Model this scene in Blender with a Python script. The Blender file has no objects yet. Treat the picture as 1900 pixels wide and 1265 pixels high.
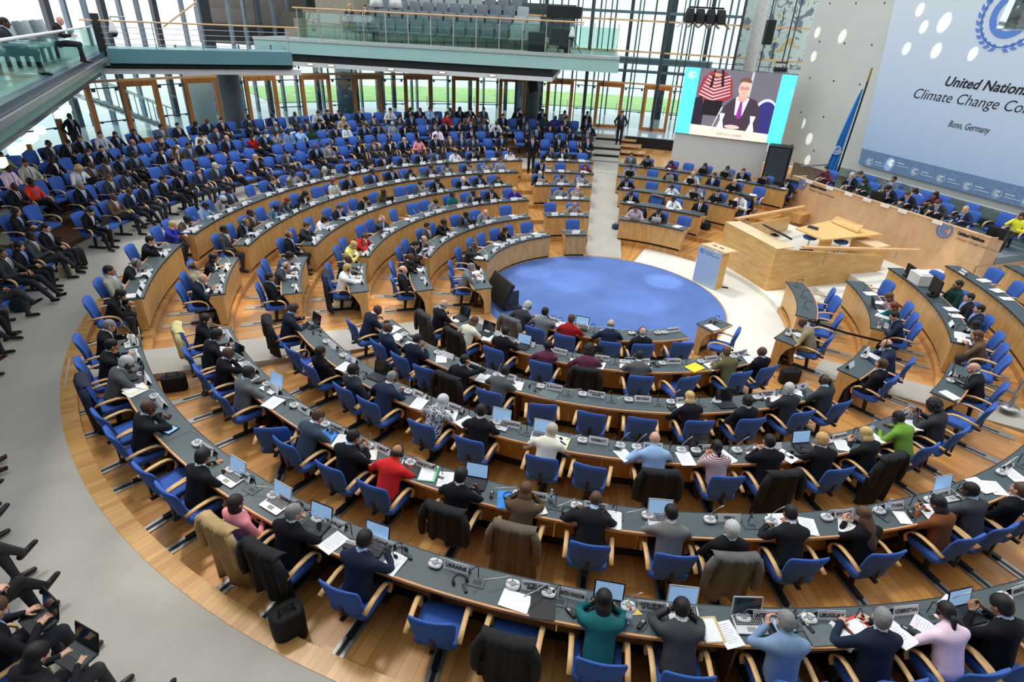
import bpy, math, random, time
import numpy as np
from mathutils import Vector, Matrix, Euler
T0 = time.time()
SC = bpy.context.scene
COL = SC.collection
PI = math.pi
rad = math.radians
rng = random.Random(11)

# ------------------------------------------------------------------ camera, sky, sun, exposure
CAM_X, CAM_Y, CAM_Z = -2.548, -15.424, 6.964
CAM_F, CAM_PITCH, CAM_ROLL = 1082.54, 0.50393, 0.051827        # focal length in pixels of the 1900 wide frame, radians
cd = bpy.data.cameras.new('camera'); cam = bpy.data.objects.new('camera', cd); COL.objects.link(cam)
cd.sensor_width = 36.0; cd.lens = CAM_F * 36.0 / 1900.0; cd.clip_start = 0.1; cd.clip_end = 400
cam.matrix_world = Matrix.Translation((CAM_X, CAM_Y, CAM_Z)) @ Matrix.Rotation(PI / 2 - CAM_PITCH, 4, 'X') @ Matrix.Rotation(CAM_ROLL, 4, 'Z')
SC.camera = cam
w = bpy.data.worlds.new('sky'); SC.world = w; w.use_nodes = True
wn = w.node_tree.nodes; wl = w.node_tree.links
bg = wn['Background']; bg.inputs['Strength'].default_value = 1.45
tc = wn.new('ShaderNodeTexCoord'); sp = wn.new('ShaderNodeSeparateXYZ'); rp = wn.new('ShaderNodeValToRGB')
wl.new(tc.outputs['Generated'], sp.inputs[0]); wl.new(sp.outputs['Z'], rp.inputs[0]); wl.new(rp.outputs[0], bg.inputs['Color'])
rp.color_ramp.elements[0].position = 0.0; rp.color_ramp.elements[0].color = (0.97, 0.99, 1.0, 1)
rp.color_ramp.elements[1].position = 0.9; rp.color_ramp.elements[1].color = (0.88, 0.94, 1.0, 1)
sd = bpy.data.lights.new('sun', 'SUN'); sun = bpy.data.objects.new('sun', sd); COL.objects.link(sun)
sd.energy = 1.1; sd.angle = rad(7); sd.color = (1.0, 0.95, 0.86)
sun.rotation_euler = Vector((0.30, -0.42, -1.0)).to_track_quat('-Z', 'Y').to_euler()
SC.view_settings.view_transform = 'Standard'; SC.view_settings.look = 'None'
SC.view_settings.exposure = 0.1; SC.view_settings.gamma = 1.0; SC.view_settings.use_curve_mapping = False
try:
    SC.cycles.max_bounces = 7; SC.cycles.diffuse_bounces = 3; SC.cycles.glossy_bounces = 3; SC.cycles.transparent_max_bounces = 16
    SC.cycles.transmission_bounces = 4; SC.cycles.caustics_reflective = False; SC.cycles.caustics_refractive = False
except Exception: pass

# ------------------------------------------------------------------ photograph geometry -> place
def ray(u, v):
    x = (u - 950) / CAM_F; y = -(v - 632.5) / CAM_F
    c, s = math.cos(CAM_ROLL), math.sin(CAM_ROLL); x, y = c * x - s * y, s * x + c * y
    return x, math.cos(CAM_PITCH) + y * math.sin(CAM_PITCH), -math.sin(CAM_PITCH) + y * math.cos(CAM_PITCH)
def at(u, v, z):
    dx, dy, dz = ray(u, v); t = (z - CAM_Z) / dz
    return CAM_X + dx * t, CAM_Y + dy * t
def aty(u, v, y):
    dx, dy, dz = ray(u, v); t = (y - CAM_Y) / dy
    return CAM_X + dx * t, CAM_Z + dz * t
def proj(X, Y, Z):
    X -= CAM_X; Y -= CAM_Y; Z -= CAM_Z
    d = Y * math.cos(CAM_PITCH) - Z * math.sin(CAM_PITCH); y = (Y * math.sin(CAM_PITCH) + Z * math.cos(CAM_PITCH)) / d; x = X / d
    c, s = math.cos(-CAM_ROLL), math.sin(-CAM_ROLL); x, y = c * x - s * y, s * x + c * y
    return 950 + CAM_F * x, 632.5 - CAM_F * y, d
def pol(R, a, z=0.0): return Vector((R * math.cos(rad(a)), R * math.sin(rad(a)), z))
def ring_angle(u, v, R, z, lo=-180, hi=180, step=0.25):
    "angle (deg) of the point on the ring R at height z seen nearest to pixel u,v, and how far off"
    best = (1e9, 0)
    a = lo
    while a <= hi:
        X, Y = R * math.cos(rad(a)), R * math.sin(rad(a)); q = proj(X, Y, z)
        if q[2] > 0.5:
            e = math.hypot(q[0] - u, q[1] - v)
            if e < best[0]: best = (e, a)
        a += step
    return best[1], best[0]

# ------------------------------------------------------------------ materials
MATS = {}
def lin(c): return tuple(((x / 255) / 12.92 if x / 255 <= 0.04045 else ((x / 255 + 0.055) / 1.055) ** 2.4) for x in c)
def mat(name, rgb, rough=0.6, metal=0.0, var=0.12, scale=9.0, spec=0.4, emit=None, estr=0.0, bump=0.0, coat=0.0, alpha=None):
    "plain surface whose colour wanders a little with a noise"
    if name in MATS: return MATS[name]
    m = bpy.data.materials.new(name); m.use_nodes = True; MATS[name] = m
    nt = m.node_tree; N = nt.nodes; L = nt.links; b = N['Principled BSDF']
    c = lin(rgb)
    b.inputs['Roughness'].default_value = rough; b.inputs['Metallic'].default_value = metal
    b.inputs['Specular IOR Level'].default_value = spec
    if coat: b.inputs['Coat Weight'].default_value = coat
    t = N.new('ShaderNodeTexCoord'); n = N.new('ShaderNodeTexNoise'); n.inputs['Scale'].default_value = scale; n.inputs['Detail'].default_value = 3
    L.new(t.outputs['Object'], n.inputs['Vector'])
    r = N.new('ShaderNodeValToRGB'); L.new(n.outputs['Fac'], r.inputs['Fac'])
    r.color_ramp.elements[0].position = 0.3; r.color_ramp.elements[1].position = 0.7
    r.color_ramp.elements[0].color = (*[x * (1 - var) for x in c], 1); r.color_ramp.elements[1].color = (*[min(1, x * (1 + var)) for x in c], 1)
    L.new(r.outputs['Color'], b.inputs['Base Color'])
    if emit:
        b.inputs['Emission Color'].default_value = (*lin(emit), 1); b.inputs['Emission Strength'].default_value = estr
    if bump:
        bp = N.new('ShaderNodeBump'); bp.inputs['Strength'].default_value = bump; bp.inputs['Distance'].default_value = 0.01
        L.new(n.outputs['Fac'], bp.inputs['Height']); L.new(bp.outputs[0], b.inputs['Normal'])
    return m
def wood(name, a, bcol, rough=0.35, grain=(1.5, 18, 18), spec=0.4, scale=1.0):
    if name in MATS: return MATS[name]
    m = bpy.data.materials.new(name); m.use_nodes = True; MATS[name] = m
    nt = m.node_tree; N = nt.nodes; L = nt.links; b = N['Principled BSDF']; b.inputs['Roughness'].default_value = rough; b.inputs['Specular IOR Level'].default_value = spec
    t = N.new('ShaderNodeTexCoord'); mp = N.new('ShaderNodeMapping'); mp.inputs['Scale'].default_value = grain
    n = N.new('ShaderNodeTexNoise'); n.inputs['Scale'].default_value = scale; n.inputs['Detail'].default_value = 4; n.inputs['Distortion'].default_value = 0.6
    L.new(t.outputs['Object'], mp.inputs[0]); L.new(mp.outputs[0], n.inputs['Vector'])
    r = N.new('ShaderNodeValToRGB'); r.color_ramp.elements[0].position = 0.32; r.color_ramp.elements[1].position = 0.68
    r.color_ramp.elements[0].color = (*lin(a), 1); r.color_ramp.elements[1].color = (*lin(bcol), 1)
    L.new(n.outputs['Fac'], r.inputs[0]); L.new(r.outputs[0], b.inputs['Base Color'])
    return m
def parquet(name, a, bcol, rough=0.3, count=420.0):
    "boards that run outwards from the middle of the hall"
    if name in MATS: return MATS[name]
    m = bpy.data.materials.new(name); m.use_nodes = True; MATS[name] = m
    nt = m.node_tree; N = nt.nodes; L = nt.links; b = N['Principled BSDF']; b.inputs['Roughness'].default_value = rough
    t = N.new('ShaderNodeTexCoord'); s = N.new('ShaderNodeSeparateXYZ'); L.new(t.outputs['Object'], s.inputs[0])
    def M(op, x, y=None):
        q = N.new('ShaderNodeMath'); q.operation = op
        for i, k in enumerate([x, y]):
            if k is None: continue
            if isinstance(k, (int, float)): q.inputs[i].default_value = k
            else: L.new(k, q.inputs[i])
        return q.outputs[0]
    ang = M('ARCTAN2', s.outputs['Y'], s.outputs['X']); r2 = M('SQRT', M('ADD', M('MULTIPLY', s.outputs['X'], s.outputs['X']), M('MULTIPLY', s.outputs['Y'], s.outputs['Y'])))
    k = M('MULTIPLY', ang, count / 6.2832); fl = M('FLOOR', k); fr = M('FRACT', k)
    cb = N.new('ShaderNodeCombineXYZ'); L.new(fl, cb.inputs[0]); L.new(M('FLOOR', M('ADD', M('MULTIPLY', r2, 0.9), M('MULTIPLY', M('SINE', M('MULTIPLY', fl, 12.7)), 3.0))), cb.inputs[1])
    wn_ = N.new('ShaderNodeTexWhiteNoise'); L.new(cb.outputs[0], wn_.inputs['Vector'])
    c2 = N.new('ShaderNodeCombineXYZ'); L.new(M('MULTIPLY', k, 3.0), c2.inputs[0]); L.new(M('MULTIPLY', r2, 2.0), c2.inputs[1])
    n = N.new('ShaderNodeTexNoise'); n.inputs['Scale'].default_value = 1.0; n.inputs['Detail'].default_value = 3; L.new(c2.outputs[0], n.inputs['Vector'])
    mix = M('ADD', M('MULTIPLY', wn_.outputs['Value'], 0.55), M('MULTIPLY', n.outputs['Fac'], 0.5))
    r = N.new('ShaderNodeValToRGB'); r.color_ramp.elements[0].position = 0.2; r.color_ramp.elements[1].position = 0.85
    r.color_ramp.elements[0].color = (*lin(a), 1); r.color_ramp.elements[1].color = (*lin(bcol), 1)
    L.new(mix, r.inputs[0])
    gap = M('LESS_THAN', fr, 0.06); mx = N.new('ShaderNodeMix'); mx.data_type = 'RGBA'; mx.blend_type = 'MULTIPLY'
    L.new(M('MULTIPLY', gap, 0.45), mx.inputs[0]); L.new(r.outputs[0], mx.inputs[6]); mx.inputs[7].default_value = (0.25, 0.15, 0.08, 1)
    L.new(mx.outputs[2], b.inputs['Base Color'])
    return m
def glass(name, tint=(0.86, 0.95, 0.93), refl=0.12):
    if name in MATS: return MATS[name]
    m = bpy.data.materials.new(name); m.use_nodes = True; MATS[name] = m
    nt = m.node_tree; N = nt.nodes; L = nt.links; N.clear()
    o = N.new('ShaderNodeOutputMaterial'); mx = N.new('ShaderNodeMixShader'); tr = N.new('ShaderNodeBsdfTransparent'); gl = N.new('ShaderNodeBsdfGlossy')
    tr.inputs[0].default_value = (*tint, 1); gl.inputs['Roughness'].default_value = 0.03; gl.inputs[0].default_value = (0.9, 0.95, 1, 1)
    fr = N.new('ShaderNodeLayerWeight'); fr.inputs[0].default_value = 0.25; mu = N.new('ShaderNodeMath'); mu.operation = 'MULTIPLY_ADD'
    L.new(fr.outputs['Fresnel'], mu.inputs[0]); mu.inputs[1].default_value = 0.35; mu.inputs[2].default_value = refl * 0.5
    L.new(mu.outputs[0], mx.inputs[0]); L.new(tr.outputs[0], mx.inputs[1]); L.new(gl.outputs[0], mx.inputs[2]); L.new(mx.outputs[0], o.inputs[0])
    return m

M_CHAIR = mat('chair_fabric', (62, 98, 176), 0.85, var=0.07, scale=30, spec=0.2)
M_ARM = wood('bent_beech', (212, 166, 108), (232, 194, 140), 0.4, (3, 3, 14))
M_BLACK = mat('black_metal', (22, 23, 26), 0.45)
M_PLATE = mat('rail_plate', (165, 166, 165), 0.4, 0.6)
M_TOP = mat('slate_linoleum', (62, 76, 80), 0.42, var=0.05, scale=3, spec=0.5)
M_TOPLINE = mat('slate_joint', (34, 42, 45), 0.5)
M_PANEL = wood('desk_veneer', (196, 148, 86), (218, 174, 112), 0.35, (5, 5, 1.2), scale=2.2)
M_PANELD = wood('dark_veneer', (84, 58, 40), (112, 78, 54), 0.4, (5, 5, 1.2), scale=2.2)
M_EDGE = wood('desk_edge', (190, 134, 84), (214, 160, 108), 0.4)
M_FLOORW = parquet('parquet', (180, 124, 66), (214, 160, 96), 0.28)
M_CURB = parquet('curb_wood', (188, 136, 76), (220, 172, 108), count=900)
M_CARPET = mat('grey_carpet', (180, 175, 166), 0.95, var=0.05, scale=2.2, spec=0.1)
M_WHITEF = mat('white_carpet', (226, 224, 214), 0.9, var=0.03, scale=2, spec=0.1)
M_DISK = mat('blue_carpet', (94, 120, 180), 0.95, var=0.13, scale=0.9, spec=0.1)
M_STONE = mat('foyer_stone', (190, 205, 218), 0.14, var=0.06, scale=0.6, spec=0.6)
M_SOFF = mat('white_soffit', (222, 224, 224), 0.6, var=0.03)
M_TEAL = mat('teal_fascia', (96, 142, 148), 0.35, var=0.04, scale=1)
M_TEALL = mat('pale_teal_fascia', (168, 208, 204), 0.3, var=0.04, scale=1)
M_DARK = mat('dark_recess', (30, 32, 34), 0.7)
M_STEEL = mat('brushed_steel', (176, 180, 182), 0.3, 0.8, var=0.05)
M_DSTEEL = mat('dark_steel', (62, 68, 76), 0.45, 0.2, var=0.08)
M_BSTEEL = mat('blue_grey_steel', (112, 128, 142), 0.45, 0.1, var=0.1, scale=2)
M_COLUMN = mat('painted_column', (104, 112, 114), 0.4, var=0.08, scale=1.5)
M_DOORW = wood('door_oak', (160, 98, 46), (190, 124, 62), 0.35, (6, 6, 1))
M_HAND = wood('handrail_beech', (206, 164, 112), (222, 184, 134), 0.35)
M_GLASS = glass('clear_glass')
M_GGLASS = glass('green_glass', (0.72, 0.88, 0.84), 0.2)
M_WALL = mat('fair_concrete', (204, 208, 202), 0.5, var=0.05, scale=0.5)
M_PAPER = mat('paper', (238, 238, 240), 0.8, var=0.02, scale=40)
M_PLATEG = mat('plate_grey', (234, 232, 236), 0.5, var=0.02)
M_PLATEW = mat('plate_white', (240, 240, 240), 0.5, var=0.02)
M_INK = mat('ink', (28, 26, 30), 0.6)
M_MICG = mat('console_grey', (214, 214, 212), 0.4, var=0.03)
M_MICD = mat('console_speaker', (150, 148, 146), 0.6, var=0.1, scale=200)
M_MICB = mat('console_blue', (70, 80, 170), 0.4)
M_ROD = mat('mic_rod', (190, 190, 188), 0.35, 0.4)
M_ALU = mat('aluminium', (206, 208, 210), 0.35, 0.5, var=0.03)
M_KEY = mat('keys', (36, 38, 42), 0.5)
M_SCR = mat('screen_lit', (120, 160, 205), 0.3, emit=(150, 185, 220), estr=0.55, var=0.1, scale=25)
M_SCRD = mat('screen_dark', (28, 36, 42), 0.12, spec=0.8)
M_LEATH = mat('black_bag', (24, 25, 28), 0.6, var=0.2)

# ------------------------------------------------------------------ mesh helpers
class MB:
    def __init__(s): s.v = []; s.f = []; s.m = []
    def add(s, vs, fs, mi=0):
        o = len(s.v); s.v.extend([tuple(v) for v in vs]); s.f.extend([tuple(i + o for i in f) for f in fs]); s.m.extend([mi] * len(fs)); return s
    def box(s, c, d, mi=0, rot=None, taper=1.0):
        hx, hy, hz = d[0] / 2, d[1] / 2, d[2] / 2
        vs = [Vector((x * (taper if z > 0 else 1), y * (taper if z > 0 else 1), z)) for z in (-hz, hz) for x, y in ((-hx, -hy), (hx, -hy), (hx, hy), (-hx, hy))]
        if rot is not None:
            R = rot if isinstance(rot, Matrix) else Euler(rot).to_matrix()
            vs = [R @ v for v in vs]
        c = Vector(c); vs = [v + c for v in vs]
        return s.add(vs, [(3, 2, 1, 0), (4, 5, 6, 7), (0, 1, 5, 4), (1, 2, 6, 5), (2, 3, 7, 6), (3, 0, 4, 7)], mi)
    def rbox(s, c, d, r, mi=0, rot=None, n=4):
        "slab with rounded vertical corners"
        hx, hy, hz = d[0] / 2 - r, d[1] / 2 - r, d[2] / 2
        ring = []
        for cx, cy, a0 in ((hx, hy, 0), (-hx, hy, 90), (-hx, -hy, 180), (hx, -hy, 270)):
            for k in range(n + 1):
                a = rad(a0 + 90 * k / n); ring.append((cx + r * math.cos(a), cy + r * math.sin(a)))
        b = min(r, hz) * 0.35; m = len(ring); vs = []
        for z, sh in ((-hz, b), (-hz + b, 0), (hz - b, 0), (hz, b)):
            for x, y in ring: vs.append(Vector((x * (1 - sh / (d[0] / 2)), y * (1 - sh / (d[1] / 2)), z)))
        if rot is not None:
            R = rot if isinstance(rot, Matrix) else Euler(rot).to_matrix(); vs = [R @ v for v in vs]
        c = Vector(c); vs = [v + c for v in vs]
        fs = [tuple(range(m - 1, -1, -1)), tuple(range(3 * m, 4 * m))]
        for l in range(3):
            for k in range(m): fs.append((l * m + k, l * m + (k + 1) % m, (l + 1) * m + (k + 1) % m, (l + 1) * m + k))
        return s.add(vs, fs, mi)
    def prism(s, poly, z0, z1, mi=0):
        n = len(poly); vs = [(x, y, z0) for x, y in poly] + [(x, y, z1) for x, y in poly]
        fs = [tuple(range(n - 1, -1, -1)), tuple(range(n, 2 * n))] + [(i, (i + 1) % n, n + (i + 1) % n, n + i) for i in range(n)]
        return s.add(vs, fs, mi)
    def arc(s, r0, r1, a0, a1, z0, z1, mi=0, step=2.0, caps=True):
        "ring segment; angles in degrees, a0 < a1, each may be (at r0, at r1); z may be (at r0, at r1)"
        a0 = a0 if isinstance(a0, tuple) else (a0, a0); a1 = a1 if isinstance(a1, tuple) else (a1, a1)
        z0 = z0 if isinstance(z0, tuple) else (z0, z0); z1 = z1 if isinstance(z1, tuple) else (z1, z1)
        n = max(1, int(math.ceil((a1[0] - a0[0]) / step))); vs = []
        for i in range(n + 1):
            t = i / n; ai = rad(a0[0] + (a1[0] - a0[0]) * t); ao = rad(a0[1] + (a1[1] - a0[1]) * t)
            for r, a, zz in ((r0, ai, (z0[0], z1[0])), (r1, ao, (z0[1], z1[1]))):
                for z in zz: vs.append((r * math.cos(a), r * math.sin(a), z))
        fs = []
        for i in range(n):
            o = 4 * i; q = o + 4
            fs += [(o + 1, o + 3, q + 3, q + 1), (o, q, q + 2, o + 2), (o, o + 1, q + 1, q), (o + 2, q + 2, q + 3, o + 3)]
        if caps: fs += [(0, 2, 3, 1), (4 * n, 4 * n + 1, 4 * n + 3, 4 * n + 2)]
        return s.add(vs, fs, mi)
    def tube(s, pts, r, n=8, mi=0, caps=True):
        pts = [Vector(p) for p in pts]; rr = r if isinstance(r, (list, tuple)) else [r] * len(pts)
        t0 = (pts[1] - pts[0]).normalized(); up = Vector((0, 0, 1)) if abs(t0.z) < 0.9 else Vector((1, 0, 0))
        x = t0.cross(up).normalized(); vs = []
        for i, p in enumerate(pts):
            t = (pts[min(i + 1, len(pts) - 1)] - pts[max(i - 1, 0)]).normalized()
            x = (x - t * x.dot(t)).normalized(); y = t.cross(x)
            for k in range(n):
                a = 2 * PI * k / n; vs.append(p + (x * math.cos(a) + y * math.sin(a)) * rr[i])
        fs = []
        for i in range(len(pts) - 1):
            for k in range(n): fs.append((i * n + k, i * n + (k + 1) % n, (i + 1) * n + (k + 1) % n, (i + 1) * n + k))
        if caps: fs += [tuple(range(n - 1, -1, -1)), tuple((len(pts) - 1) * n + k for k in range(n))]
        return s.add(vs, fs, mi)
    def strip(s, pts, wid, th, side=Vector((1, 0, 0)), mi=0):
        "flat bent bar: pts run along it, side is the width direction"
        pts = [Vector(p) for p in pts]; vs = []; n = len(pts)
        for i, p in enumerate(pts):
            t = (pts[min(i + 1, n - 1)] - pts[max(i - 1, 0)]).normalized(); nn = t.cross(side).normalized()
            for a, b in ((-1, -1), (1, -1), (1, 1), (-1, 1)): vs.append(p + side * (a * wid / 2) + nn * (b * th / 2))
        fs = [(3, 2, 1, 0), tuple(4 * (n - 1) + k for k in range(4))]
        for i in range(n - 1):
            for k in range(4): fs.append((4 * i + k, 4 * i + (k + 1) % 4, 4 * i + 4 + (k + 1) % 4, 4 * i + 4 + k))
        return s.add(vs, fs, mi)
    def lathe(s, prof, n=16, c=(0, 0, 0), mi=0):
        vs = []; fs = []
        for r, z in prof:
            for k in range(n): a = 2 * PI * k / n; vs.append((c[0] + r * math.cos(a), c[1] + r * math.sin(a), c[2] + z))
        for i in range(len(prof) - 1):
            for k in range(n): fs.append((i * n + k, i * n + (k + 1) % n, (i + 1) * n + (k + 1) % n, (i + 1) * n + k))
        fs += [tuple(range(n - 1, -1, -1)), tuple((len(prof) - 1) * n + k for k in range(n))]
        return s.add(vs, fs, mi)
    def ell(s, c, r, mi=0, n=10, m=7):
        vs = []; fs = []
        for i in range(m + 1):
            t = PI * i / m
            for k in range(n):
                a = 2 * PI * k / n; vs.append((c[0] + r[0] * math.sin(t) * math.cos(a), c[1] + r[1] * math.sin(t) * math.sin(a), c[2] + r[2] * math.cos(t)))
        for i in range(m):
            for k in range(n): fs.append((i * n + k, (i + 1) * n + k, (i + 1) * n + (k + 1) % n, i * n + (k + 1) % n))
        return s.add(vs, fs, mi)
    def mesh(s, name, mats, smooth=False):
        me = bpy.data.meshes.new(name); me.from_pydata(s.v, [], s.f)
        for m in (mats if isinstance(mats, (list, tuple)) else [mats]): me.materials.append(m)
        if len(set(s.m)) > 1: me.polygons.foreach_set('material_index', s.m)
        if smooth: me.polygons.foreach_set('use_smooth', [True] * len(me.polygons))
        me.update(); return me
def link(name, me, parent=None, loc=None, rot=None):
    o = bpy.data.objects.new(name, me); COL.objects.link(o)
    if parent is not None: o.parent = parent
    if loc is not None: o.location = loc
    if rot is not None: o.rotation_euler = rot
    return o
def tag(o, label=None, cat=None, group=None, kind=None):
    if label: o['label'] = label
    if cat: o['category'] = cat
    if group: o['group'] = group
    if kind: o['kind'] = kind
    return o
def struct(name, mb, m, smooth=False):
    return tag(link(name, mb.mesh(name, m, smooth)), kind='structure')
def empty(name, loc, rz=0.0):
    o = bpy.data.objects.new(name, None); COL.objects.link(o); o.location = loc; o.rotation_euler = (0, 0, rz); o.empty_display_size = 0.1
    return o
ORD = 'first second third fourth fifth sixth seventh eighth ninth tenth eleventh twelfth thirteenth fourteenth fifteenth sixteenth seventeenth eighteenth nineteenth twentieth'.split()
TENS = {20: 'twenty', 30: 'thirty', 40: 'forty', 50: 'fifty', 60: 'sixty', 70: 'seventy'}
def ordinal(n):
    if n <= 20: return ORD[n - 1]
    t, u = n // 10 * 10, n % 10
    return TENS[t][:-1] + 'ieth' if u == 0 else TENS[t] + '-' + ORD[u - 1]
# ------------------------------------------------------------------ bodies: distance fields turned into one continuous skin
def surfnet(F, org, h):
    S = F < 0
    c = [S[i:S.shape[0] - 1 + i, j:S.shape[1] - 1 + j, k:S.shape[2] - 1 + k] for i in (0, 1) for j in (0, 1) for k in (0, 1)]
    allin = c[0].copy(); anyin = c[0].copy()
    for q in c[1:]: allin &= q; anyin |= q
    act = anyin & ~allin
    I, J, K = np.nonzero(act); n = len(I)
    idx = -np.ones(act.shape, dtype=np.int64); idx[I, J, K] = np.arange(n)
    P = np.zeros((n, 3)); W = np.zeros(n)
    corners = [(i, j, k) for i in (0, 1) for j in (0, 1) for k in (0, 1)]
    for a in range(8):
        for b in range(a + 1, 8):
            ca, cb = corners[a], corners[b]
            if sum(abs(x - y) for x, y in zip(ca, cb)) != 1: continue
            fa = F[I + ca[0], J + ca[1], K + ca[2]]; fb = F[I + cb[0], J + cb[1], K + cb[2]]
            m = (fa < 0) != (fb < 0)
            t = np.where(m, fa / np.where(m, fa - fb, 1), 0)
            for d in range(3): P[:, d] += np.where(m, ca[d] + t * (cb[d] - ca[d]), 0)
            W += m
    P /= W[:, None]; P += np.stack([I, J, K], 1)
    quads = []
    for ax in range(3):
        sl0 = [slice(1, -1)] * 3; sl1 = [slice(1, -1)] * 3; sl0[ax] = slice(0, -1); sl1[ax] = slice(1, None)
        A = S[tuple(sl0)]; B = S[tuple(sl1)]
        for flip, mm in ((0, A & ~B), (1, ~A & B)):
            e = np.array(np.nonzero(mm)).T
            if len(e) == 0: continue
            e = e + np.array([0 if d == ax else 1 for d in range(3)])
            u, v = [(1, 2), (2, 0), (0, 1)][ax]
            def cell(du, dv):
                q = e.copy(); q[:, u] -= du; q[:, v] -= dv; return idx[q[:, 0], q[:, 1], q[:, 2]]
            q = np.stack([cell(1, 1), cell(0, 1), cell(0, 0), cell(1, 0)], 1)
            if flip: q = q[:, ::-1]
            quads.append(q)
    Q = np.concatenate(quads) if quads else np.zeros((0, 4), int)
    return P * h + org, Q
class Field:
    def __init__(s, lo, hi, h):
        s.h = h; s.org = np.array(lo, float); n = [int(math.ceil((b - a) / h)) + 1 for a, b in zip(lo, hi)]
        s.ax = [s.org[d] + np.arange(n[d]) * h for d in range(3)]
        s.F = np.full(n, 1.0, dtype=np.float32); s.B = np.full(n, 1e3, dtype=np.float32); s.M = np.zeros(n, dtype=np.int8)
    def put(s, lo, hi, fn, mid, k=0.02, cut=False):
        sl = []
        for d in range(3):
            a = max(0, int((lo[d] - s.org[d]) / s.h)); b = min(len(s.ax[d]), int((hi[d] - s.org[d]) / s.h) + 2)
            if b <= a: return
            sl.append(slice(a, b))
        sl = tuple(sl); X, Y, Z = np.meshgrid(*[s.ax[d][sl[d]] for d in range(3)], indexing='ij', sparse=True)
        D = fn(X, Y, Z); F = s.F[sl]
        if cut:
            hh = np.clip(0.5 - 0.5 * (F + D) / k, 0, 1); s.F[sl] = F * (1 - hh) - D * hh + k * hh * (1 - hh); return
        hh = np.clip(0.5 + 0.5 * (F - D) / k, 0, 1); s.F[sl] = F * (1 - hh) + D * hh - k * hh * (1 - hh)
        b = s.B[sl]; m = D < b; s.B[sl] = np.where(m, D, b); s.M[sl] = np.where(m, mid, s.M[sl])
    def cone(s, a, b, ra, rb, mid, k=0.02, flat=None):
        a = np.array(a, float); b = np.array(b, float); d = b - a; L2 = max(float(d @ d), 1e-9); pad = max(ra, rb) + 3 * k
        def fn(X, Y, Z):
            px, py, pz = X - a[0], Y - a[1], Z - a[2]
            t = np.clip((px * d[0] + py * d[1] + pz * d[2]) / L2, 0, 1)
            qx, qy, qz = px - t * d[0], py - t * d[1], pz - t * d[2]
            if flat is not None:
                nv, f = flat; w = qx * nv[0] + qy * nv[1] + qz * nv[2]; g = (f - 1) * w
                qx = qx + g * nv[0]; qy = qy + g * nv[1]; qz = qz + g * nv[2]
            return np.sqrt(qx * qx + qy * qy + qz * qz) - (ra + (rb - ra) * t)
        s.put(np.minimum(a, b) - pad, np.maximum(a, b) + pad, fn, mid, k)
    def ell(s, c, r, mid, k=0.02, R=None, cut=False):
        c = np.array(c, float); rm = min(r); pad = max(r) + 3 * k
        Rm = np.array(R) if R is not None else np.eye(3)
        def fn(X, Y, Z):
            px, py, pz = X - c[0], Y - c[1], Z - c[2]
            x = (px * Rm[0, 0] + py * Rm[1, 0] + pz * Rm[2, 0]) / r[0]; y = (px * Rm[0, 1] + py * Rm[1, 1] + pz * Rm[2, 1]) / r[1]; z = (px * Rm[0, 2] + py * Rm[1, 2] + pz * Rm[2, 2]) / r[2]
            q = np.sqrt(x * x + y * y + z * z); return (q - 1) * (rm + (max(r) - rm) * 0.35)
        s.put(c - pad, c + pad, fn, mid, k, cut)
    def skin(s):
        P, Q = surfnet(s.F, s.org, s.h)
        cen = P[Q].mean(1); ii = [np.clip(np.rint((cen[:, d] - s.org[d]) / s.h).astype(int), 0, s.F.shape[d] - 1) for d in range(3)]
        return P, Q, s.M[ii[0], ii[1], ii[2]], cen
SKIN, JACK, TROU, SHOE, SHIRT, EYE, LIP, TIE = range(8)
def nz(v): v = np.array(v, float); return v / max(np.linalg.norm(v), 1e-9)
def joint(a, b, l1, l2, pole):
    a = np.array(a, float); b = np.array(b, float); d = b - a; L = min(np.linalg.norm(d), (l1 + l2) * 0.995); u = nz(d)
    b = a + u * L; x = (l1 * l1 - l2 * l2 + L * L) / (2 * L); hh = math.sqrt(max(l1 * l1 - x * x, 0))
    p = np.array(pole, float); p = nz(p - u * (p @ u)); return a + u * x + p * hh, b
def rot_zx(yaw, pitch, roll=0.0):
    return np.array((Matrix.Rotation(yaw, 3, 'Z') @ Matrix.Rotation(-pitch, 3, 'X') @ Matrix.Rotation(roll, 3, 'Y')))
def add_head(f, c, R):
    "c = head centre, R = 3x3 (y forward)"
    def w(p): return c + R @ np.array(p, float)
    f.ell(w((0, -0.012, 0.02)), (0.075, 0.093, 0.088), SKIN, 0.02, R)
    f.ell(w((0, 0.022, -0.035)), (0.056, 0.066, 0.078), SKIN, 0.025, R)
    f.ell(w((0, 0.055, -0.095)), (0.026, 0.024, 0.02), SKIN, 0.02, R)
    f.cone(w((0, 0.088, -0.002)), w((0, 0.108, -0.036)), 0.008, 0.013, SKIN, 0.008)
    f.cone(w((-0.03, 0.078, 0.022)), w((0.03, 0.078, 0.022)), 0.011, 0.011, SKIN, 0.012)
    f.cone(w((-0.02, 0.082, -0.066)), w((0.02, 0.082, -0.066)), 0.008, 0.008, SKIN, 0.008)
    for sx in (-1, 1):
        f.ell(w((sx * 0.077, -0.008, -0.012)), (0.010, 0.020, 0.032), SKIN, 0.006, R)
        f.ell(w((sx * 0.043, 0.062, -0.03)), (0.022, 0.02, 0.018), SKIN, 0.02, R)
        f.ell(w((sx * 0.03, 0.098, 0.003)), (0.015, 0.014, 0.010), SKIN, 0.008, R, cut=True)
        f.ell(w((sx * 0.03, 0.078, 0.002)), (0.014, 0.012, 0.010), SKIN, 0.004, R)
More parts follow.
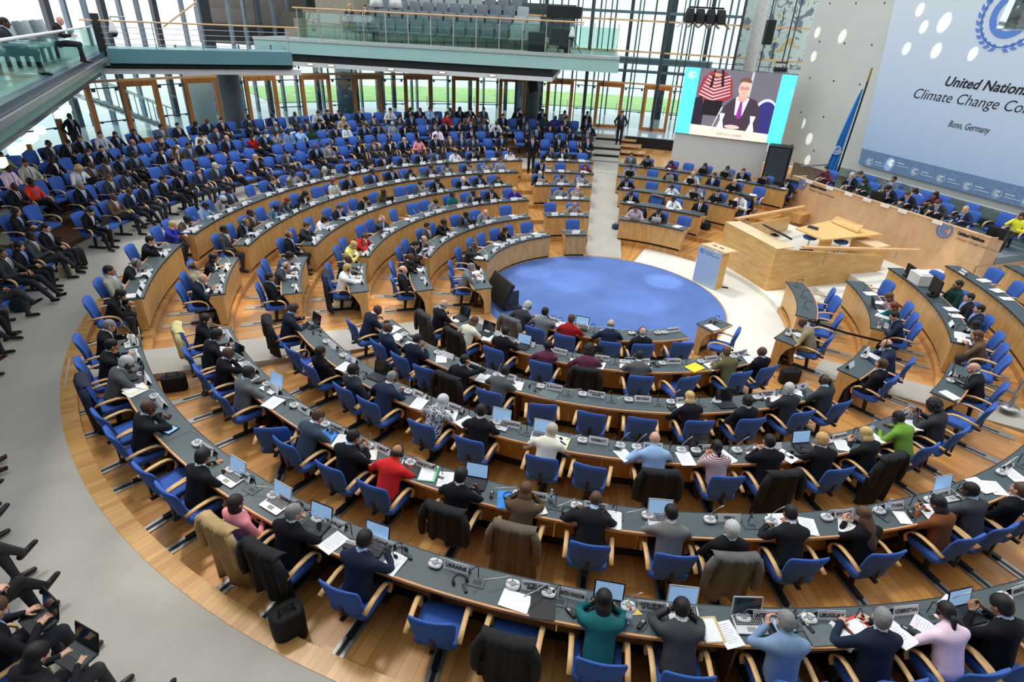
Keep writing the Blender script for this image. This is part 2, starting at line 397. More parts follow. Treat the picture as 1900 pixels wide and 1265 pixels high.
def add_hand(f, wr, direc, up, side, curl=0.4, spread=1.0):
    "palm and five separate fingers; side = +1 when the thumb is on the +lat side"
    d = nz(direc); up = nz(np.array(up, float) - d * (np.array(up, float) @ d)); lat = np.cross(d, up) * side
    def w(a, b, c): return wr + lat * a + d * b + up * c
    for q in (-0.022, -0.007, 0.008, 0.022): f.cone(w(q * 0.7, 0.012, 0), w(q, 0.085, 0), 0.0155, 0.0115, SKIN, 0.008)
    f.cone(wr - d * 0.03, w(0, 0.02, 0), 0.024, 0.024, SKIN, 0.015, flat=(up, 1.25))
    L = (0.040, 0.044, 0.041, 0.032)
    for i, q in enumerate((0.028, 0.0095, -0.0095, -0.027)):
        a1 = curl * (0.6 + 0.12 * i); a2 = a1 + curl * 1.1; sp_ = q * 0.25 * spread
        p0 = w(q, 0.088, 0.002); p1 = p0 + (d * math.cos(a1) - up * math.sin(a1)) * L[i] + lat * sp_
        p2 = p1 + (d * math.cos(a2) - up * math.sin(a2)) * L[i] * 0.85 + lat * sp_ * 0.4
        f.cone(p0, p1, 0.0092, 0.0084, SKIN, 0.003); f.cone(p1, p2, 0.0084, 0.0070, SKIN, 0.003)
    t0 = w(0.026, 0.022, -0.004); t1 = t0 + nz(lat * 0.8 + d * 0.75 - up * 0.25) * 0.042; t2 = t1 + nz(lat * 0.25 + d * 0.95 - up * 0.35) * 0.034
    f.cone(t0, t1, 0.0125, 0.0102, SKIN, 0.006); f.cone(t1, t2, 0.0102, 0.0082, SKIN, 0.003)
def smoothed(P, Q, it=2):
    for _ in range(it):
        acc = np.zeros_like(P); cnt = np.zeros(len(P))
        for a in range(4):
            b = (a + 1) % 4
            np.add.at(acc, Q[:, a], P[Q[:, b]]); np.add.at(acc, Q[:, b], P[Q[:, a]]); np.add.at(cnt, Q[:, a], 1); np.add.at(cnt, Q[:, b], 1)
        P = P * 0.5 + 0.5 * acc / np.maximum(cnt, 1)[:, None]
    return P
POSES = {}
def body(name, lean=0.10, hand=((-0.2, 0.42, 0.80), (0.2, 0.42, 0.80)), hdir=((0.1, 1, -0.1), (-0.1, 1, -0.1)), hup=((0, 0, 1), (0, 0, 1)), curl=(0.5, 0.5), pole=((-1, -0.6, -0.6), (1, -0.6, -0.6)),
         head=(0, 0.25), legs='desk', skirt=False, twist=0.0, hb=0.013, fine=True, stand=False, bulk=1.0, hoff=(0, 0)):
    up = 0.0 if not stand else 0.44
    hip = np.array((0, 0.0, 0.53 + up)); top = hip + np.array((0, lean, math.sqrt(0.47 ** 2 - min(lean, 0.4) ** 2)))
    ax = nz(top - hip); fw = nz(np.cross((1, 0, 0), ax)) * -1; fw = np.array((0, ax[2], -ax[1]))
    lo = (-0.56, -0.30, 0.0); hi = (0.56, 0.85, 1.32 + up)
    if stand: lo = (-0.42, -0.3, 0.0); hi = (0.42, 0.45, 1.6)
    f = Field(lo, hi, hb)
    def sp(t, off=0.0, x=0.0): return hip + (top - hip) * t + fw * off + np.array((x, 0, 0))
    flt = (fw, 1.45)
    f.cone(sp(0.07, -0.01), sp(0.30, 0.0), 0.165 * bulk, 0.158 * bulk, JACK, 0.05, flat=flt)
    f.cone(sp(0.30, 0.0), sp(0.78, 0.0), 0.158 * bulk, 0.178 * bulk, JACK, 0.05, flat=(fw, 1.4))
    f.cone(sp(0.86, -0.01, -0.13), sp(0.86, -0.01, 0.13), 0.082 * bulk, 0.082 * bulk, JACK, 0.05)
    f.cone(sp(0.99, -0.005, -0.05), sp(0.99, -0.005, 0.05), 0.055, 0.055, JACK, 0.05)
    f.ell(sp(0.66, 0.06), (0.12, 0.07, 0.12), JACK, 0.05)
    neck = sp(1.06, 0.0)
    yaw, pitch = head; R = rot_zx(yaw, pitch); hc = neck + np.array((0, 0.02, 0.0)) + R @ np.array((0, 0.035, 0.125)) + np.array((hoff[0], hoff[1], 0))
    f.cone(sp(1.0, -0.01), neck + (hc - neck) * 0.35, 0.062, 0.054, SHIRT, 0.015)
    wrists = []
    for i, s_ in enumerate((-1, 1)):
        sh = sp(0.87, -0.005, s_ * 0.185 * bulk); el, wr = joint(sh, hand[i], 0.285, 0.255, pole[i])
        f.cone(sh, el, 0.062, 0.049, JACK, 0.03); f.cone(el, wr, 0.050, 0.036, JACK, 0.02)
        wrists.append(wr); f.cone(wr, wr + nz(hdir[i]) * 0.012, 0.031, 0.029, SHIRT, 0.006)
    if stand:
        for s_ in (-1, 1):
            h0 = hip + np.array((s_ * 0.09, 0, 0.0)); kn = np.array((s_ * 0.10, 0.03, 0.50)); an = np.array((s_ * 0.10, -0.02, 0.09))
            f.cone(h0, kn, 0.098, 0.068, TROU, 0.03); f.cone(kn, an, 0.068, 0.052, TROU, 0.02)
            f.cone(an - np.array((0, 0.03, 0.05)), an + np.array((s_ * 0.03, 0.16, -0.055)), 0.042, 0.034, SHOE, 0.01)
    else:
        for s_ in (-1, 1):
            h0 = np.array((s_ * 0.095, 0.03, 0.53))
            if legs == 'cross' and s_ == 1:
                kn = np.array((-0.02, 0.46, 0.66)); an = np.array((-0.13, 0.64, 0.34)); ft = an + np.array((-0.05, 0.15, 0.02))
            elif legs == 'cross':
                kn = np.array((-0.10, 0.46, 0.50)); an = np.array((-0.08, 0.50, 0.09)); ft = an + np.array((-0.02, 0.17, -0.045))
            elif legs == 'out':
                kn = np.array((s_ * 0.14, 0.46, 0.51)); an = np.array((s_ * 0.13, 0.72, 0.11)); ft = an + np.array((s_ * 0.04, 0.17, 0.0))
            elif legs == 'desk':
                kn = np.array((s_ * 0.13, 0.41, 0.51)); an = np.array((s_ * 0.12, 0.32 + 0.03 * s_, 0.09)); ft = an + np.array((s_ * 0.03, 0.15, -0.045))
            else:
                kn = np.array((s_ * 0.13, 0.45, 0.51)); an = np.array((s_ * 0.12, 0.46 + 0.05 * s_, 0.09)); ft = an + np.array((s_ * 0.03, 0.17, -0.045))
            f.cone(h0, kn, 0.098, 0.068, TROU, 0.03); f.cone(kn, an, 0.066, 0.046, TROU, 0.015)
            hl = nz(ft - an); f.cone(an - hl * 0.035 - np.array((0, 0, 0.045)), ft, 0.040, 0.032, SHOE, 0.01)
    P, Q, M, cen = f.skin(); P = smoothed(P, Q, 2)
    # the open front of a jacket shows the shirt: a V on the chest
    rel = cen - hip; tt = rel @ ax / 0.47; ff = rel @ fw; xx = np.abs(cen[:, 0])
    M = M.copy(); v = (M == JACK) & (ff > 0.04) & (tt > 0.35) & (tt < 1.12) & (xx < 0.010 + 0.075 * (tt - 0.35)); M[v] = SHIRT
    t = (M == SHIRT) & (ff > 0.04) & (tt > 0.30) & (tt < 1.0) & (xx < 0.019) & v; M[t] = TIE
    parts = [(P, Q, M)]
    # head, finer
    hf = Field(hc - 0.17, hc + 0.17, 0.0062 if fine else 0.010)
    hf.cone(neck - ax * 0.05, neck + (hc - neck) * 0.55 , 0.056, 0.050, SKIN, 0.015); add_head(hf, hc, R)
    P, Q, M, cen = hf.skin(); loc = (cen - hc) @ R; M = M.copy()
    for s_ in (-1, 1): M[((loc[:, 0] - s_ * 0.030) / 0.0125) ** 2 + ((loc[:, 2] - 0.003) / 0.0065) ** 2 + (loc[:, 1] < 0.05) * 9 < 1] = EYE
    M[(np.abs(loc[:, 0]) < 0.022) & (np.abs(loc[:, 2] + 0.066) < 0.006) & (loc[:, 1] > 0.07)] = LIP
    parts.append((P, Q, M))
    for i in (0, 1):
        wr = wrists[i]; g = Field(wr - 0.19, wr + 0.19, 0.0052 if fine else 0.010)
        add_hand(g, wr, hdir[i], hup[i], 1 if i == 0 else -1, curl[i]); P, Q, M, cen = g.skin(); parts.append((P, Q, M))
    off = 0; VP = []; VQ = []; VM = []
    for P, Q, M in parts: VP.append(P); VQ.append(Q + off); VM.append(M); off += len(P)
    VP = np.concatenate(VP); VQ = np.concatenate(VQ); VM = np.concatenate(VM)
    me = bpy.data.meshes.new('body_' + name); n, m = len(VP), len(VQ)
    me.vertices.add(n); me.vertices.foreach_set('co', VP.astype(np.float32).ravel())
    me.loops.add(m * 4); me.loops.foreach_set('vertex_index', VQ.astype(np.int32).ravel())
    me.polygons.add(m); me.polygons.foreach_set('loop_start', np.arange(m, dtype=np.int32) * 4)
    for _ in range(8): me.materials.append(None)
    me.polygons.foreach_set('material_index', VM.astype(np.int32)); me.polygons.foreach_set('use_smooth', np.ones(m, dtype=bool))
    me.update(calc_edges=True)
    hm = Matrix([list(R[0]) + [hc[0]], list(R[1]) + [hc[1]], list(R[2]) + [hc[2]], [0, 0, 0, 1]])
    POSES[name] = dict(mesh=me, head=hm, V=VP, Q=VQ, M=VM, top=sp(0.9), fw=fw)
# seated at a desk (edge of the desk about 0.30 in front of the hips, top 0.75)
body('type', 0.13, ((-0.13, 0.42, 0.80), (0.13, 0.42, 0.80)), head=(0, 0.35))
body('type_b', 0.16, ((-0.15, 0.44, 0.80), (0.10, 0.40, 0.80)), head=(0.3, 0.30))
body('write', 0.20, ((-0.20, 0.38, 0.80), (0.12, 0.44, 0.80)), ((0.6, 0.8, -0.1), (-0.5, 0.9, -0.1)), curl=(0.5, 1.1), head=(-0.15, 0.55))
body('write_b', 0.14, ((-0.18, 0.40, 0.80), (0.16, 0.42, 0.80)), ((0.7, 0.7, -0.1), (-0.7, 0.7, -0.1)), curl=(0.7, 1.0), head=(-0.45, 0.15))
body('chin', 0.14, ((-0.22, 0.38, 0.80), (0.05, 0.26, 0.99)), ((0.7, 0.7, -0.1), (-0.15, -0.35, 0.9)), ((0, 0, 1), (0.3, 1, 0.3)), (0.5, 1.2), ((-1, -0.6, -0.6), (0.6, 0.4, -1)), head=(0.15, 0.2))
body('back', -0.06, ((-0.10, 0.22, 0.66), (0.10, 0.22, 0.66)), ((0.8, 0.6, -0.2), (-0.8, 0.6, -0.2)), curl=(0.7, 0.7), head=(0, 0.0))
body('back_b', -0.04, ((-0.12, 0.24, 0.66), (0.12, 0.20, 0.68)), ((0.8, 0.6, -0.2), (-0.8, 0.6, -0.2)), curl=(0.7, 0.7), head=(0.5, 0.05))
body('clasp', 0.18, ((-0.07, 0.36, 0.86), (0.07, 0.36, 0.86)), ((0.5, 0.7, 0.4), (-0.5, 0.7, 0.4)), curl=(1.2, 1.2), head=(0, 0.15))
body('elbows', 0.24, ((-0.10, 0.42, 0.92), (0.10, 0.42, 0.92)), ((0.1, -0.3, 0.95), (-0.1, -0.3, 0.95)), ((-0.3, 1, 0.3), (0.3, 1, 0.3)), (0.5, 0.5), ((-0.9, 0.5, -1), (0.9, 0.5, -1)), head=(0, 0.5))
body('phone', 0.10, ((-0.07, 0.36, 0.84), (0.07, 0.36, 0.84)), ((0.25, 0.7, 0.6), (-0.25, 0.7, 0.6)), ((-0.8, 0.1, 0.2), (0.8, 0.1, 0.2)), (0.9, 0.9), head=(0, 0.55))
body('ear', 0.12, ((-0.18, 0.38, 0.80), (0.15, 0.20, 1.06)), ((0.6, 0.8, -0.1), (-0.3, -0.1, 0.95)), ((0, 0, 1), (1, 0.2, 0.2)), (0.5, 0.8), ((-1, -0.6, -0.6), (1, 0.4, -0.6)), head=(-0.3, 0.25))
# in the rows without desks
body('lap', -0.03, ((-0.06, 0.24, 0.67), (0.06, 0.24, 0.68)), ((0.7, 0.7, -0.1), (-0.7, 0.7, -0.1)), curl=(0.8, 0.8), head=(0, 0.10), legs='open')
body('lap_b', -0.05, ((-0.12, 0.28, 0.68), (0.10, 0.24, 0.70)), ((0.5, 0.8, -0.2), (-0.7, 0.7, -0.1)), curl=(0.6, 0.8), head=(-0.4, 0.05), legs='out')
body('cross', -0.04, ((-0.06, 0.27, 0.74), (0.08, 0.27, 0.76)), ((0.7, 0.7, -0.1), (-0.7, 0.7, -0.1)), curl=(0.8, 0.8), head=(0.1, 0.12), legs='cross')
body('cross_b', -0.02, ((-0.14, 0.25, 0.74), (0.05, 0.20, 1.02)), ((0.7, 0.7, -0.1), (-0.1, -0.3, 0.95)), ((0, 0, 1), (0.3, 1, 0.2)), (0.7, 1.1), ((-1, -0.6, -0.6), (0.9, 0.2, -1)), head=(0.3, 0.1), legs='cross')
body('lapread', 0.03, ((-0.13, 0.32, 0.75), (0.13, 0.32, 0.75)), ((0.3, 0.9, 0.1), (-0.3, 0.9, 0.1)), curl=(0.6, 0.6), head=(0, 0.55), legs='open')
body('stand', 0.0, ((-0.24, 0.06, 0.93), (0.24, 0.06, 0.93)), ((0.3, 0.3, -0.9), (-0.3, 0.3, -0.9)), ((-1, 0, 0), (1, 0, 0)), (0.5, 0.5), ((-1, -0.8, 0), (1, -0.8, 0)), head=(0.1, 0.1), stand=True)
for nm, kw in (('far_a', dict(lean=-0.02, hand=((-0.06, 0.26, 0.68), (0.06, 0.26, 0.69)), head=(0, 0.15), legs='open')), ('far_b', dict(lean=0.03, hand=((-0.13, 0.3, 0.74), (0.13, 0.3, 0.74)), head=(0.3, 0.4), legs='cross'))):
    body(nm, hb=0.024, fine=False, hdir=((0.5, 0.8, -0.1), (-0.5, 0.8, -0.1)), **kw)

# hair and headgear, in the frame of the head (y forward, z up)
def hairmesh(name, fn, h=0.0075, lo=(-0.2, -0.22, -0.45), hi=(0.2, 0.16, 0.2)):
    f = Field(lo, hi, h); fn(f); P, Q, M, cen = f.skin(); P = smoothed(P, Q, 1)
    me = bpy.data.meshes.new('hair_' + name); n, m = len(P), len(Q)
    me.vertices.add(n); me.vertices.foreach_set('co', P.astype(np.float32).ravel()); me.loops.add(m * 4); me.loops.foreach_set('vertex_index', Q.astype(np.int32).ravel())
    me.polygons.add(m); me.polygons.foreach_set('loop_start', np.arange(m, dtype=np.int32) * 4); me.polygons.foreach_set('use_smooth', np.ones(m, dtype=bool))
    me.materials.append(None); me.update(calc_edges=True); return me, P, Q
def facecut(f, z=0.045, w=0.062):
    f.ell((0, 0.10, -0.045), (w, 0.085, 0.092), 0, 0.012, cut=True)
def h_short(f):
    f.ell((0, -0.018, 0.034), (0.081, 0.101, 0.089), 0, 0.01); f.ell((0, -0.058, -0.01), (0.071, 0.055, 0.06), 0, 0.02); facecut(f)
    f.ell((0, 0.055, -0.09), (0.12, 0.085, 0.105), 0, 0.01, cut=True)
def h_thick(f):
    f.ell((0, -0.014, 0.040), (0.089, 0.108, 0.095), 0, 0.01); f.ell((0, -0.055, -0.015), (0.079, 0.062, 0.07), 0, 0.02); facecut(f)
    f.ell((0, 0.055, -0.09), (0.12, 0.080, 0.10), 0, 0.01, cut=True)
def h_fringe(f):
    f.ell((0, -0.028, -0.002), (0.084, 0.092, 0.062), 0, 0.01); facecut(f); f.ell((0, 0.03, 0.07), (0.066, 0.10, 0.075), 0, 0.01, cut=True)
def h_bob(f):
    f.ell((0, -0.016, 0.036), (0.090, 0.108, 0.094), 0, 0.01); f.ell((0, -0.035, -0.07), (0.096, 0.080, 0.09), 0, 0.03); facecut(f, w=0.058); f.ell((0, 0.10, -0.12), (0.055, 0.10, 0.07), 0, 0.02, cut=True)
def h_long(f):
    h_bob(f); f.ell((0, -0.072, -0.19), (0.088, 0.045, 0.15), 0, 0.04); f.cone((-0.07, -0.03, -0.1), (-0.08, 0.01, -0.22), 0.03, 0.022, 0, 0.03); f.cone((0.07, -0.03, -0.1), (0.08, 0.01, -0.22), 0.03, 0.022, 0, 0.03)
def h_vlong(f):
    h_bob(f); f.ell((0, -0.095, -0.24), (0.092, 0.05, 0.20), 0, 0.04)
def h_tail(f):
    h_short(f); f.ell((0, -0.115, -0.04), (0.035, 0.035, 0.04), 0, 0.02); f.cone((0, -0.125, -0.05), (0, -0.12, -0.20), 0.028, 0.016, 0, 0.02)
def h_curly(f):
    f.ell((0, -0.02, 0.04), (0.105, 0.115, 0.108), 0, 0.01); f.ell((0, -0.05, -0.05), (0.108, 0.08, 0.085), 0, 0.03); facecut(f)
    r_ = random.Random(4)
    for _ in range(90):
        a, b = r_.uniform(0, 2 * PI), r_.uniform(-0.5, 1.4); p = (0.103 * math.cos(a) * math.cos(b), -0.025 + 0.11 * math.sin(a) * math.cos(b), 0.03 + 0.108 * math.sin(b))
        if p[1] < 0.055 or p[2] > 0.07: f.ell(p, (0.018, 0.018, 0.018), 0, 0.006)
def h_wrap(f):
    f.ell((0, -0.022, 0.05), (0.096, 0.115, 0.105), 0, 0.01); facecut(f); f.ell((0, 0.0, -0.11), (0.14, 0.14, 0.07), 0, 0.01, cut=True)
def h_hijab(f):
    f.ell((0, -0.015, 0.025), (0.094, 0.112, 0.105), 0, 0.01); f.ell((0, -0.02, -0.09), (0.088, 0.085, 0.09), 0, 0.03)
    f.cone((-0.11, -0.03, -0.20), (0.11, -0.03, -0.20), 0.07, 0.07, 0, 0.05); f.ell((0, 0.03, -0.19), (0.10, 0.08, 0.06), 0, 0.04); f.ell((0, 0.12, -0.03), (0.050, 0.085, 0.068), 0, 0.012, cut=True)
HAIR = {}
for k_, fn_ in dict(short=h_short, thick=h_thick, fringe=h_fringe, bob=h_bob, long=h_long, vlong=h_vlong, tail=h_tail, curly=h_curly, wrap=h_wrap, hijab=h_hijab).items():
    HAIR[k_] = hairmesh(k_, fn_, 0.0075)
b = MB()
pts = [(0.088 * math.cos(a), -0.005, 0.02 + 0.10 * math.sin(a)) for a in [rad(x) for x in range(-10, 191, 10)]]
b.strip([Vector(p) for p in pts], 0.016, 0.006, side=Vector((0, 1, 0)))
for s_ in (-1, 1): b.ell((s_ * 0.090, -0.006, -0.012), (0.018, 0.028, 0.034))
HEADSET = b.mesh('headset_worn', M_BLACK, True)
b = MB()
for s_ in (-1, 1):
    ring = [(s_ * 0.032 + 0.022 * math.cos(a), 0.112 - 0.004 * abs(math.cos(a)), 0.004 + 0.016 * math.sin(a)) for a in [2 * PI * k / 12 for k in range(13)]]
    b.tube(ring, 0.0022, 4, caps=False); b.tube([(s_ * 0.054, 0.108, 0.006), (s_ * 0.080, 0.0, 0.004)], 0.002, 4)
b.tube([(-0.010, 0.114, 0.006), (0.010, 0.114, 0.006)], 0.002, 4)
GLASSES = b.mesh('spectacles', M_BLACK)
# ------------------------------------------------------------------ the hall
RIN = [0, 3.39, 4.98, 6.58, 8.11, 9.70, 11.22]; ROUT = [0, 3.93, 5.48, 7.06, 8.57, 10.15, 11.69]; ZT = [0, .77, .92, 1.07, 1.22, 1.37, 1.52]
FL = [0, 0.0, .15, .30, .45, .60, .75]
def cyl(u, v, R):
    dx, dy, dz = ray(u, v); a = dx * dx + dy * dy; b = 2 * (CAM_X * dx + CAM_Y * dy); c = CAM_X ** 2 + CAM_Y ** 2 - R * R
    t = (-b + math.sqrt(b * b - 4 * a * c)) / (2 * a); return math.degrees(math.atan2(CAM_Y + dy * t, CAM_X + dx * t)) % 360, CAM_Z + dz * t
def vz(u, v, X, Y):
    "height of the point straight above X,Y whose picture row is v"
    return min((abs(proj(X, Y, z / 100)[1] - v), z / 100) for z in range(-50, 1400, 2))[1]
# terraced floor
struct('floor', MB().arc(0.01, 3.46, 0, 360, -0.2, 0.006, step=3), M_DISK)
struct('floor', MB().arc(3.46, 4.95, 62, 330, -0.2, 0.0, step=3), M_FLOORW)
struct('floor', MB().arc(3.46, 4.95, -45, 66, -0.2, 0.003, step=3), M_WHITEF)
struct('trim_1', MB().arc(3.43, 3.47, 0, 360, 0.0, 0.012, step=2), M_CURB)
for k in range(2, 7):
    r1 = RIN[k + 1] - 0.03 if k < 6 else 12.38
    struct('floor', MB().arc(RIN[k] - 0.03, r1, 44 if k < 6 else 40, 357, FL[k] - 0.35, FL[k], step=2), M_FLOORW)
struct('floor', MB().arc(4.95, 13.5, -3.2, 44.3, -0.2, 0.15, step=2), M_WHITEF)
struct('floor', MB().arc(6.58, 8.1, -3, 9, 0.0, 0.30).arc(8.1, 9.7, -3, 14, 0.0, 0.45).arc(9.7, 11.2, -3, 12, 0.0, .60), M_WHITEF)
struct('trim_2', MB().arc(12.36, 12.60, 86.5, 299, 0.6, 0.892, step=1.5), M_CURB)
struct('floor', MB().arc(12.58, 14.85, (-60, -60), (184, 184), 0.5, 0.885, step=2), M_CARPET)
struct('floor', MB().arc(12.58, 21.5, 184, 300, 0.5, 0.885, step=2), M_CARPET)
for k, (r0, r1) in enumerate(((14.85, 15.95), (15.95, 17.1), (17.1, 18.3), (18.3, 19.7))):
    z = 1.02 + 0.143 * k
    struct('floor', MB().arc(r0, r1, 86.4, 184, z - 0.4, z, step=2), M_PANELD)
struct('floor', MB().arc(19.7, 31.0, 50, 230, 0.9, 1.45, step=2), M_STONE)
struct('floor', MB().arc(12.4, 19.7, 38, 86.3, 0.4, 0.88, step=2), M_FLOORW)
struct('wall_foyer_step', MB().arc(19.55, 19.69, 60, 80.4, 0.88, 1.42), M_DARK)
for k, (r0, r1) in enumerate(((14.8, 15.7), (15.7, 16.75), (16.75, 18.7), (18.7, 19.75))):          # steps at the end of the aisle
    z = 0.96 + 0.16 * k; struct('floor', MB().arc(r0, r1, 81.0, 86.3, z - 0.05, z).arc(r0 + 0.02, r1, 81.1, 86.2, z - 0.25, z - 0.05, 1), [M_CARPET, M_DARK])
for k, (r0, r1) in enumerate(((16.9, 17.9), (17.9, 18.9), (18.9, 19.7))):
    z = 1.04 + 0.14 * k; struct('floor', MB().arc(r0, r1, 76.5 + k, 80.9, z - 0.06, z), M_FLOORW)
def ramp(name, p0, p1, hw, z0, z1, m):
    p0 = Vector(p0); p1 = Vector(p1); d = (p1 - p0).normalized(); n = Vector((-d.y, d.x)) * hw
    vs = [(*(p0 - n), z0), (*(p0 + n), z0), (*(p1 + n), z1), (*(p1 - n), z1)]; lo = [(x, y, z - 0.12) for x, y, z in vs]
    b = MB().add(vs + lo, [(3, 2, 1, 0)[::-1], (4, 5, 6, 7), (0, 1, 5, 4), (1, 2, 6, 5), (2, 3, 7, 6), (3, 0, 4, 7)]); return struct(name, b, m)
ramp('floor', (-3.2, -1.95), (-10.75, -6.45), 0.52, 0.02, 0.895, M_CARPET)
ramp('floor', (0.42, 3.45), (1.40, 12.3), 0.60, 0.02, 0.885, M_CARPET)
ramp('floor', (1.35, 12.2), (1.72, 14.9), 0.62, 0.89, 0.89, M_CARPET)
ramp('floor', (4.15, -3.15), (9.9, -7.6), 0.45, 0.09, 0.80, M_CARPET)
# lawn and daylight outside
struct('exterior_ground', MB().arc(31, 90, 30, 230, 0.6, 1.40, step=4), mat('pale_gravel', (225, 226, 222), 0.9, scale=0.2))
tag(link('lawn', MB().arc(31.5, 41, 62, 127, 1.35, 1.47, step=3).mesh('lawn', mat('lawn_grass', (176, 208, 142), 0.9, var=0.15, scale=1.5, spec=0.1))), kind='structure')

# glass wall with oak doors
RG = 22.2
struct('wall_glass_rail', MB().arc(RG - 0.06, RG + 0.06, 66, 170, 3.93, 4.03, step=2), M_HAND)
DOORA = [149.4, 142.3, 134.9, 127.6, 120.4, 112.9, 105.7, 98.5, 91.2, 83.6, 76.4, 69.2, 156.6, 163.8]
dn = 0
for a in DOORA:
    dn += 1
    b = MB(); hw = math.degrees(0.70 / RG)
    for s_ in (-1, 1): b.arc(RG - 0.09, RG + 0.07, a + s_ * hw - 0.22, a + s_ * hw + 0.22, 1.45, 3.93)
    b.arc(RG - 0.09, RG + 0.07, a - hw, a + hw, 3.72, 3.93); b.arc(RG - 0.09, RG + 0.07, a - hw, a + hw, 1.45, 1.62)
    o = tag(link('door_%d' % dn, b.mesh('door', M_DOORW)), kind='structure')
    link('pane', MB().arc(RG - 0.012, RG + 0.012, a - hw + .2, a + hw - .2, 1.62, 3.72).mesh('pane', M_GLASS), o)
    h = MB(); p0 = pol(RG - 0.13, a - hw + 0.55, 2.35); h.tube([p0, p0 + Vector((0, 0, .5))], 0.018, 6); link('handle', h.mesh('handle', M_STEEL), o)
for i, a in enumerate(DOORA):                                       # the panes and posts between the doors
    b = MB(); g = MB(); a0, a1 = a + 1.95, a + 5.35
    top = 5.3 if a > 93 else 11.5
    g.arc(RG - 0.01, RG + 0.01, a0, a1, 1.47, 3.9); g.arc(RG - 0.01, RG + 0.01, a - 1.9, a1, 4.05, top)
    o = struct('window_%d' % (i + 1), g, M_GLASS)
    for q in (a0 + 0.05, a1 - 0.05): b.arc(RG - 0.05, RG + 0.05, q - 0.07, q + 0.07, 1.45, top)
    b.arc(RG - 0.025, RG + 0.025, a0, a1, 2.42, 2.46); b.arc(RG - 0.03, RG + 0.03, a0, a1, 3.70, 3.74)
    for q in (a0 + 0.5, a1 - 0.5): b.box(pol(RG - 0.08, q, 3.66), (0.1, 0.1, 0.1)); b.box(pol(RG - 0.08, q, 2.44), (0.08, 0.08, 0.08))
    m_ = link('mullions', b.mesh('mullions', M_DSTEEL), o)
# upper facade to the side of the gallery
b = MB()
for z in (5.60, 7.15): b.arc(RG - 0.05, RG + 0.05, 52, 97, z, z + 0.09)
struct('wall_glass_rail', b, M_HAND)
for i, a in enumerate([98, 94.6, 91, 87.3, 84.7, 80.2, 76.6, 73.2, 70, 66.5, 63, 59.5, 56]):
    struct('trim_%d' % (i + 3), MB().tube([pol(RG - 0.15, a, 1.45), pol(RG - 0.15, a, 12)], 0.035 if i % 3 else 0.075, 8), M_DSTEEL)
b = MB()
for z in (5.0, 5.25, 8.6, 10.2): b.arc(RG + 0.8, RG + 0.85, 56, 96, z, z + 0.04)
struct('wall_glass_ties', b, M_STEEL)
for i in range(58):                                                 # fins and posts of the outer front
    a = 50 + i * 1.75 + (i * 37 % 7) * 0.16; r = 27.3 + (i * 13 % 5) * 0.3; wd = 0.10 + 0.12 * (i % 3 == 0) + (0.40 if i % 11 == 4 else 0)
    p = pol(r, a, 5.9); struct('column', MB().box(p, (0.45, wd, 9.0), rot=(0, 0, rad(a))), M_BSTEEL if i % 3 else M_DSTEEL)
b = MB()
for z in (4.25, 7.6, 10.2): b.arc(27.0, 27.5, 52, 150, z, z + 0.16)
struct('beam', b, M_BSTEEL)
struct('beam', MB().arc(24.2, 25.4, 70, 93, 4.9, 5.25), M_BSTEEL)
for px, R_, r_, zt in ((437, 20.3, 0.46, 4.8), (985, 20.3, 0.40, 5.6)):
    a, _ = cyl(px, 225, R_); c = pol(R_, a)
    struct('column', MB().lathe([(r_, 1.2), (r_, zt), (r_ * 1.25, zt + 0.15), (r_ * 1.25, zt + 0.3)], 28, (c.x, c.y, 0)), M_COLUMN, True)
a, _ = cyl(640, 160, 24.5); c = pol(24.5, a); struct('column', MB().lathe([(0.5, 1.4), (0.5, 5)], 24, (c.x, c.y, 0)), M_BSTEEL, True)
a, _ = cyl(365, 160, 25.5); c = pol(25.5, a); struct('column', MB().lathe([(0.7, 1.4), (0.7, 5)], 24, (c.x, c.y, 0)), mat('pale_column', (176, 178, 176), 0.6), True)
a, _ = cyl(1395, 60, 23.0); c = pol(22.0, a - 1); struct('column', MB().lathe([(0.33, 1.4), (0.33, 12)], 24, (c.x, c.y, 0)), mat('pale_column', (176, 178, 176)), True)
# open steel stair behind the glass on the far side
b = MB(); p0 = Vector((*pol(24.4, 152.5).xy, 3.2)); p1 = Vector((*pol(24.0, 144.5).xy, 1.5)); d = p1 - p0; sdv = Vector((-d.y, d.x, 0)).normalized()
for s_ in (-0.7, 0.7): b.tube([p0 + sdv * s_, p1 + sdv * s_], 0.09, 6); b.tube([p0 + sdv * s_ + Vector((0, 0, 1)), p1 + sdv * s_ + Vector((0, 0, 1))], 0.03, 6)
for k in range(14):
    q = p0 + d * (k + .5) / 14; b.box(q, (0.5, 1.5, 0.05), rot=(0, 0, math.atan2(d.y, d.x)))
    if k % 3 == 0:
        for s_ in (-0.7, 0.7): b.tube([q + sdv * s_, q + sdv * s_ + Vector((0, 0, 1))], 0.02, 6)
tag(link('open_stair', b.mesh('open_stair', M_STEEL)), 'open steel stair rising outside the glass doors behind the dark column', 'stairs')

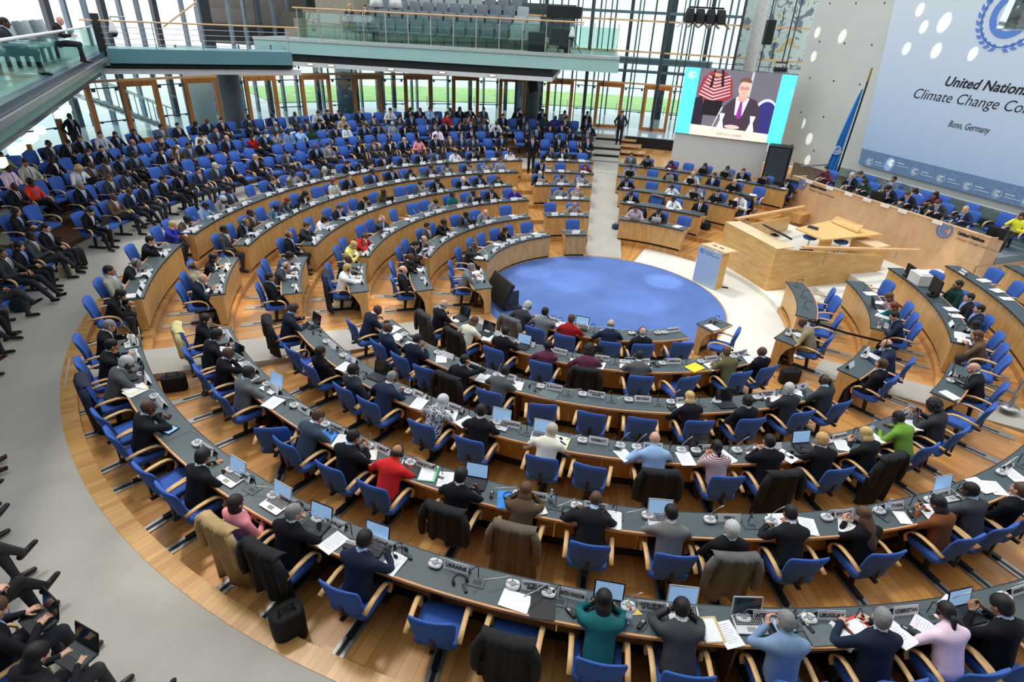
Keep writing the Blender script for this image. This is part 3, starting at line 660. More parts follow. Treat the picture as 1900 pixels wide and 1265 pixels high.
# ---------------- gallery over the far rows
ZG = 5.6
G0 = Vector(at(470, 68, ZG)); G1 = Vector(at(1150, 107, ZG)); gd = (G1 - G0).normalized(); gn = Vector((-gd.y, gd.x)); GL = (G1 - G0).length
def gp(s_, back, z): q = G0 + gd * s_ + gn * back; return Vector((q.x, q.y, z))
def gbox(b, s0, s1, b0, b1, z0, z1, mi=0):
    ps = [gp(s0, b0, 0), gp(s1, b0, 0), gp(s1, b1, 0), gp(s0, b1, 0)]; b.prism([(p.x, p.y) for p in ps], z0, z1, mi)
b = MB(); gbox(b, 0, GL, 0, 7, ZG - 0.16, ZG); struct('floor_gallery', b, mat('gallery_floor', (150, 160, 158), 0.5))
b = MB(); gbox(b, 0, GL, -0.04, 0.0, ZG - 0.66, ZG - 0.1); struct('wall_gallery_fascia', b, M_TEALL)
b = MB(); gbox(b, 0, GL, -0.10, 0.04, ZG - 0.10, ZG + 0.03); struct('trim_40', b, mat('ledge_metal', (190, 198, 196), 0.4, 0.3))
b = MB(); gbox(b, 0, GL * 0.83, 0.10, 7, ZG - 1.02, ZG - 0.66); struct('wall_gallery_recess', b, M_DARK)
b = MB(); gbox(b, 0, GL * 0.83, 0.02, 6.5, ZG - 1.22, ZG - 1.02); struct('ceiling_gallery', b, M_SOFF)
for px in (575, 615, 725, 820, 915):
    s_ = (Vector(at(px, 118, 4.5)) - G0).dot(gd) * 1.0; p = gp(min(max(s_ + 0, 0.5), GL), -0.005, ZG - 1.10)
    q = min(((abs(proj(*gp(t, 0, ZG - 1.1))[0] - px), t) for t in [k * 0.1 for k in range(int(GL * 10))]))[1]; p = gp(q, 0.0, ZG - 1.10)
    o = empty('downlight', p, math.atan2(gd.y, gd.x)); tag(o, 'small warm downlight set in the white gallery soffit, %s along' % ordinal((575, 615, 725, 820, 915).index(px) + 1), 'light', 'gallery downlights')
    link('lamp', MB().ell((0, 0, 0), (0.16, 0.02, 0.03)).mesh('lamp', mat('warm_lamp', (255, 225, 170), 0.5, emit=(255, 225, 170), estr=3)), o)
    link('ring', MB().tube([(0.2 * math.cos(a), 0, 0.045 * math.sin(a)) for a in [2 * PI * k / 16 for k in range(17)]], 0.012, 5).mesh('ring', M_STEEL), o)
t = empty('gallery_balustrade', gp(0, 0, ZG)); tag(t, 'glass balustrade with wooden handrail along the far gallery edge', 'balustrade')
def loc(p): return p - gp(0, 0, ZG)
b = MB(); b.tube([loc(gp(2.2, 0.05, ZG + 1.36)), loc(gp(GL * 0.90, 0.05, ZG + 1.36))], 0.035, 8); link('handrail', b.mesh('handrail', M_HAND), t)
n_ = 15
for k in range(n_):
    s_ = 2.4 + (GL - 2.6) * k / (n_ - 1); b = MB(); b.tube([loc(gp(s_, 0.05, ZG)), loc(gp(s_, 0.05, ZG + 1.36))], 0.022, 6); link('post', b.mesh('post', M_STEEL), t)
    if k < n_ - 1:
        s2 = 2.4 + (GL - 2.6) * (k + 1) / (n_ - 1); b = MB(); ps = [loc(gp(s_ + 0.05, 0.02, ZG + 0.05)), loc(gp(s2 - 0.05, 0.02, ZG + 0.05)), loc(gp(s2 - 0.05, 0.02, ZG + 1.2)), loc(gp(s_ + 0.05, 0.02, ZG + 1.2))]
        o_ = Vector((gn.x, gn.y, 0)) * 0.012; b.add(ps + [p + o_ for p in ps], [(0, 1, 2, 3), (7, 6, 5, 4), (0, 4, 5, 1), (1, 5, 6, 2), (2, 6, 7, 3), (3, 7, 4, 0)]); link('glass_panel', b.mesh('glass_panel', M_GGLASS), t)
# raked seats of the gallery
M_SEATG = mat('grey_seat', (104, 116, 124), 0.8, var=0.1); M_SEATL = mat('pale_seat', (152, 164, 164), 0.8, var=0.1)
b = MB(); b.rbox((0, 0.06, 0.47), (0.62, 0.5, 0.10), 0.06); seat_me = {0: b.mesh('gseat', M_SEATG, True), 1: MB().rbox((0, 0.06, 0.47), (0.62, 0.5, 0.10), 0.06).mesh('gseat', M_SEATL, True)}
back_me = {i: MB().rbox((0, 0.30, 0.78), (0.62, 0.62, 0.09), 0.07, rot=(rad(82), 0, 0)).mesh('gback', m_, True) for i, m_ in enumerate((M_SEATG, M_SEATL))}
leg_me = MB().box((0, 0.12, 0.21), (0.06, 0.10, 0.42)).mesh('gleg', M_DSTEEL)
grow = 0; zr = 0
for r_ in range(4):
    z = ZG + [0, 0.42, 0.86, 1.3][r_]; bk = [2.0, 3.3, 4.5, 5.7][r_]
    b = MB(); gbox(b, 0.4, GL * 0.80 - r_ * 0.35, bk - 0.75, bk + 0.65, ZG, z) if r_ else None
    if r_: struct('floor_tier', b, mat('tier_wood', (150, 140, 122), 0.5))
    n = 0; s_ = 4.0 if r_ < 3 else 2.0
    while s_ < GL * 0.80 - r_ * 0.5:
        e = gp(s_, bk, z)
        u_, v_, _ = proj(e.x, e.y, z + 0.7)
        if v_ > -14 and 395 < u_ < 1000 and not (405 <= u_ < 440) and s_ > 4.6:
            n += 1; c_ = 1 if (int(s_ * 7) % 5 == 0) else 0
            t = empty('gallery_chair', e, math.atan2(gd.y, gd.x))
            tag(t, '%s upholstered gallery seat, %s along %s raked row' % ('pale grey' if c_ else 'dark grey', ordinal(n), ['front', 'second', 'third', 'top'][r_]), 'seat', 'seats of the far gallery')
            link('seat', seat_me[c_], t); link('backrest', back_me[c_], t); link('leg', leg_me, t)
        s_ += 0.74
b = MB()
for k in range(9): gbox(b, GL * 0.80 - k * 0.30, GL * 0.80 - k * 0.30 + 0.9, 1.2 + k * 0.45, 1.75 + k * 0.45, ZG, ZG + 0.15 * (k + 1))
struct('floor_stairs', b, mat('pale_steps', (188, 184, 168), 0.6))
b = MB(); gbox(b, -6.5, 1.4, 5.5, 7.5, ZG - 0.7, ZG + 1.15); gbox(b, -6.5, 1.4, 6.5, 8, ZG + 0.9, ZG + 3.5); struct('wall_gallery_side', b, mat('warm_grey_panel', (118, 112, 104), 0.6))
b = MB(); gbox(b, -6.0, 1.2, 5.3, 5.45, ZG - 0.5, ZG + 0.35); struct('wall_gallery_gap', b, M_DARK)
b = MB(); gbox(b, 1.4, 3.6, 4.5, 7.5, ZG - 0.4, ZG + 3.0); struct('wall_gallery_core', b, mat('beige_panel', (152, 146, 130), 0.6))
b = MB(); gbox(b, -4, GL * 0.86, 7.6, 7.8, ZG, ZG + 2.2); struct('wall_gallery_rear', b, mat('rear_panel', (92, 96, 98), 0.7))

# ---------------- bridge and near-side gallery
ZB = 5.3
B0 = Vector(at(196, 90, ZB)); B1 = Vector(at(541, 97, ZB)); bd = (B1 - B0).normalized(); bn = Vector((-bd.y, bd.x)); BL = (B1 - B0).length
def bp(s_, back, z): q = B0 + bd * s_ + bn * back; return Vector((q.x, q.y, z))
def bbox_(b, s0, s1, b0, b1, z0, z1): ps = [bp(s0, b0, 0), bp(s1, b0, 0), bp(s1, b1, 0), bp(s0, b1, 0)]; b.prism([(p.x, p.y) for p in ps], z0, z1)
b = MB(); bbox_(b, 0, BL, 0, 1.7, ZB - 0.50, ZB); struct('beam', b, M_TEAL)
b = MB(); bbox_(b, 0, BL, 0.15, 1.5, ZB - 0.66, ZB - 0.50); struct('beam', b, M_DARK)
b = MB(); bbox_(b, -0.6, BL + 0.35, 0.3, 1.6, ZB - 0.90, ZB - 0.70); struct('beam', b, M_SOFF)
t = empty('bridge_railing', bp(0, 0, ZB)); tag(t, 'steel railing of thin bars with wooden handrail along the teal bridge', 'railing')
def bl(p): return p - bp(0, 0, ZB)
b = MB(); b.tube([bl(bp(-0.6, 0.06, ZB + 0.92)), bl(bp(BL + 0.4, 0.06, ZB + 0.92))], 0.03, 8); link('handrail', b.mesh('handrail', M_HAND), t)
for k in range(4): b = MB(); zz = ZB + 0.15 + 0.19 * k; b.tube([bl(bp(0, 0.06, zz)), bl(bp(BL, 0.06, zz))], 0.012, 6); link('bar', b.mesh('bar', M_STEEL), t)
for k in range(5): b = MB(); s_ = BL * k / 4 * 0.98 + 0.05; b.tube([bl(bp(s_, 0.06, ZB)), bl(bp(s_, 0.06, ZB + 0.92))], 0.02, 6); link('post', b.mesh('post', M_STEEL), t)
b = MB(); p0 = bp(BL * 0.31, 1.2, ZB + 0.75); p1 = bp(BL * 0.52, 1.5, ZB + 1.7); b.tube([p0, p1], 0.035, 8); tag(link('stair_handrail', b.mesh('stair_handrail', M_HAND)), 'slanting wooden stair handrail behind the bridge railing', 'handrail')
# near-side gallery on the left
ZL = 5.2
L0 = Vector(at(-60, 212, ZL)); L1 = Vector(at(196, 88, ZL)); ld = (L1 - L0).normalized(); ln = Vector((-ld.y, ld.x)); LL = (L1 - L0).length
def lp(s_, back, z): q = L0 + ld * s_ + ln * back; return Vector((q.x, q.y, z))
def lbox(b, s0, s1, b0, b1, z0, z1): ps = [lp(s0, b0, 0), lp(s1, b0, 0), lp(s1, b1, 0), lp(s0, b1, 0)]; b.prism([(p.x, p.y) for p in ps], z0, z1)
b = MB(); lbox(b, -4, LL + 0.8, 0, 6.5, ZL - 0.2, ZL); struct('floor_gallery', b, mat('pale_green_floor', (168, 182, 174), 0.4))
b = MB(); lbox(b, -4, LL + 0.9, -0.22, 0.0, ZL - 0.16, ZL + 0.0); struct('trim_41', b, mat('dark_blue_metal', (70, 82, 104), 0.3, 0.5, var=0.3, scale=8))
b = MB(); lbox(b, -4, LL + 0.9, -0.30, -0.05, ZL - 0.30, ZL - 0.17); struct('trim_42', b, M_STEEL)
b = MB(); lbox(b, -4, LL + 0.9, -0.05, 0.1, ZL - 0.62, ZL - 0.30); struct('wall_gallery_fascia', b, mat('sea_green_fascia', (112, 150, 140), 0.35))
b = MB(); lbox(b, -4, LL + 0.9, 0.12, 4.6, ZL - 0.85, ZL - 0.62); struct('ceiling_gallery', b, M_DSTEEL)
ps = []; b = MB()
for k in range(7):
    s0 = 0.7 + k * 1.15
    if k == 4: continue
    b_ = MB(); lbox(b_, s0, s0 + (0.62 if k % 3 else 0.3), -0.03, 0.14, ZL - 1.02, ZL - 0.88); o = link('ceiling_lamp', b_.mesh('ceiling_lamp', mat('lamp_white', (240, 250, 245), 0.5, emit=(225, 245, 235), estr=0.9)))
    tag(o, 'rectangular white light panel under the side gallery edge, %s along' % ordinal(k + 1), 'light', 'light panels under the side gallery')
t = empty('side_gallery_balustrade', lp(0, 0, ZL)); tag(t, 'glass balustrade with pale metal rail along the side gallery', 'balustrade')
def ll_(p): return p - lp(0, 0, ZL)
b = MB(); b.tube([ll_(lp(-4, 0.02, ZL + 0.98)), ll_(lp(LL, 0.02, ZL + 0.80))], 0.035, 8); link('handrail', b.mesh('handrail', M_SOFF), t)
for k in range(6):
    s0 = -4 + (LL + 4) * k / 6; s1 = -4 + (LL + 4) * (k + 1) / 6 - 0.04; b = MB(); o_ = Vector((ln.x, ln.y, 0)) * 0.014
    ps = [ll_(lp(s0, 0, ZL)), ll_(lp(s1, 0, ZL)), ll_(lp(s1, 0, ZL + 0.78)), ll_(lp(s0, 0, ZL + 0.90))]
    b.add(ps + [p + o_ for p in ps], [(0, 1, 2, 3), (7, 6, 5, 4), (0, 4, 5, 1), (1, 5, 6, 2), (2, 6, 7, 3), (3, 7, 4, 0)]); link('glass_panel', b.mesh('glass_panel', M_GGLASS), t)
SG0 = Vector(at(14, 138, ZL)); SG1 = Vector(at(118, 108, ZL)); sgd = (SG1 - SG0).normalized(); SGR = math.atan2(ld.y, ld.x)
for k in range(8):
    q_ = SG0 + (SG1 - SG0) * (k / 7); e = Vector((q_.x, q_.y, ZL)); t = empty('gallery_chair', e, SGR); tag(t, 'grey upholstered seat in the side gallery behind glass, %s along' % ordinal(k + 1), 'seat', 'seats of the side gallery')
    link('seat', seat_me[k % 2], t); link('backrest', back_me[k % 2], t); link('leg', leg_me, t)
p = Vector((*aty(60, 60, 6.0)[:1], 6.0)); a_ = lp(LL * 0.72, 4.5, ZL); struct('column', MB().box((a_.x, a_.y, ZL + 2.5), (0.5, 0.5, 5.0), rot=(0, 0, 0.6)), mat('bronze_column', (96, 88, 84), 0.5))
b = MB(); q0 = lp(-3, 5.2, ZL + 1.55); q1 = lp(LL - 1, 5.2, ZL + 1.55); b.tube([q0, q1], 0.05, 8); struct('beam', b, M_SOFF)
b = MB(); q0 = bp(-0.1, 0.1, ZB - 0.1); b.box((q0.x, q0.y, ZB + 0.5), (0.2, 0.2, 1.3)); struct('column', b, M_DARK)
def on_line(P0, d_, px, z, zoff=0):
    return min(((abs(proj(P0.x + d_.x * t, P0.y + d_.y * t, z)[0] - px), t) for t in [k * 0.05 for k in range(-100, 600)]))[1]
e = bp(on_line(B0, bd, 212, ZB + .5), -0.25, ZB + 0.55); t = empty('security_camera', e); tag(t, 'white dome camera hanging at the corner of the bridge', 'camera')
link('body', MB().lathe([(0.05, 0.42), (0.07, 0.3), (0.13, 0.1), (0.16, 0.0)], 14).mesh('cam_body', M_SOFF, True), t); link('dome', MB().ell((0, 0, -0.02), (0.13, 0.13, 0.14)).mesh('cam_dome', M_SCRD, True), t)
link('arm', MB().tube([(0, 0, 0.42), (0, 0, 0.52), (0.5, 0.1, 0.52)], 0.03, 6).mesh('cam_arm', M_STEEL), t)
e = gp(on_line(G0, gd, 1063, ZG + 1), -0.15, ZG + 0.75); t2 = empty('security_camera', e); tag(t2, 'white dome camera hanging from the end of the far gallery', 'camera')
for c_ in t.children:
    q = c_.copy(); COL.objects.link(q); q.parent = t2
# lamps and speakers hung over the gallery end
for i, px in enumerate((1024, 1046, 1066)):
    s_ = on_line(G0, gd, px, ZG + 2.0); e = gp(s_, 1.2, ZG + 1.75); t = empty('loudspeaker', e, math.atan2(gd.y, gd.x))
    tag(t, 'flat black loudspeaker on a stand at the gallery end, %s of three' % ordinal(i + 1), 'speaker', 'loudspeakers at the gallery end')
    link('cabinet', MB().rbox((0, 0, 0), (0.6, 0.4, 0.5), 0.04).mesh('cab', M_LEATH), t); link('pole', MB().tube([(0, 0, -0.2), (0, 0, -1.1)], 0.03, 6).mesh('pole', M_BLACK), t)
    for k in range(3): link('leg', MB().tube([(0, 0, -1.1), (0.45 * math.cos(k * 2.1), 0.45 * math.sin(k * 2.1), -1.72)], 0.02, 6).mesh('leg', M_BLACK), t)
for i, (px, w_) in enumerate(((990, 0.8), (1035, 1.0))):
    s_ = on_line(G0, gd, px, ZG + .5); e = gp(s_, 1.6 + i * .5, ZG); t = empty('equipment_case', e, math.atan2(gd.y, gd.x)); tag(t, '%s black equipment case standing at the end of the far gallery' % ('tall' if i else 'low'), 'case')
    link('body', MB().rbox((0, 0, 0.4 + .1 * i), (w_, 0.6, 0.8 + .2 * i), 0.04).mesh('case', M_LEATH), t); link('lid', MB().rbox((0, 0, 0.83 + .2 * i), (w_ + .03, 0.63, 0.06), 0.04).mesh('case', M_DSTEEL), t)
# loudspeaker array on the column below the gallery
e = pol(18.9, cyl(988, 140, 18.9)[0], 4.05); t = empty('column_loudspeaker', e, rad(96 + 90)); tag(t, 'tilted black loudspeaker fixed in front of the grey column under the gallery', 'speaker')
link('cabinet', MB().rbox((0, 0, 0), (0.5, 0.45, 1.0), 0.05, rot=(0.2, 0.15, 0)).mesh('cab', M_LEATH), t); link('bracket', MB().box((0, -0.5, 0.3), (0.1, 1.0, 0.1)).mesh('br', M_DSTEEL), t)
e = pol(18.7, cyl(1000, 118, 18.7)[0], 4.9); t = empty('blue_spotlight', e, 0.3); tag(t, 'dark blue lit stage lamp under the gallery corner', 'lamp')
link('housing', MB().rbox((0, 0, 0), (0.9, 0.5, 0.42), 0.06).mesh('hs', mat('blue_lamp', (48, 66, 150), 0.4)), t); link('lens', MB().ell((0.4, -0.2, -0.1), (0.14, 0.14, 0.16)).mesh('ln', M_SCRD, True), t)

# unseen roof slab added to shade the near rows; near wall and gallery floor
b = MB(); b.box((0, -20.5, 12.6), (60, 13, 0.3)); struct('ceiling_shade', b, M_SOFF)
b = MB(); b.arc(21.4, 21.7, 196, 330, 0.8, 12.5, step=4); struct('wall_near', b, mat('near_wall', (150, 150, 146), 0.7))
b = MB(); b.box((-2.5, -18.2, 5.05), (24, 5.6, 0.3)); struct('floor_gallery', b, mat('near_gallery_floor', (120, 120, 118), 0.7))
# ---------------- podium side: wall, banner, screen, desks of the officers
W0 = Vector((9.95, 14.2)); wd = Vector((0.365, -0.931)).normalized(); wnn = Vector((wd.y, -wd.x))          # wnn looks into the hall
def wpix(u, v, off=0.0):
    dx, dy, dz = ray(u, v); o = W0 + wnn * off; den = dx * wnn.x + dy * wnn.y; t = ((o.x - CAM_X) * wnn.x + (o.y - CAM_Y) * wnn.y) / den
    X, Y, Z = CAM_X + dx * t, CAM_Y + dy * t, CAM_Z + dz * t; return (Vector((X, Y)) - W0).dot(wd), Z
def wp(s_, z, off=0.0): q = W0 + wd * s_ + wnn * off; return Vector((q.x, q.y, z))
class Sheet:
    "a flat thing in a vertical plane: 2D outlines turned into thin solids"
    def __init__(s, origin, ux, uz, n): s.o = Vector(origin); s.ux = Vector(ux); s.uz = Vector(uz); s.n = Vector(n)
    def P(s, x, z, d=0.0): return s.o + s.ux * x + s.uz * z + s.n * d
    def poly(s, b, pts, d0, d1, mi=0):
        n = len(pts); vs = [s.P(x, z, d1) for x, z in pts] + [s.P(x, z, d0) for x, z in pts]
        return b.add(vs, [tuple(range(n)), tuple(range(2 * n - 1, n - 1, -1))] + [(i, n + i, n + (i + 1) % n, (i + 1) % n) for i in range(n)], mi)
    def ringarc(s, b, cx, cz, r0, r1, a0, a1, d0, d1, mi=0, n=20):
        pts = []
        for k in range(n):
            t0, t1 = rad(a0 + (a1 - a0) * k / n), rad(a0 + (a1 - a0) * (k + 1) / n)
            s.poly(b, [(cx + r0 * math.cos(t0), cz + r0 * math.sin(t0)), (cx + r1 * math.cos(t0), cz + r1 * math.sin(t0)), (cx + r1 * math.cos(t1), cz + r1 * math.sin(t1)), (cx + r0 * math.cos(t1), cz + r0 * math.sin(t1))], d0, d1, mi)
def emblem(b, sh, cx, cz, R, d0, d1, mi=0, leaves=11):
    "two letter-like open rings inside a laurel wreath"
    sh.ringarc(b, cx, cz, R * 0.42, R * 0.62, 35, 325, d0, d1, mi, 24); sh.ringarc(b, cx + R * 0.06, cz, R * 0.16, R * 0.30, 40, 320, d0, d1, mi, 16)
    for side in (-1, 1):
        for k in range(leaves):
            a = rad(-78 + 128 * k / (leaves - 1)); rr = R * 0.86; px, pz = cx + side * rr * math.cos(a), cz + rr * math.sin(a)
            for dr, tilt in ((R * 0.09, 0.5), (-R * 0.02, 0.05)):
                ta = a + PI / 2 - tilt; qx, qz = math.cos(ta) * side, math.sin(ta); l = R * 0.24; wv = R * 0.055; bx, bz = px + side * dr * math.cos(a), pz + dr * math.sin(a)
                nx, nz_ = -qz, qx
                sh.poly(b, [(bx - qx * l / 2, bz - qz * l / 2), (bx + nx * wv, bz + nz_ * wv), (bx + qx * l / 2, bz + qz * l / 2), (bx - nx * wv, bz - nz_ * wv)][::(1 if side > 0 else -1)], d0, d1, mi)
        sh.ringarc(b, cx, cz, R * 0.84, R * 0.87, -95 if side > 0 else 180 - 50, 50 if side > 0 else 275, d0, d1, mi, 16)
TEXTS = {}
def textmesh(body_, size, ext=0.002, bold=0.0, shear=0.0, mat_=None, align='LEFT'):
    key = (body_, size, ext, bold, shear, mat_.name, align)
    if key in TEXTS: return TEXTS[key]
    c = bpy.data.curves.new('lettering', 'FONT'); c.body = body_; c.size = size; c.extrude = ext; c.offset = bold; c.shear = shear; c.align_x = align; c.align_y = 'CENTER'; c.space_line = 0.85; c.resolution_u = 3
    o = bpy.data.objects.new('tmp', c); COL.objects.link(o); dg = bpy.context.evaluated_depsgraph_get(); dg.update()
    me = bpy.data.meshes.new_from_object(o.evaluated_get(dg)); me.name = 'lettering'; me.materials.clear(); me.materials.append(mat_); bpy.data.objects.remove(o); bpy.data.curves.remove(c); TEXTS[key] = me; return me
def basis(x, y, z, o): return Matrix(((x[0], y[0], z[0], o[0]), (x[1], y[1], z[1], o[1]), (x[2], y[2], z[2], o[2]), (0, 0, 0, 1)))
UP = Vector((0, 0, 1)); WX = Vector((wd.x, wd.y, 0)); WN = Vector((wnn.x, wnn.y, 0))
b = MB(); ps = [wp(0, 0, 0), wp(19, 0, 0), wp(19, 0, -0.35), wp(0, 0, -0.35)]; b.prism([(p.x, p.y) for p in ps][::-1], 1.65, 13); wall = struct('wall_podium', b, M_WALL)
b = MB(); holes = [(0.7 + 1.35 * i, 2.35 + 1.45 * j) for i in range(12) for j in range(7)]
for s_, z in holes:
    for q in ((s_, z),): b.tube([wp(q[0], q[1], -0.05), wp(q[0], q[1], 0.012)], 0.035, 8)
link('tie_holes', b.mesh('tie_holes', M_DARK), wall)
b = MB(); ps = [wp(0.6, 0, -0.5), wp(19, 0, -0.5), wp(19, 0, -1.0), wp(0.6, 0, -1.0)]; b.prism([(p.x, p.y) for p in ps][::-1], 0.3, 1.7); struct('wall_podium_foot', b, mat('grey_render', (150, 156, 156), 0.6))
b = MB(); ps = [wp(-1.8, 0, 1.5), wp(0.6, 0, 0.4), wp(0.6, 0, -1.0), wp(-1.8, 0, 0)]; 
# banner with its own colours: pale above, bluer below, printed band at the foot
def bannermat():
    m = bpy.data.materials.new('banner_print'); m.use_nodes = True; nt = m.node_tree; N = nt.nodes; L = nt.links; bs = N['Principled BSDF']; bs.inputs['Roughness'].default_value = 0.45
    t = N.new('ShaderNodeTexCoord'); s = N.new('ShaderNodeSeparateXYZ'); L.new(t.outputs['Object'], s.inputs[0]); mr = N.new('ShaderNodeMapRange'); mr.inputs[1].default_value = 2.3; mr.inputs[2].default_value = 9.0; L.new(s.outputs['Z'], mr.inputs[0])
    r = N.new('ShaderNodeValToRGB'); L.new(mr.outputs[0], r.inputs[0]); e = r.color_ramp.elements; e[0].position = 0.0; e[0].color = (*lin((178, 205, 240)), 1); e[1].position = 1.0; e[1].color = (*lin((214, 226, 232)), 1)
    q = e.new(0.45); q.color = (*lin((198, 216, 238)), 1); L.new(r.outputs[0], bs.inputs['Base Color']); return m
s0, z0 = wpix(1593, 304, 0.1); s1, z1 = wpix(1660, 2, 0.1); sl = (s1 - s0) / (z1 - z0)
SH = Sheet(wp(0, 0, 0), WX, UP, WN)
banner = tag(link('banner', SH.poly(MB(), [(s0, z0), (16.5, z0), (16.5, 12), (s0 + sl * (12 - z0), 12)][::-1][::-1], 0.05, 0.10).mesh('banner', bannermat())), 'tall pale blue conference banner with emblem hanging on the concrete wall', 'banner')
_, zb = wpix(1597, 283, 0.1)
b = MB(); SH.poly(b, [(s0, z0), (16.5, z0), (16.5, z0 + 0.62), (s0 + sl * .6, z0 + 0.62)], 0.10, 0.108); link('foot_band', b.mesh('foot_band', mat('banner_band', (118, 146, 186), 0.5)), banner)
M_EMBL = mat('emblem_blue', (94, 136, 214), 0.5, var=0.02); M_WHITE = mat('print_white', (236, 242, 248), 0.5)
b = MB(); 
for px, py in ((1613, 300), (1654, 302), (1697, 318), (1745, 331), (1795, 345), (1850, 359), (1905, 374)):
    es, ez = wpix(px, py, 0.11); emblem(b, SH, es, ez, 0.17, 0.108, 0.114, 0, 5)
    SH.poly(b, [(es + .25, ez + .04), (es + .55, ez + .04), (es + .55, ez + .065), (es + .25, ez + .065)], 0.108, 0.113); SH.poly(b, [(es + .25, ez - .05), (es + .75, ez - .05), (es + .75, ez - .035), (es + .25, ez - .035)], 0.108, 0.113)
link('small_emblems', b.mesh('small_emblems', M_WHITE), banner)
es, ez = wpix(1878, 28, 0.11); b = MB(); _, e2 = wpix(1878, 92, 0.11); emblem(b, SH, es, ez, (ez - e2) * 1.12, 0.10, 0.112); link('emblem', b.mesh('emblem', M_EMBL), banner)
def wtext(s, u, v, px, bold, par, m, hpx):
    s_, z = wpix(u, v, 0.11); _, zt = wpix(u, v - hpx, 0.11); me = textmesh(s, (zt - z) * 1.42, 0.003, bold, 0.25, m); o = link('lettering', me, par)
    o.matrix_world = basis(WX, UP, WN, wp(s_, z + (zt - z) * 0.35, 0.105)); s2, _ = wpix(px, v, 0.11); w_ = max(c[0] for c in o.bound_box); o.scale = ((s2 - s_) / w_, 1, 1) if False else (o.scale[0], 1, 1); return o
def wfit(s, u0, v0, u1, v1, bold, m, h):
    "line of italic lettering running from u0,v0 to u1,v1 on the wall plane"
    a0, za = wpix(u0, v0, 0.11); a1, _ = wpix(u1, v1, 0.11); me = textmesh(s, 1.0, 0.003, bold, 0.25, m); w_ = max(v.co.x for v in me.vertices) - min(v.co.x for v in me.vertices)
    hh = max(v.co.y for v in me.vertices); _, zt = wpix(u0, v0 - h, 0.11); o = link('lettering', me, banner); o.matrix_world = basis(WX * ((a1 - a0) / w_), UP * ((zt - za) / hh / 2), WN, wp(a0, (za + zt) / 2, 0.105))
wfit('United Nations', 1749, 161, 1899, 188, 0.02, M_INK, 21); wfit('Climate Change Conference', 1690, 183, 1990, 250, -0.005, M_INK, 21); wfit('Bonn, Germany', 1757, 236, 1834, 247, 0.0, M_INK, 14)

# head desk
HA = Vector((8.50, 8.78)); HB = Vector((11.46, 1.62)); hd = (HB - HA).normalized(); hn = Vector((-hd.y, hd.x)); HL = (HB - HA).length
if hn.x < 0: hn = -hn
def hp(s_, back, z): q = HA + hd * s_ + hn * back; return Vector((q.x, q.y, z))
def hbox(b, s0, s1, b0, b1, z0, z1, mi=0): ps = [hp(s0, b0, 0), hp(s1, b0, 0), hp(s1, b1, 0), hp(s0, b1, 0)]; b.prism([(p.x, p.y) for p in ps], z0, z1, mi)
M_BIRCH = wood('pale_birch', (208, 166, 124), (224, 184, 142), 0.45, (2, 2, 0.8), scale=1.6)
b = MB(); hbox(b, -0.5, HL + 0.06, 0.10, 6.0, 0.1, 0.99); hbox(b, -0.5, HL + 0.06, 0.75, 6.0, 0.9, 1.22); struct('floor_podium', b, [mat('podium_carpet', (132, 144, 152), 0.9)])
b = MB(); hbox(b, -0.5, HL + 0.06, 0.0, 0.10, 0.1, 0.995); hbox(b, HL + 0.0, HL + 0.10, 0.0, 2.6, 0.1, 0.995); struct('wall_podium_plinth', b, M_BIRCH)
t = empty('head_desk', hp(0, 0, 0.99)); tag(t, 'long pale birch officers desk with emblem on its tall front', 'desk')
def hl(p): return p - hp(0, 0, 0.99)
def hpart(name, parts, m):
    b = MB()
    for a in parts: hbox(b, *a)
    o = link(name, b.mesh(name, m), t); o.location = -Vector(t.location); return o
hpart('front_panel', [(0, HL, 0.02, 0.06, 1.0, 1.90)], M_BIRCH); hpart('end_panel', [(HL, HL + 0.05, 0.02, 0.72, 1.0, 1.90)], M_BIRCH); hpart('end_panel', [(-0.05, 0.0, 0.02, 0.72, 1.0, 1.90)], M_BIRCH)
hpart('top_rim', [(-0.05, HL + .05, 0.0, 0.14, 1.90, 1.93)], M_BIRCH); hpart('worktop', [(0, HL, 0.14, 0.72, 1.72, 1.755)], mat('desk_white', (226, 226, 222), 0.5))
HSH = Sheet(hp(0, 0, 0), (hd.x, hd.y, 0), UP, (-hn.x, -hn.y, 0))
def hpix(u, v):
    dx, dy, dz = ray(u, v); den = dx * hn.x + dy * hn.y; t_ = ((HA.x - CAM_X) * hn.x + (HA.y - CAM_Y) * hn.y) / den; X, Y = CAM_X + dx * t_, CAM_Y + dy * t_
    return (Vector((X, Y)) - HA).dot(hd), CAM_Z + dz * t_
for (u, v), r_ in (((1488, 341), 0.22), ((1752, 427), 0.26)):
    es, ez = hpix(u, v); b = MB(); emblem(b, HSH, es, ez, r_, -0.01, 0.006, 0, 9); o = link('emblem', b.mesh('emblem', M_EMBL), t); o.location = -Vector(t.location)
    for line, dz, sc, bo, m_ in (('United Nations', 0.05, 0.13, 0.01, M_INK), ('Climate Change Conference', -0.11, 0.11, 0, mat('grey_print', (128, 110, 96), 0.6))):
        me = textmesh(line, sc, 0.002, bo, 0.2, m_); o = link('lettering', me, t); o.matrix_local = basis((hd.x, hd.y, 0), UP, (-hn.x, -hn.y, 0), hp(es + r_ + 0.15, 0.014, 0.99) - hp(0, 0, 0.99) + Vector((0, 0, ez + dz - 0.99)) * 0 + Vector((-hn.x, -hn.y, 0)) * 0.004 + Vector((0, 0, 0)))
        o.location.z = ez + dz - 0.99
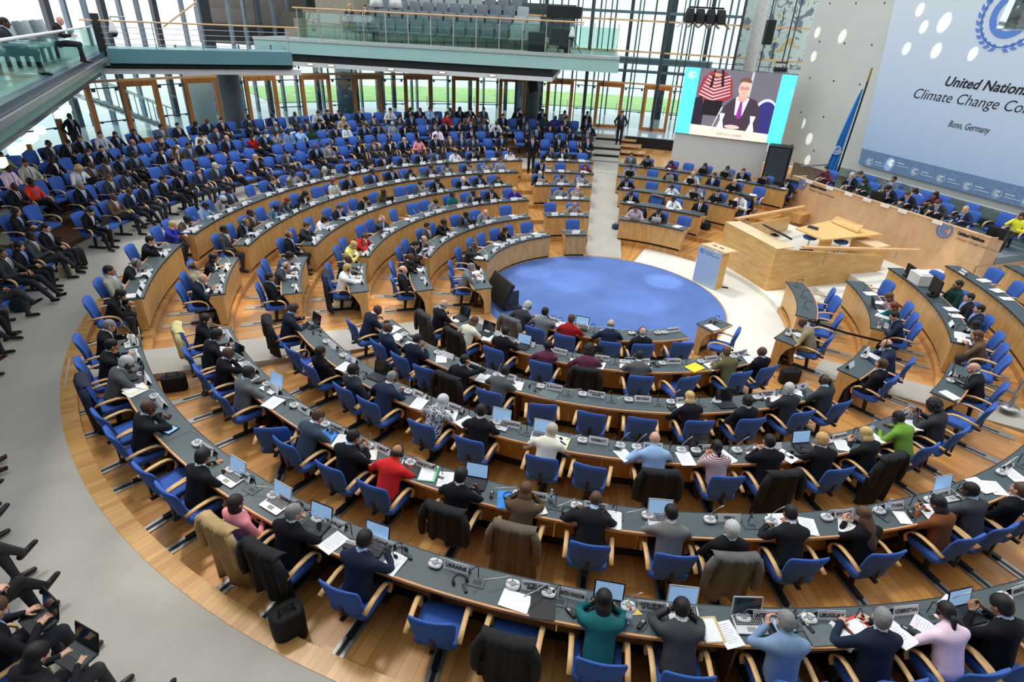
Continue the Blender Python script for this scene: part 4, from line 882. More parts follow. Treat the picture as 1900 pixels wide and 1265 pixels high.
# glass balustrade behind the officers
t = empty('podium_balustrade', hp(0, 2.35, 1.22)); tag(t, 'glass balustrade with steel posts behind the officers under the banner', 'balustrade')
for k in range(9):
    s_ = -0.3 + k * 1.22; p = hp(s_, 2.35, 1.22) - hp(0, 2.35, 1.22); b = MB(); b.tube([p, p + Vector((0, 0, 1.0))], 0.025, 8); b.box(p + Vector((0, 0, .55)), (0.12, 0.12, 0.05)); link('post', b.mesh('post', M_STEEL), t)
    if k < 8:
        q = hp(s_ + 1.16, 2.35, 1.22) - hp(0, 2.35, 1.22); p2 = p + Vector((hd.x, hd.y, 0)) * 0.06; n_ = Vector((hn.x, hn.y, 0)) * 0.012; z0_, z1_ = UP * 0.08, UP * 0.96
        b = MB(); c_ = [p2 + z0_, q + z0_, q + z1_, p2 + z1_]; b.add(c_ + [x + n_ for x in c_], [(0, 1, 2, 3), (7, 6, 5, 4), (0, 4, 5, 1), (1, 5, 6, 2), (2, 6, 7, 3), (3, 7, 4, 0)]); link('glass_panel', b.mesh('glass_panel', glass('grey_glass', (0.60, 0.68, 0.67), 0.15)), t)
b = MB(); p = hp(-0.3, 2.35, 2.22) - hp(0, 2.35, 1.22); q = hp(9.5, 2.35, 2.22) - hp(0, 2.35, 1.22); b.tube([p - Vector((hn.x, hn.y, 0)) * 1.8, p, q], 0.028, 8); link('top_rail', b.mesh('top_rail', M_STEEL), t)
# flag
fx, fy = hp(0.28, 2.0, 0).xy; t = empty('furled_flag', (fx, fy, 1.22)); tag(t, 'furled light blue flag with white emblem on a tall dark pole beside the banner', 'flag')
dt = Vector((0.06, -0.04, 0)); b = MB(); b.tube([(0, 0, 0), dt * 0.9 + Vector((0, 0, 3.0)), dt * 1.15 + Vector((0, 0, 4.3))], 0.035, 8); link('pole', b.mesh('pole', M_BLACK), t)
b = MB(); b.tube([dt * 1.15 + Vector((0, 0, 4.25)), dt * 1.2 + Vector((0, 0, 4.75))], [0.05, 0.03], 8); link('finial', b.mesh('finial', mat('brass', (176, 148, 84), 0.3, 0.8)), t)
b = MB(); link('base', b.lathe([(0.22, 0), (0.22, 0.05), (0.05, 0.1)], 16).mesh('flag_base', M_BLACK), t)
rows_ = []
for i in range(13):
    z = 0.5 + i * 0.29; wv = 0.50 * (1 - i / 12) ** 0.85 + 0.05; row = []
    for k in range(17): s_ = k / 16; off = 0.07 * math.sin(s_ * 17 + i * 0.25) * min(1, wv * 2.5); row.append(dt * (z / 4.2) + Vector((-0.05 - wv * s_, off + 0.02, z)))
    rows_.append(row)
vs = [p for r in rows_ for p in r]; vs2 = [p + Vector((0, 0.02, 0)) for p in vs]; n_ = len(vs); fs = []
for i in range(12):
    for k in range(16): a_ = i * 17 + k; fs += [(a_, a_ + 1, a_ + 18, a_ + 17), (n_ + a_ + 17, n_ + a_ + 18, n_ + a_ + 1, n_ + a_)]
M_FLAG = mat('flag_blue', (44, 132, 206), 0.7, var=0.05)
link('cloth', MB().add(vs + vs2, fs).mesh('cloth', M_FLAG, True), t)
FS = Sheet(Vector((-0.32, -0.085, 1.75)), (1, 0, 0), UP, (0, -1, 0)); b = MB(); FS.ringarc(b, 0, 0, 0.10, 0.13, 0, 360, 0.0, 0.01); FS.ringarc(b, 0, 0, 0.05, 0.065, 0, 360, 0, .01); FS.ringarc(b, 0, 0, 0.17, 0.21, 200, 340, 0, .01); link('emblem', b.mesh('emblem', M_WHITE), t)

# video screen on its wall
S0 = Vector((4.84, 14.55)); S1 = Vector((9.23, 12.54)); sdx = (S1 - S0).normalized(); sn = Vector((sdx.y, -sdx.x)); SL = (S1 - S0).length; SHT = 2.88
b = MB(); q = [S0 - sn * .12 + sdx * 0.0, S0 + sdx * (SL - 0.55) - sn * .12, S0 + sdx * (SL - .55) - sn * .5, S0 - sn * .5]; b.prism([(p.x, p.y) for p in q][::-1], 0.85, 2.55); struct('wall_screen', b, mat('screen_wall', (206, 206, 204), 0.5, var=0.03, scale=0.5))
t = empty('video_screen', (S0.x, S0.y, 2.5)); tag(t, 'large video screen showing a man with glasses in a dark suit between cyan bands', 'screen')
SS = Sheet((0, 0, 0), (sdx.x, sdx.y, 0), UP, (sn.x, sn.y, 0))
link('cabinet', SS.poly(MB(), [(0, 0), (SL, 0), (SL, SHT), (0, SHT)], -0.25, 0.0).mesh('cabinet', M_BLACK), t)
EM = lambda n, c, s=0.9: mat('led_' + n, c, 0.6, emit=c, estr=s, var=0.02)
def sp_(name, pts, col, lay, e=0.8): link(name, SS.poly(MB(), [(x * SL, z * SHT) for x, z in pts], 0.001, 0.004 + lay * 0.003).mesh(name, EM(name + '_%d_%d_%d' % col, col, e)), t)
def sell(name, cx, cz, rx, rz, col, lay, e=0.8, n=28, a0=0, a1=360): sp_(name, [(cx + rx * math.cos(rad(a0 + (a1 - a0) * k / n)), cz + rz * math.sin(rad(a0 + (a1 - a0) * k / n))) for k in range(n)], col, lay, e)
sp_('cyan_band', [(0, 0), (0.14, 0), (0.14, 1), (0, 1)], (86, 226, 240), 0, 0.95); sp_('cyan_band', [(0.87, 0), (1, 0), (1, 1), (0.87, 1)], (86, 226, 240), 0, 0.95)
sp_('picture', [(0.14, 0), (0.87, 0), (0.87, 1), (0.14, 1)], (110, 106, 118), 0, 0.7)
sp_('pale_post', [(0.60, 0.2), (0.625, 0.2), (0.635, 1), (0.615, 1)], (190, 186, 196), 1); sell('chair_rim', 0.80, 0.33, 0.12, 0.31, (200, 206, 224), 1); sell('chair_back', 0.805, 0.32, 0.105, 0.28, (50, 48, 112), 2)
sp_('chair_mask', [(0.87, 0), (1, 0), (1, 1), (0.87, 1)], (86, 226, 240), 3, 0.95)
sp_('woman_torso', [(0.15, 0.62), (0.18, 0.86), (0.25, 0.97), (0.38, 0.97), (0.45, 0.86), (0.48, 0.62), (0.38, 0.50), (0.2, 0.52)], (150, 50, 62), 1)
for k in range(7): sp_('woman_stripe', [(0.165 + .01 * k, 0.62 + k * .045), (0.30, 0.54 + k * .05), (0.455 - .005 * k, 0.64 + k * .045), (0.455 - .005 * k, 0.655 + k * .045), (0.30, 0.56 + k * .05), (0.165 + .01 * k, 0.638 + k * .045)], (226, 196, 196), 2)
sell('woman_face', 0.31, 0.95, 0.045, 0.055, (200, 150, 130), 3, n=16, a0=180, a1=360); sp_('woman_hair', [(0.25, 0.72), (0.27, 1), (0.285, 1), (0.28, 0.74)], (42, 28, 30), 3); sp_('woman_hair', [(0.36, 0.74), (0.335, 1), (0.36, 1), (0.385, 0.76)], (42, 28, 30), 3)
sp_('dark_sleeve', [(0.14, 0.12), (0.14, 0.56), (0.2, 0.60), (0.24, 0.4), (0.24, 0.12)], (40, 34, 50), 3); sp_('laptop_lid', [(0.225, 0.32), (0.40, 0.32), (0.40, 0.55), (0.225, 0.55)], (30, 24, 32), 4)
sp_('suit', [(0.40, 0.12), (0.42, 0.48), (0.50, 0.61), (0.60, 0.65), (0.70, 0.60), (0.755, 0.46), (0.76, 0.12)], (66, 52, 66), 5); sp_('shirt', [(0.53, 0.36), (0.515, 0.62), (0.56, 0.66), (0.635, 0.62), (0.60, 0.36)], (232, 226, 238), 6)
sp_('tie', [(0.545, 0.34), (0.56, 0.57), (0.58, 0.57), (0.597, 0.34), (0.572, 0.30)], (140, 50, 150), 7); sp_('neck', [(0.535, 0.58), (0.535, 0.66), (0.61, 0.66), (0.61, 0.58), (0.573, 0.55)], (214, 160, 146), 7)
sell('face', 0.572, 0.755, 0.052, 0.115, (226, 178, 162), 8); sell('hair', 0.572, 0.845, 0.056, 0.07, (112, 78, 60), 9, n=18, a0=0, a1=180); [(sell('spectacles', cx_, 0.762, 0.019, 0.026, (150, 60, 64), 10, n=14), sell('lens', cx_, 0.762, 0.015, 0.020, (206, 156, 146), 11, n=14), sp_('eyelid', [(cx_ - .009, .758), (cx_ + .009, .758), (cx_ + .009, .763), (cx_ - .009, .763)], (70, 46, 44), 12)) for cx_ in (0.551, 0.594)]; sp_('nose', [(0.570, 0.765), (0.565, 0.72), (0.581, 0.72), (0.575, 0.765)], (208, 152, 138), 10); sp_('mouth', [(0.558, 0.685), (0.588, 0.685), (0.588, 0.692), (0.558, 0.692)], (180, 90, 90), 10)
sp_('table_edge', [(0.14, 0), (0.87, 0), (0.87, 0.13), (0.14, 0.16)], (240, 206, 190), 11, 0.95); sell('hands', 0.53, 0.18, 0.07, 0.03, (232, 190, 180), 12)
for cx in (0.42, 0.70): sp_('carafe', [(cx - .035, .14), (cx - .012, .27), (cx - .025, .37), (cx + .025, .37), (cx + .012, .27), (cx + .035, .14)], (222, 222, 236), 13)
sp_('microphone', [(0.345, 0.15), (0.35, 0.15), (0.41, 0.46), (0.40, 0.46)], (230, 226, 230), 14)
b = MB(); emblem(b, SS, 0.07 * SL, 0.90 * SHT, 0.19, 0.01, 0.014, 0, 8); link('emblem', b.mesh('emblem', EM('white', (240, 252, 255), 1.0)), t)
o = link('lettering', textmesh('ADP CO-CHAIR', 0.16, 0.002, 0, 0, mat('led_grey', (150, 140, 150), 0.6), 'CENTER'), t); o.matrix_local = basis((sdx.x, sdx.y, 0), UP, (sn.x, sn.y, 0), Vector((sdx.x, sdx.y, 0)) * (0.52 * SL) + UP * (0.055 * SHT) + Vector((sn.x, sn.y, 0)) * 0.045)
p = Vector(at(1418, 343, 0.9)); t = empty('line_array_speaker', (p.x + 0.5, p.y + 0.4, 0.88), -0.45); tag(t, 'tall black loudspeaker cabinet standing between screen wall and concrete wall', 'speaker')
link('cabinet', MB().rbox((0, 0, 0.85), (1.0, 0.7, 1.7), 0.05).mesh('cab', M_LEATH), t); link('grille', MB().rbox((0, -0.36, 0.9), (0.85, 0.04, 1.4), 0.03).mesh('gr', M_DSTEEL), t)
# front podium box, with ledge, rails and tables
C0 = Vector((4.99, 0.87)); C1 = Vector(at(1346, 412, 1.47)); C2 = Vector((8.96, 2.21)); M_BOX = wood('podium_veneer', (206, 158, 92), (226, 184, 120), 0.35, (1.5, 1.5, 6), scale=1.5)
def slab(b, p, q, th, z0, zp, zq):
    d = (q - p).normalized(); n_ = Vector((-d.y, d.x)) * th; P = [p, q, q + n_, p + n_]
    b.add([(x.x, x.y, z0) for x in P] + [(p.x, p.y, zp), (q.x, q.y, zq), (q.x + n_.x, q.y + n_.y, zq), (p.x + n_.x, p.y + n_.y, zp)], [(3, 2, 1, 0), (4, 5, 6, 7), (0, 1, 5, 4), (1, 2, 6, 5), (2, 3, 7, 6), (3, 0, 4, 7)])
t = empty('speakers_podium', (C0.x, C0.y, 0)); tag(t, 'angular wooden podium enclosure with pale ledge in front of the head desk', 'podium'); L_ = lambda v: v - C0
b = MB(); slab(b, L_(C0), L_(C2), 0.06, 0, 1.47, 0.96); link('front_panel', b.mesh('fp', M_BOX), t)
b = MB(); slab(b, L_(C1), L_(C0), 0.06, 0, 1.47, 1.47); link('side_panel', b.mesh('sp', M_BOX), t)
dl = (C1 - C0).normalized(); nl = Vector((dl.y, -dl.x)); c3 = C1 + nl * 0.55; c4 = C0 + nl * 0.55 + (C2 - C0).normalized() * 0.15
b = MB(); b.prism([(x.x, x.y) for x in [L_(C0), L_(C0) + (C2 - C0).normalized() * 0.62 + Vector((0, .02)), L_(c3), L_(C1)]], 1.455, 1.485); link('ledge', b.mesh('ledge', wood('ledge_maple', (226, 190, 146), (240, 212, 172), 0.4)), t)
C5 = Vector(at(1468, 400, 1.0)); b = MB(); slab(b, L_(C1 + nl * .55), L_(C5), 0.06, 0.1, 1.3, 0.95); link('rear_panel', b.mesh('rp', M_BOX), t)
b = MB(); b.prism([(x.x, x.y) for x in [L_(C0) + Vector((.2, .2)), L_(C2) + Vector((-.2, .1)), L_(Vector((9.6, 4.6))), L_(Vector((7.6, 7.6))), L_(C1) + Vector((.3, 0))]], 0.1, 0.45); link('inner_floor', b.mesh('if', M_WHITEF), t)
def rail(lbl, pa, pb, za, zb_):
    e = empty('sloped_handrail', (*pa, 0)); tag(e, lbl, 'handrail'); q = Vector(pb) - Vector(pa); d = q.normalized(); n_ = Vector((-d.y, d.x)) * .07
    b = MB(); c_ = [Vector((-n_.x, -n_.y, za)), Vector((n_.x, n_.y, za)), Vector((q.x + n_.x, q.y + n_.y, zb_)), Vector((q.x - n_.x, q.y - n_.y, zb_))]; b.add([x - UP * .03 for x in c_] + [x + UP * .03 for x in c_], [(3, 2, 1, 0), (4, 5, 6, 7), (0, 1, 5, 4), (1, 2, 6, 5), (2, 3, 7, 6), (3, 0, 4, 7)])
    link('rail', b.mesh('rail', wood('rail_maple', (222, 164, 106), (238, 190, 136), 0.35)), e)
    for f_ in (0.2, 0.8): b = MB(); b.tube([(q.x * f_, q.y * f_, 0.95), (q.x * f_, q.y * f_, za + (zb_ - za) * f_)], 0.012, 6); link('post', b.mesh('post', M_STEEL), e)
rail('wooden handrail sloping along the front of the podium enclosure', at(1490, 459, 1.55), at(1707, 464, 1.2), 1.55, 1.2)
rail('wooden handrail sloping up behind the podium enclosure ledge', at(1366, 406, 1.5), at(1492, 383, 1.35), 1.5, 1.35)
zt = 1.22; TP = [Vector(at(u, v, zt)) for u, v in ((1476, 423), (1527, 444), (1638, 434), (1545, 408))]; tc_ = sum(TP, Vector((0, 0))) / 4
t = empty('lower_table', (tc_.x, tc_.y, 0.45)); tag(t, 'kite shaped wooden table inside the podium enclosure', 'table')
b = MB(); b.prism([((x - tc_).x, (x - tc_).y) for x in TP], zt - .5, zt - .45); link('table_top', b.mesh('tt', wood('table_maple', (232, 184, 108), (246, 206, 136), 0.3)), t)
for x in TP[1:3]: q = (x - tc_) * .55; b = MB(); b.box((q.x, q.y, 0.36), (0.5, 0.08, 0.72), rot=(0, 0, .4)); link('leg_panel', b.mesh('lp', M_BOX), t)
rp0 = [Vector(at(u, v, zt + h_)) - tc_ for u, v, h_ in ((1541, 411, 0.02), (1590, 432, 0.02), (1602, 420, 0.2), (1552, 402, 0.2))]; b = MB(); hs_ = [0.02, 0.02, 0.2, 0.2]
b.add([(x.x, x.y, zt - .45 + hh) for x, hh in zip(rp0, hs_)] + [(x.x, x.y, zt - .44 + hh + 0.02) for x, hh in zip(rp0, hs_)], [(3, 2, 1, 0), (4, 5, 6, 7), (0, 1, 5, 4), (1, 2, 6, 5), (2, 3, 7, 6), (3, 0, 4, 7)]); link('raised_flap', b.mesh('rf', M_BOX), t)
p = Vector(at(1508, 424, zt)); o = tag(link('desk_console', MB().box((0, 0, 0.04), (0.36, 0.14, 0.07), taper=0.8).mesh('console', M_DSTEEL)), 'black wedge console on the kite shaped table', 'console'); o.location = (p.x, p.y, zt + 0.0); o.rotation_euler[2] = -0.9
p = Vector(at(1615, 450, 1.0)); b = MB(); t = empty('side_cabinet', (p.x, p.y, 0.15), -1.15); tag(t, 'low wooden cabinet block beside the kite shaped table', 'cabinet'); link('body', b.box((0, 0, 0.42), (0.9, 0.6, 0.84)).mesh('cb', M_BOX), t); link('top', MB().box((0, 0, 0.86), (0.96, 0.66, 0.04)).mesh('ct', wood('ledge_maple', (0, 0, 0), (0, 0, 0))), t)
def monitor(lbl, u, v, z, rz, w_=0.55, h_=0.34, tilt=0.9, lift=0.0):
    p = Vector(at(u, v, z)); t = empty('monitor', (p.x, p.y, z), rz); tag(t, lbl, 'monitor'); link('display', MB().rbox((0, 0, 0.0), (w_, h_, 0.05), 0.02, rot=(tilt, 0, 0)).add([], []).mesh('disp', M_BLACK), t).location = (0, 0, lift + h_ / 2 * math.sin(tilt) + .03)
    link('stand', MB().box((0, 0.05, 0.02), (0.2, 0.16, 0.04)).mesh('std', M_BLACK), t); return t
monitor('black flat monitor lying tilted on the podium ledge', 1440, 437, 1.49, math.atan2((C1 - C0).y, (C1 - C0).x), 1.0, 0.42, 0.45)
# lectern
La, Lb = Vector(at(1285, 520, 0.005)), Vector(at(1325, 538, 0.005)); ldv = (Lb - La).normalized(); ln_ = Vector((ldv.y, -ldv.x)); lc = (La + Lb) / 2
t = empty('lectern', (lc.x, lc.y, 0.005), math.atan2(ldv.y, ldv.x)); wL = (Lb - La).length; tag(t, 'speaker lectern with pale blue front panel and emblem beside the blue carpet', 'lectern')
link('front_panel', MB().box((0, 0, 0.58), (wL, 0.03, 1.14)).mesh('lf', mat('lectern_blue', (186, 206, 226), 0.5, var=0.02)), t); link('side_panel', MB().box((wL / 2 - .02, 0.18, 0.55), (0.04, 0.34, 1.10)).mesh('ls', M_BOX), t); link('side_panel', MB().box((-wL / 2 + .02, 0.18, 0.55), (0.04, 0.34, 1.10)).mesh('ls', M_BOX), t)
link('top', MB().box((0.04, 0.32, 1.17), (wL + 0.05, 0.62, 0.05), rot=(-0.08, 0, 0)).mesh('lt', wood('ledge_maple', (0, 0, 0), (0, 0, 0))), t)
LS = Sheet((0, -0.016, 0), (1, 0, 0), UP, (0, -1, 0)); b = MB(); emblem(b, LS, -wL / 2 + .14, 1.05, 0.09, 0, 0.006, 0, 7); link('emblem', b.mesh('em', M_EMBL), t)
for ln2, zz in (('United Nations', 1.06), ('Climate Change Conference', 1.00)): o = link('lettering', textmesh(ln2, 0.045, 0.001, 0, 0.2, M_INK), t); o.matrix_local = basis((1, 0, 0), UP, (0, -1, 0), (-wL / 2 + .27, -0.018, zz))
for k in range(2): link('slot', MB().box((-.1 + .25 * k, 0.3, 1.205), (0.14, 0.04, 0.012)).mesh('slot', M_BLACK), t)
link('foot', MB().tube([(0.3, 0.3, 0.02), (0.55, 0.5, 0.02)], 0.02, 6).mesh('ft', M_BLACK), t)
# hanging rigs and other high things
def rig(lbl, u, v, dist, sc):
    dx, dy, dz = ray(u, v); k = dist / math.sqrt(dx * dx + dy * dy + dz * dz); e = Vector((CAM_X + dx * k, CAM_Y + dy * k, CAM_Z + dz * k)); t = empty('stage_light_rig', e); tag(t, lbl, 'lamp'); r_ = random.Random(int(u))
    link('yoke', MB().tube([(0, 0, 0.2), (0, 0, 6)], 0.02, 6).tube([(-.5 * sc, 0, .2), (.5 * sc, 0, .2)], 0.03, 6).mesh('yoke', M_BLACK), t)
    for k in range(4):
        x = (-0.45 + 0.3 * k) * sc; link('lamp_head', MB().lathe([(0.10 * sc, 0.15 * sc), (0.15 * sc, 0.0), (0.17 * sc, -0.2 * sc), (0.15 * sc, -0.22 * sc)], 14, (x, 0, 0)).mesh('lh', M_LEATH), t)
        for s_ in (-1, 1): link('barn_door', MB().box((x + s_ * .22 * sc, 0, -.26 * sc), (0.22 * sc, 0.28 * sc, 0.012), rot=(0, s_ * 0.7, 0)).mesh('bd', mat('barn_grey', (150, 152, 154), 0.5)), t)
rig('cluster of black stage lamps with barn doors hanging before the glass front', 1309, 28, 22, 1.1)
rig('small black stage lamp on a bracket above the video screen', 1448, 128, 24, 0.4)
def line_spk(lbl, u, v, dist):
    dx, dy, dz = ray(u, v); k = dist / math.sqrt(dx * dx + dy * dy + dz * dz); e = Vector((CAM_X + dx * k, CAM_Y + dy * k, CAM_Z + dz * k)); t = empty('hanging_loudspeaker', e); tag(t, lbl, 'speaker')
    link('cabinet', MB().rbox((0, 0, 0), (0.28, 0.25, 0.72), 0.05).mesh('hc', M_BLACK), t); link('cable', MB().tube([(0, 0, .3), (0, 0, 6)], 0.012, 5).mesh('hcb', M_BLACK), t)
line_spk('slim black loudspeaker hanging above the video screen', 1427, 60, 23)
dx, dy, dz = ray(1885, 35); e = Vector((CAM_X + dx * 13, CAM_Y + dy * 13, CAM_Z + dz * 13)); t = empty('pendant_lamp', e, 0.4); tag(t, 'cut glass and steel pendant lamp in front of the banner emblem', 'lamp')
link('shade', MB().lathe([(0.26, 0.4), (0.30, -0.2), (0.28, -0.22), (0.24, 0.38)], 8).mesh('ps', glass('lamp_glass', (0.75, 0.8, 0.78), 0.5)), t); link('reflector', MB().lathe([(0.08, 0.3), (0.2, 0.05), (0.17, -0.1), (0.05, -0.15)], 16).mesh('pr', M_STEEL, True), t); link('bulb', MB().ell((0, 0, -.02), (0.09, 0.09, 0.12)).mesh('pb', M_SCRD, True), t); link('cable', MB().tube([(0, 0, .3), (0, 0, 5)], 0.012, 5).mesh('pc', M_BLACK), t)
dx, dy, dz = ray(716, 6); e = Vector((CAM_X + dx * 22, CAM_Y + dy * 22, CAM_Z + dz * 22)); t = empty('stage_light_rig', e, 0.2); tag(t, 'bright silver stage lamp cluster hanging in front of the far gallery', 'lamp')
for k in range(2): link('lamp_head', MB().lathe([(0.16, 0.3), (0.28, -0.1), (0.22, -0.16)], 14, ((-.35 + .7 * k), 0, 0)).mesh('lh', M_ALU, True), t); link('lens', MB().ell((-.35 + .7 * k, -.05, -.12), (0.17, 0.17, 0.08)).mesh('ln', M_BLACK, True), t)
link('yoke', MB().tube([(-.6, 0, .3), (.6, 0, .3)], 0.04, 6).tube([(0, 0, .3), (0, 0, 4)], .02, 6).mesh('yk', M_ALU), t)
# mural panels and plants behind the upper glass, right of the screen
def mural():
    m = bpy.data.materials.new('mural'); m.use_nodes = True; nt = m.node_tree; N = nt.nodes; L = nt.links; bs = N['Principled BSDF']; t = N.new('ShaderNodeTexCoord'); n = N.new('ShaderNodeTexNoise'); n.inputs['Scale'].default_value = 1.5; n.inputs['Detail'].default_value = 6; n.inputs['Distortion'].default_value = 1.5
    L.new(t.outputs['Object'], n.inputs[0]); r = N.new('ShaderNodeValToRGB'); L.new(n.outputs['Fac'], r.inputs[0]); e = r.color_ramp.elements; e[0].position = 0.40; e[0].color = (*lin((120, 130, 146)), 1); e[1].position = 0.46; e[1].color = (*lin((206, 222, 218)), 1); q = e.new(0.62); q.color = (*lin((196, 216, 212)), 1); q = e.new(0.66); q.color = (*lin((206, 180, 120)), 1); L.new(r.outputs[0], bs.inputs['Base Color']); return m
MU0 = pol(24.5, cyl(1375, 60, 24.5)[0], 0); MU1 = pol(24.5, cyl(1530, 100, 24.5)[0], 0); b = MB(); d_ = (MU1 - MU0).normalized(); nn = Vector((-d_.y, d_.x, 0)) * .15; b.prism([(p.x, p.y) for p in (MU0, MU1, MU1 + nn, MU0 + nn)], 5.2, 12); tag(link('mural_wall', b.mesh('mural_wall', mural())), kind='structure')
b = MB(); b.prism([(p.x, p.y) for p in (MU0 - nn * .2, MU1 - nn * .2, MU1 + nn, MU0 + nn)], 1.4, 5.2); struct('wall_side', b, mat('pale_grey_wall', (196, 208, 212), 0.6))
M_LEAF = mat('leaf', (40, 74, 48), 0.6)
for (u, v), lb in (((1450, 42), 'upper'), ((1432, 105), 'lower')):
    a_, z = cyl(u, v, 23.2); e = pol(23.2, a_, z); t = empty('hanging_plant', e); tag(t, 'spidery dark plant hanging on the steel post, %s of two' % lb, 'plant', 'plants on the steel post'); r_ = random.Random(u); b = MB(); link('stem', MB().tube([(0, 0, -.7), (0.05, 0, 0), (0, 0, .7)], 0.02, 5).mesh('stem', M_BLACK), t)
    for k in range(46):
        a = r_.uniform(0, 2 * PI); z_ = r_.uniform(-.6, .6); l = r_.uniform(.25, .5); q = Vector((math.cos(a) * l, math.sin(a) * l, r_.uniform(-.1, .2))); c_ = Vector((0, 0, z_)); sd_ = Vector((-q.y, q.x, 0)).normalized() * .03; b.add([c_, c_ + q * .5 + sd_ + UP * .05, c_ + q, c_ + q * .5 - sd_ + UP * .05], [(0, 1, 2, 3)])
    link('leaves', b.mesh('leaves', M_LEAF), t)
# monitor wagon at the edge of the blue carpet
p = Vector(at(925, 566, 0.0)); t = empty('floor_monitor', (p.x, p.y, 0.006), rad(-62)); tag(t, 'large black floor monitor leaning back at the edge of the blue carpet', 'monitor')
link('display', MB().rbox((0, 0, 0), (1.15, 0.70, 0.09), 0.03, rot=(rad(62), 0, 0)).mesh('fm', M_BLACK), t).location = (0, 0, 0.48); link('screen_face', MB().rbox((0, 0, 0.05), (1.07, 0.62, 0.01), 0.02, rot=(rad(62), 0, 0)).mesh('ff', M_SCRD), t).location = (0, 0, 0.48)
link('stand', MB().box((-.3, .2, .25), (0.05, 0.5, 0.5)).box((.3, .2, .25), (0.05, 0.5, 0.5)).box((0, .25, .05), (0.9, .5, 0.06)).mesh('fs', M_DSTEEL), t)
for k in range(2): link('cable_bundle', MB().tube([(-.3 + .5 * k + .1 * math.sin(i), .3 + .1 * math.cos(i * 1.3), .04 + .02 * (i % 2)) for i in range(12)], 0.018, 5).mesh('cbx', M_BLACK), t)
# ------------------------------------------------------------------ desks
BLOCKS = {
 'N': ('near', {1: (-121, -67.5), 2: (-138.4, -60.8), 3: (-142.3, -62.3), 4: (-145.7, -56.5), 5: (-147, -48), 6: (-147, -58)}),
 'A': ('short curved', {1: (183.4, 203.1), 2: (185.5, 203.2), 3: (187.3, 203.2), 4: (187, 203.2), 5: (189.7, 203), 6: (186.6, 203.6)}),
 'L': ('far curved', {1: (115, 170.6), 2: (115, 177), 3: (109.2, 183.1), 4: (110.5, 180.8), 5: (105.7, 184.5), 6: (102.8, 182.5)}),
 'M': ('small middle', {1: (94, 106), 2: (90.5, 108), 3: (89, 102.3), 4: (87.7, 104), 5: (86.9, 99), 6: (86.6, 97.6)}),
 'R': ('rear stage', {2: (52, 78), 3: (53, 79), 4: (48, 80), 5: (48, 81), 6: (45, 81)}),
 'S': ('stage side', {2: (-28.5, -2.5), 3: (-29, -2.5), 4: (-29.5, 3.5), 5: (-32, 3), 6: (-24, 2)}),
 'D': ('aisle end', {1: (-56.8, -45.9), 2: (-47.3, -39), 3: (-52, -38.5), 4: (-49, -37.7)}),
}
ROWN = ['', 'front', 'second', 'third', 'fourth', 'fifth', 'outermost']
def rowname(B, k): return '%s %s row' % (ROWN[k], BLOCKS[B][0])
M_HATCH = mat('hatch_edge', (40, 48, 52), 0.5)
for B, (bn_, rows) in BLOCKS.items():
    for k, (a0, a1) in rows.items():
        r0, r1, zt, zf = RIN[k], ROUT[k], ZT[k], FL[k]
        if B == 'S' and k == 2 or B == 'S': zf = FL[k]
        t = empty('curved_desk', (0, 0, zf)); tag(t, 'curved wooden desk with dark slate top forming the %s' % rowname(B, k), 'desk', 'curved conference desks')
        def part(n, b, m, t=t, zf=zf): o = link(n, b.mesh(n, m), t); o.location = (0, 0, -zf); return o
        part('worktop', MB().arc(r0, r1 - 0.025, a0, a1, zt - 0.032, zt, step=1.2), M_TOP)
        part('edge_strip', MB().arc(r1 - 0.025, r1, a0, a1, zt - 0.036, zt + 0.003, step=1.2), M_EDGE)
        b = MB(); n = max(1, int((a1 - a0) * rad(1) * r0 / 1.15 + .5)); st = (a1 - a0) / n
        for i in range(n): b.arc(r0 + 0.05, r0 + 0.085, a0 + st * i + 0.02, a0 + st * (i + 1) - 0.02, zf + 0.07, zt - 0.033, step=1.5)
        part('front_panel', b, M_PANEL)
        part('plinth', MB().arc(r0 + 0.09, r0 + 0.13, a0 + .3, a1 - .3, zf, zf + 0.09, step=2), M_DARK)
        for aa, s_ in ((a0, 1), (a1, -1)):
            w_ = math.degrees(0.035 / r1); p = MB(); q = pol(r0 + 0.06, aa + s_ * w_ * .5); x = pol(r1 - 0.05, aa + s_ * w_ * .5); d = (x - q); tn = Vector((-d.y, d.x, 0)).normalized() * 0.016
            prof = [(0, zf + .02), (0.16, zf + .02), (0.19, zf + .40), (0.28, zf + .60), (d.length, zt - 0.05), (d.length, zt - 0.033), (0, zt - 0.033)]
            dn_ = d.normalized(); vs = [q + dn_ * u + UP * z - tn for u, z in prof] + [q + dn_ * u + UP * z + tn for u, z in prof]; m_ = len(prof)
            p.add(vs, [tuple(range(m_ - 1, -1, -1)), tuple(range(m_, 2 * m_))] + [(i, (i + 1) % m_, m_ + (i + 1) % m_, m_ + i) for i in range(m_)]); part('end_panel', p, M_PANEL)
        n = max(0, int((a1 - a0) * rad(1) * r0 / 1.55))
        for i in range(1, n):
            aa = a0 + (a1 - a0) * i / n; p = MB(); c = pol((r0 + r1) / 2 + .03, aa, (zf + zt) / 2 - .02); p.box(c, (r1 - r0 - 0.16, 0.03, zt - zf - .05), rot=(0, 0, rad(aa))); part('divider', p, M_PANELD)
        b = MB(); n = max(1, int((a1 - a0) * rad(1) * r1 / 1.66))
        for i in range(1, n): aa = a0 + (a1 - a0) * i / n; b.arc(r0 + .01, r1 - .03, aa - 0.02, aa + 0.02, zt - 0.002, zt + 0.0015)
        if n > 1: part('worktop_groove', b, M_TOPLINE)
        b = MB(); b.arc(r0 - .0, r0 + 0.012, a0, a1, zt - .032, zt + 0.002, step=1.5); part('front_lip', b, M_BLACK)

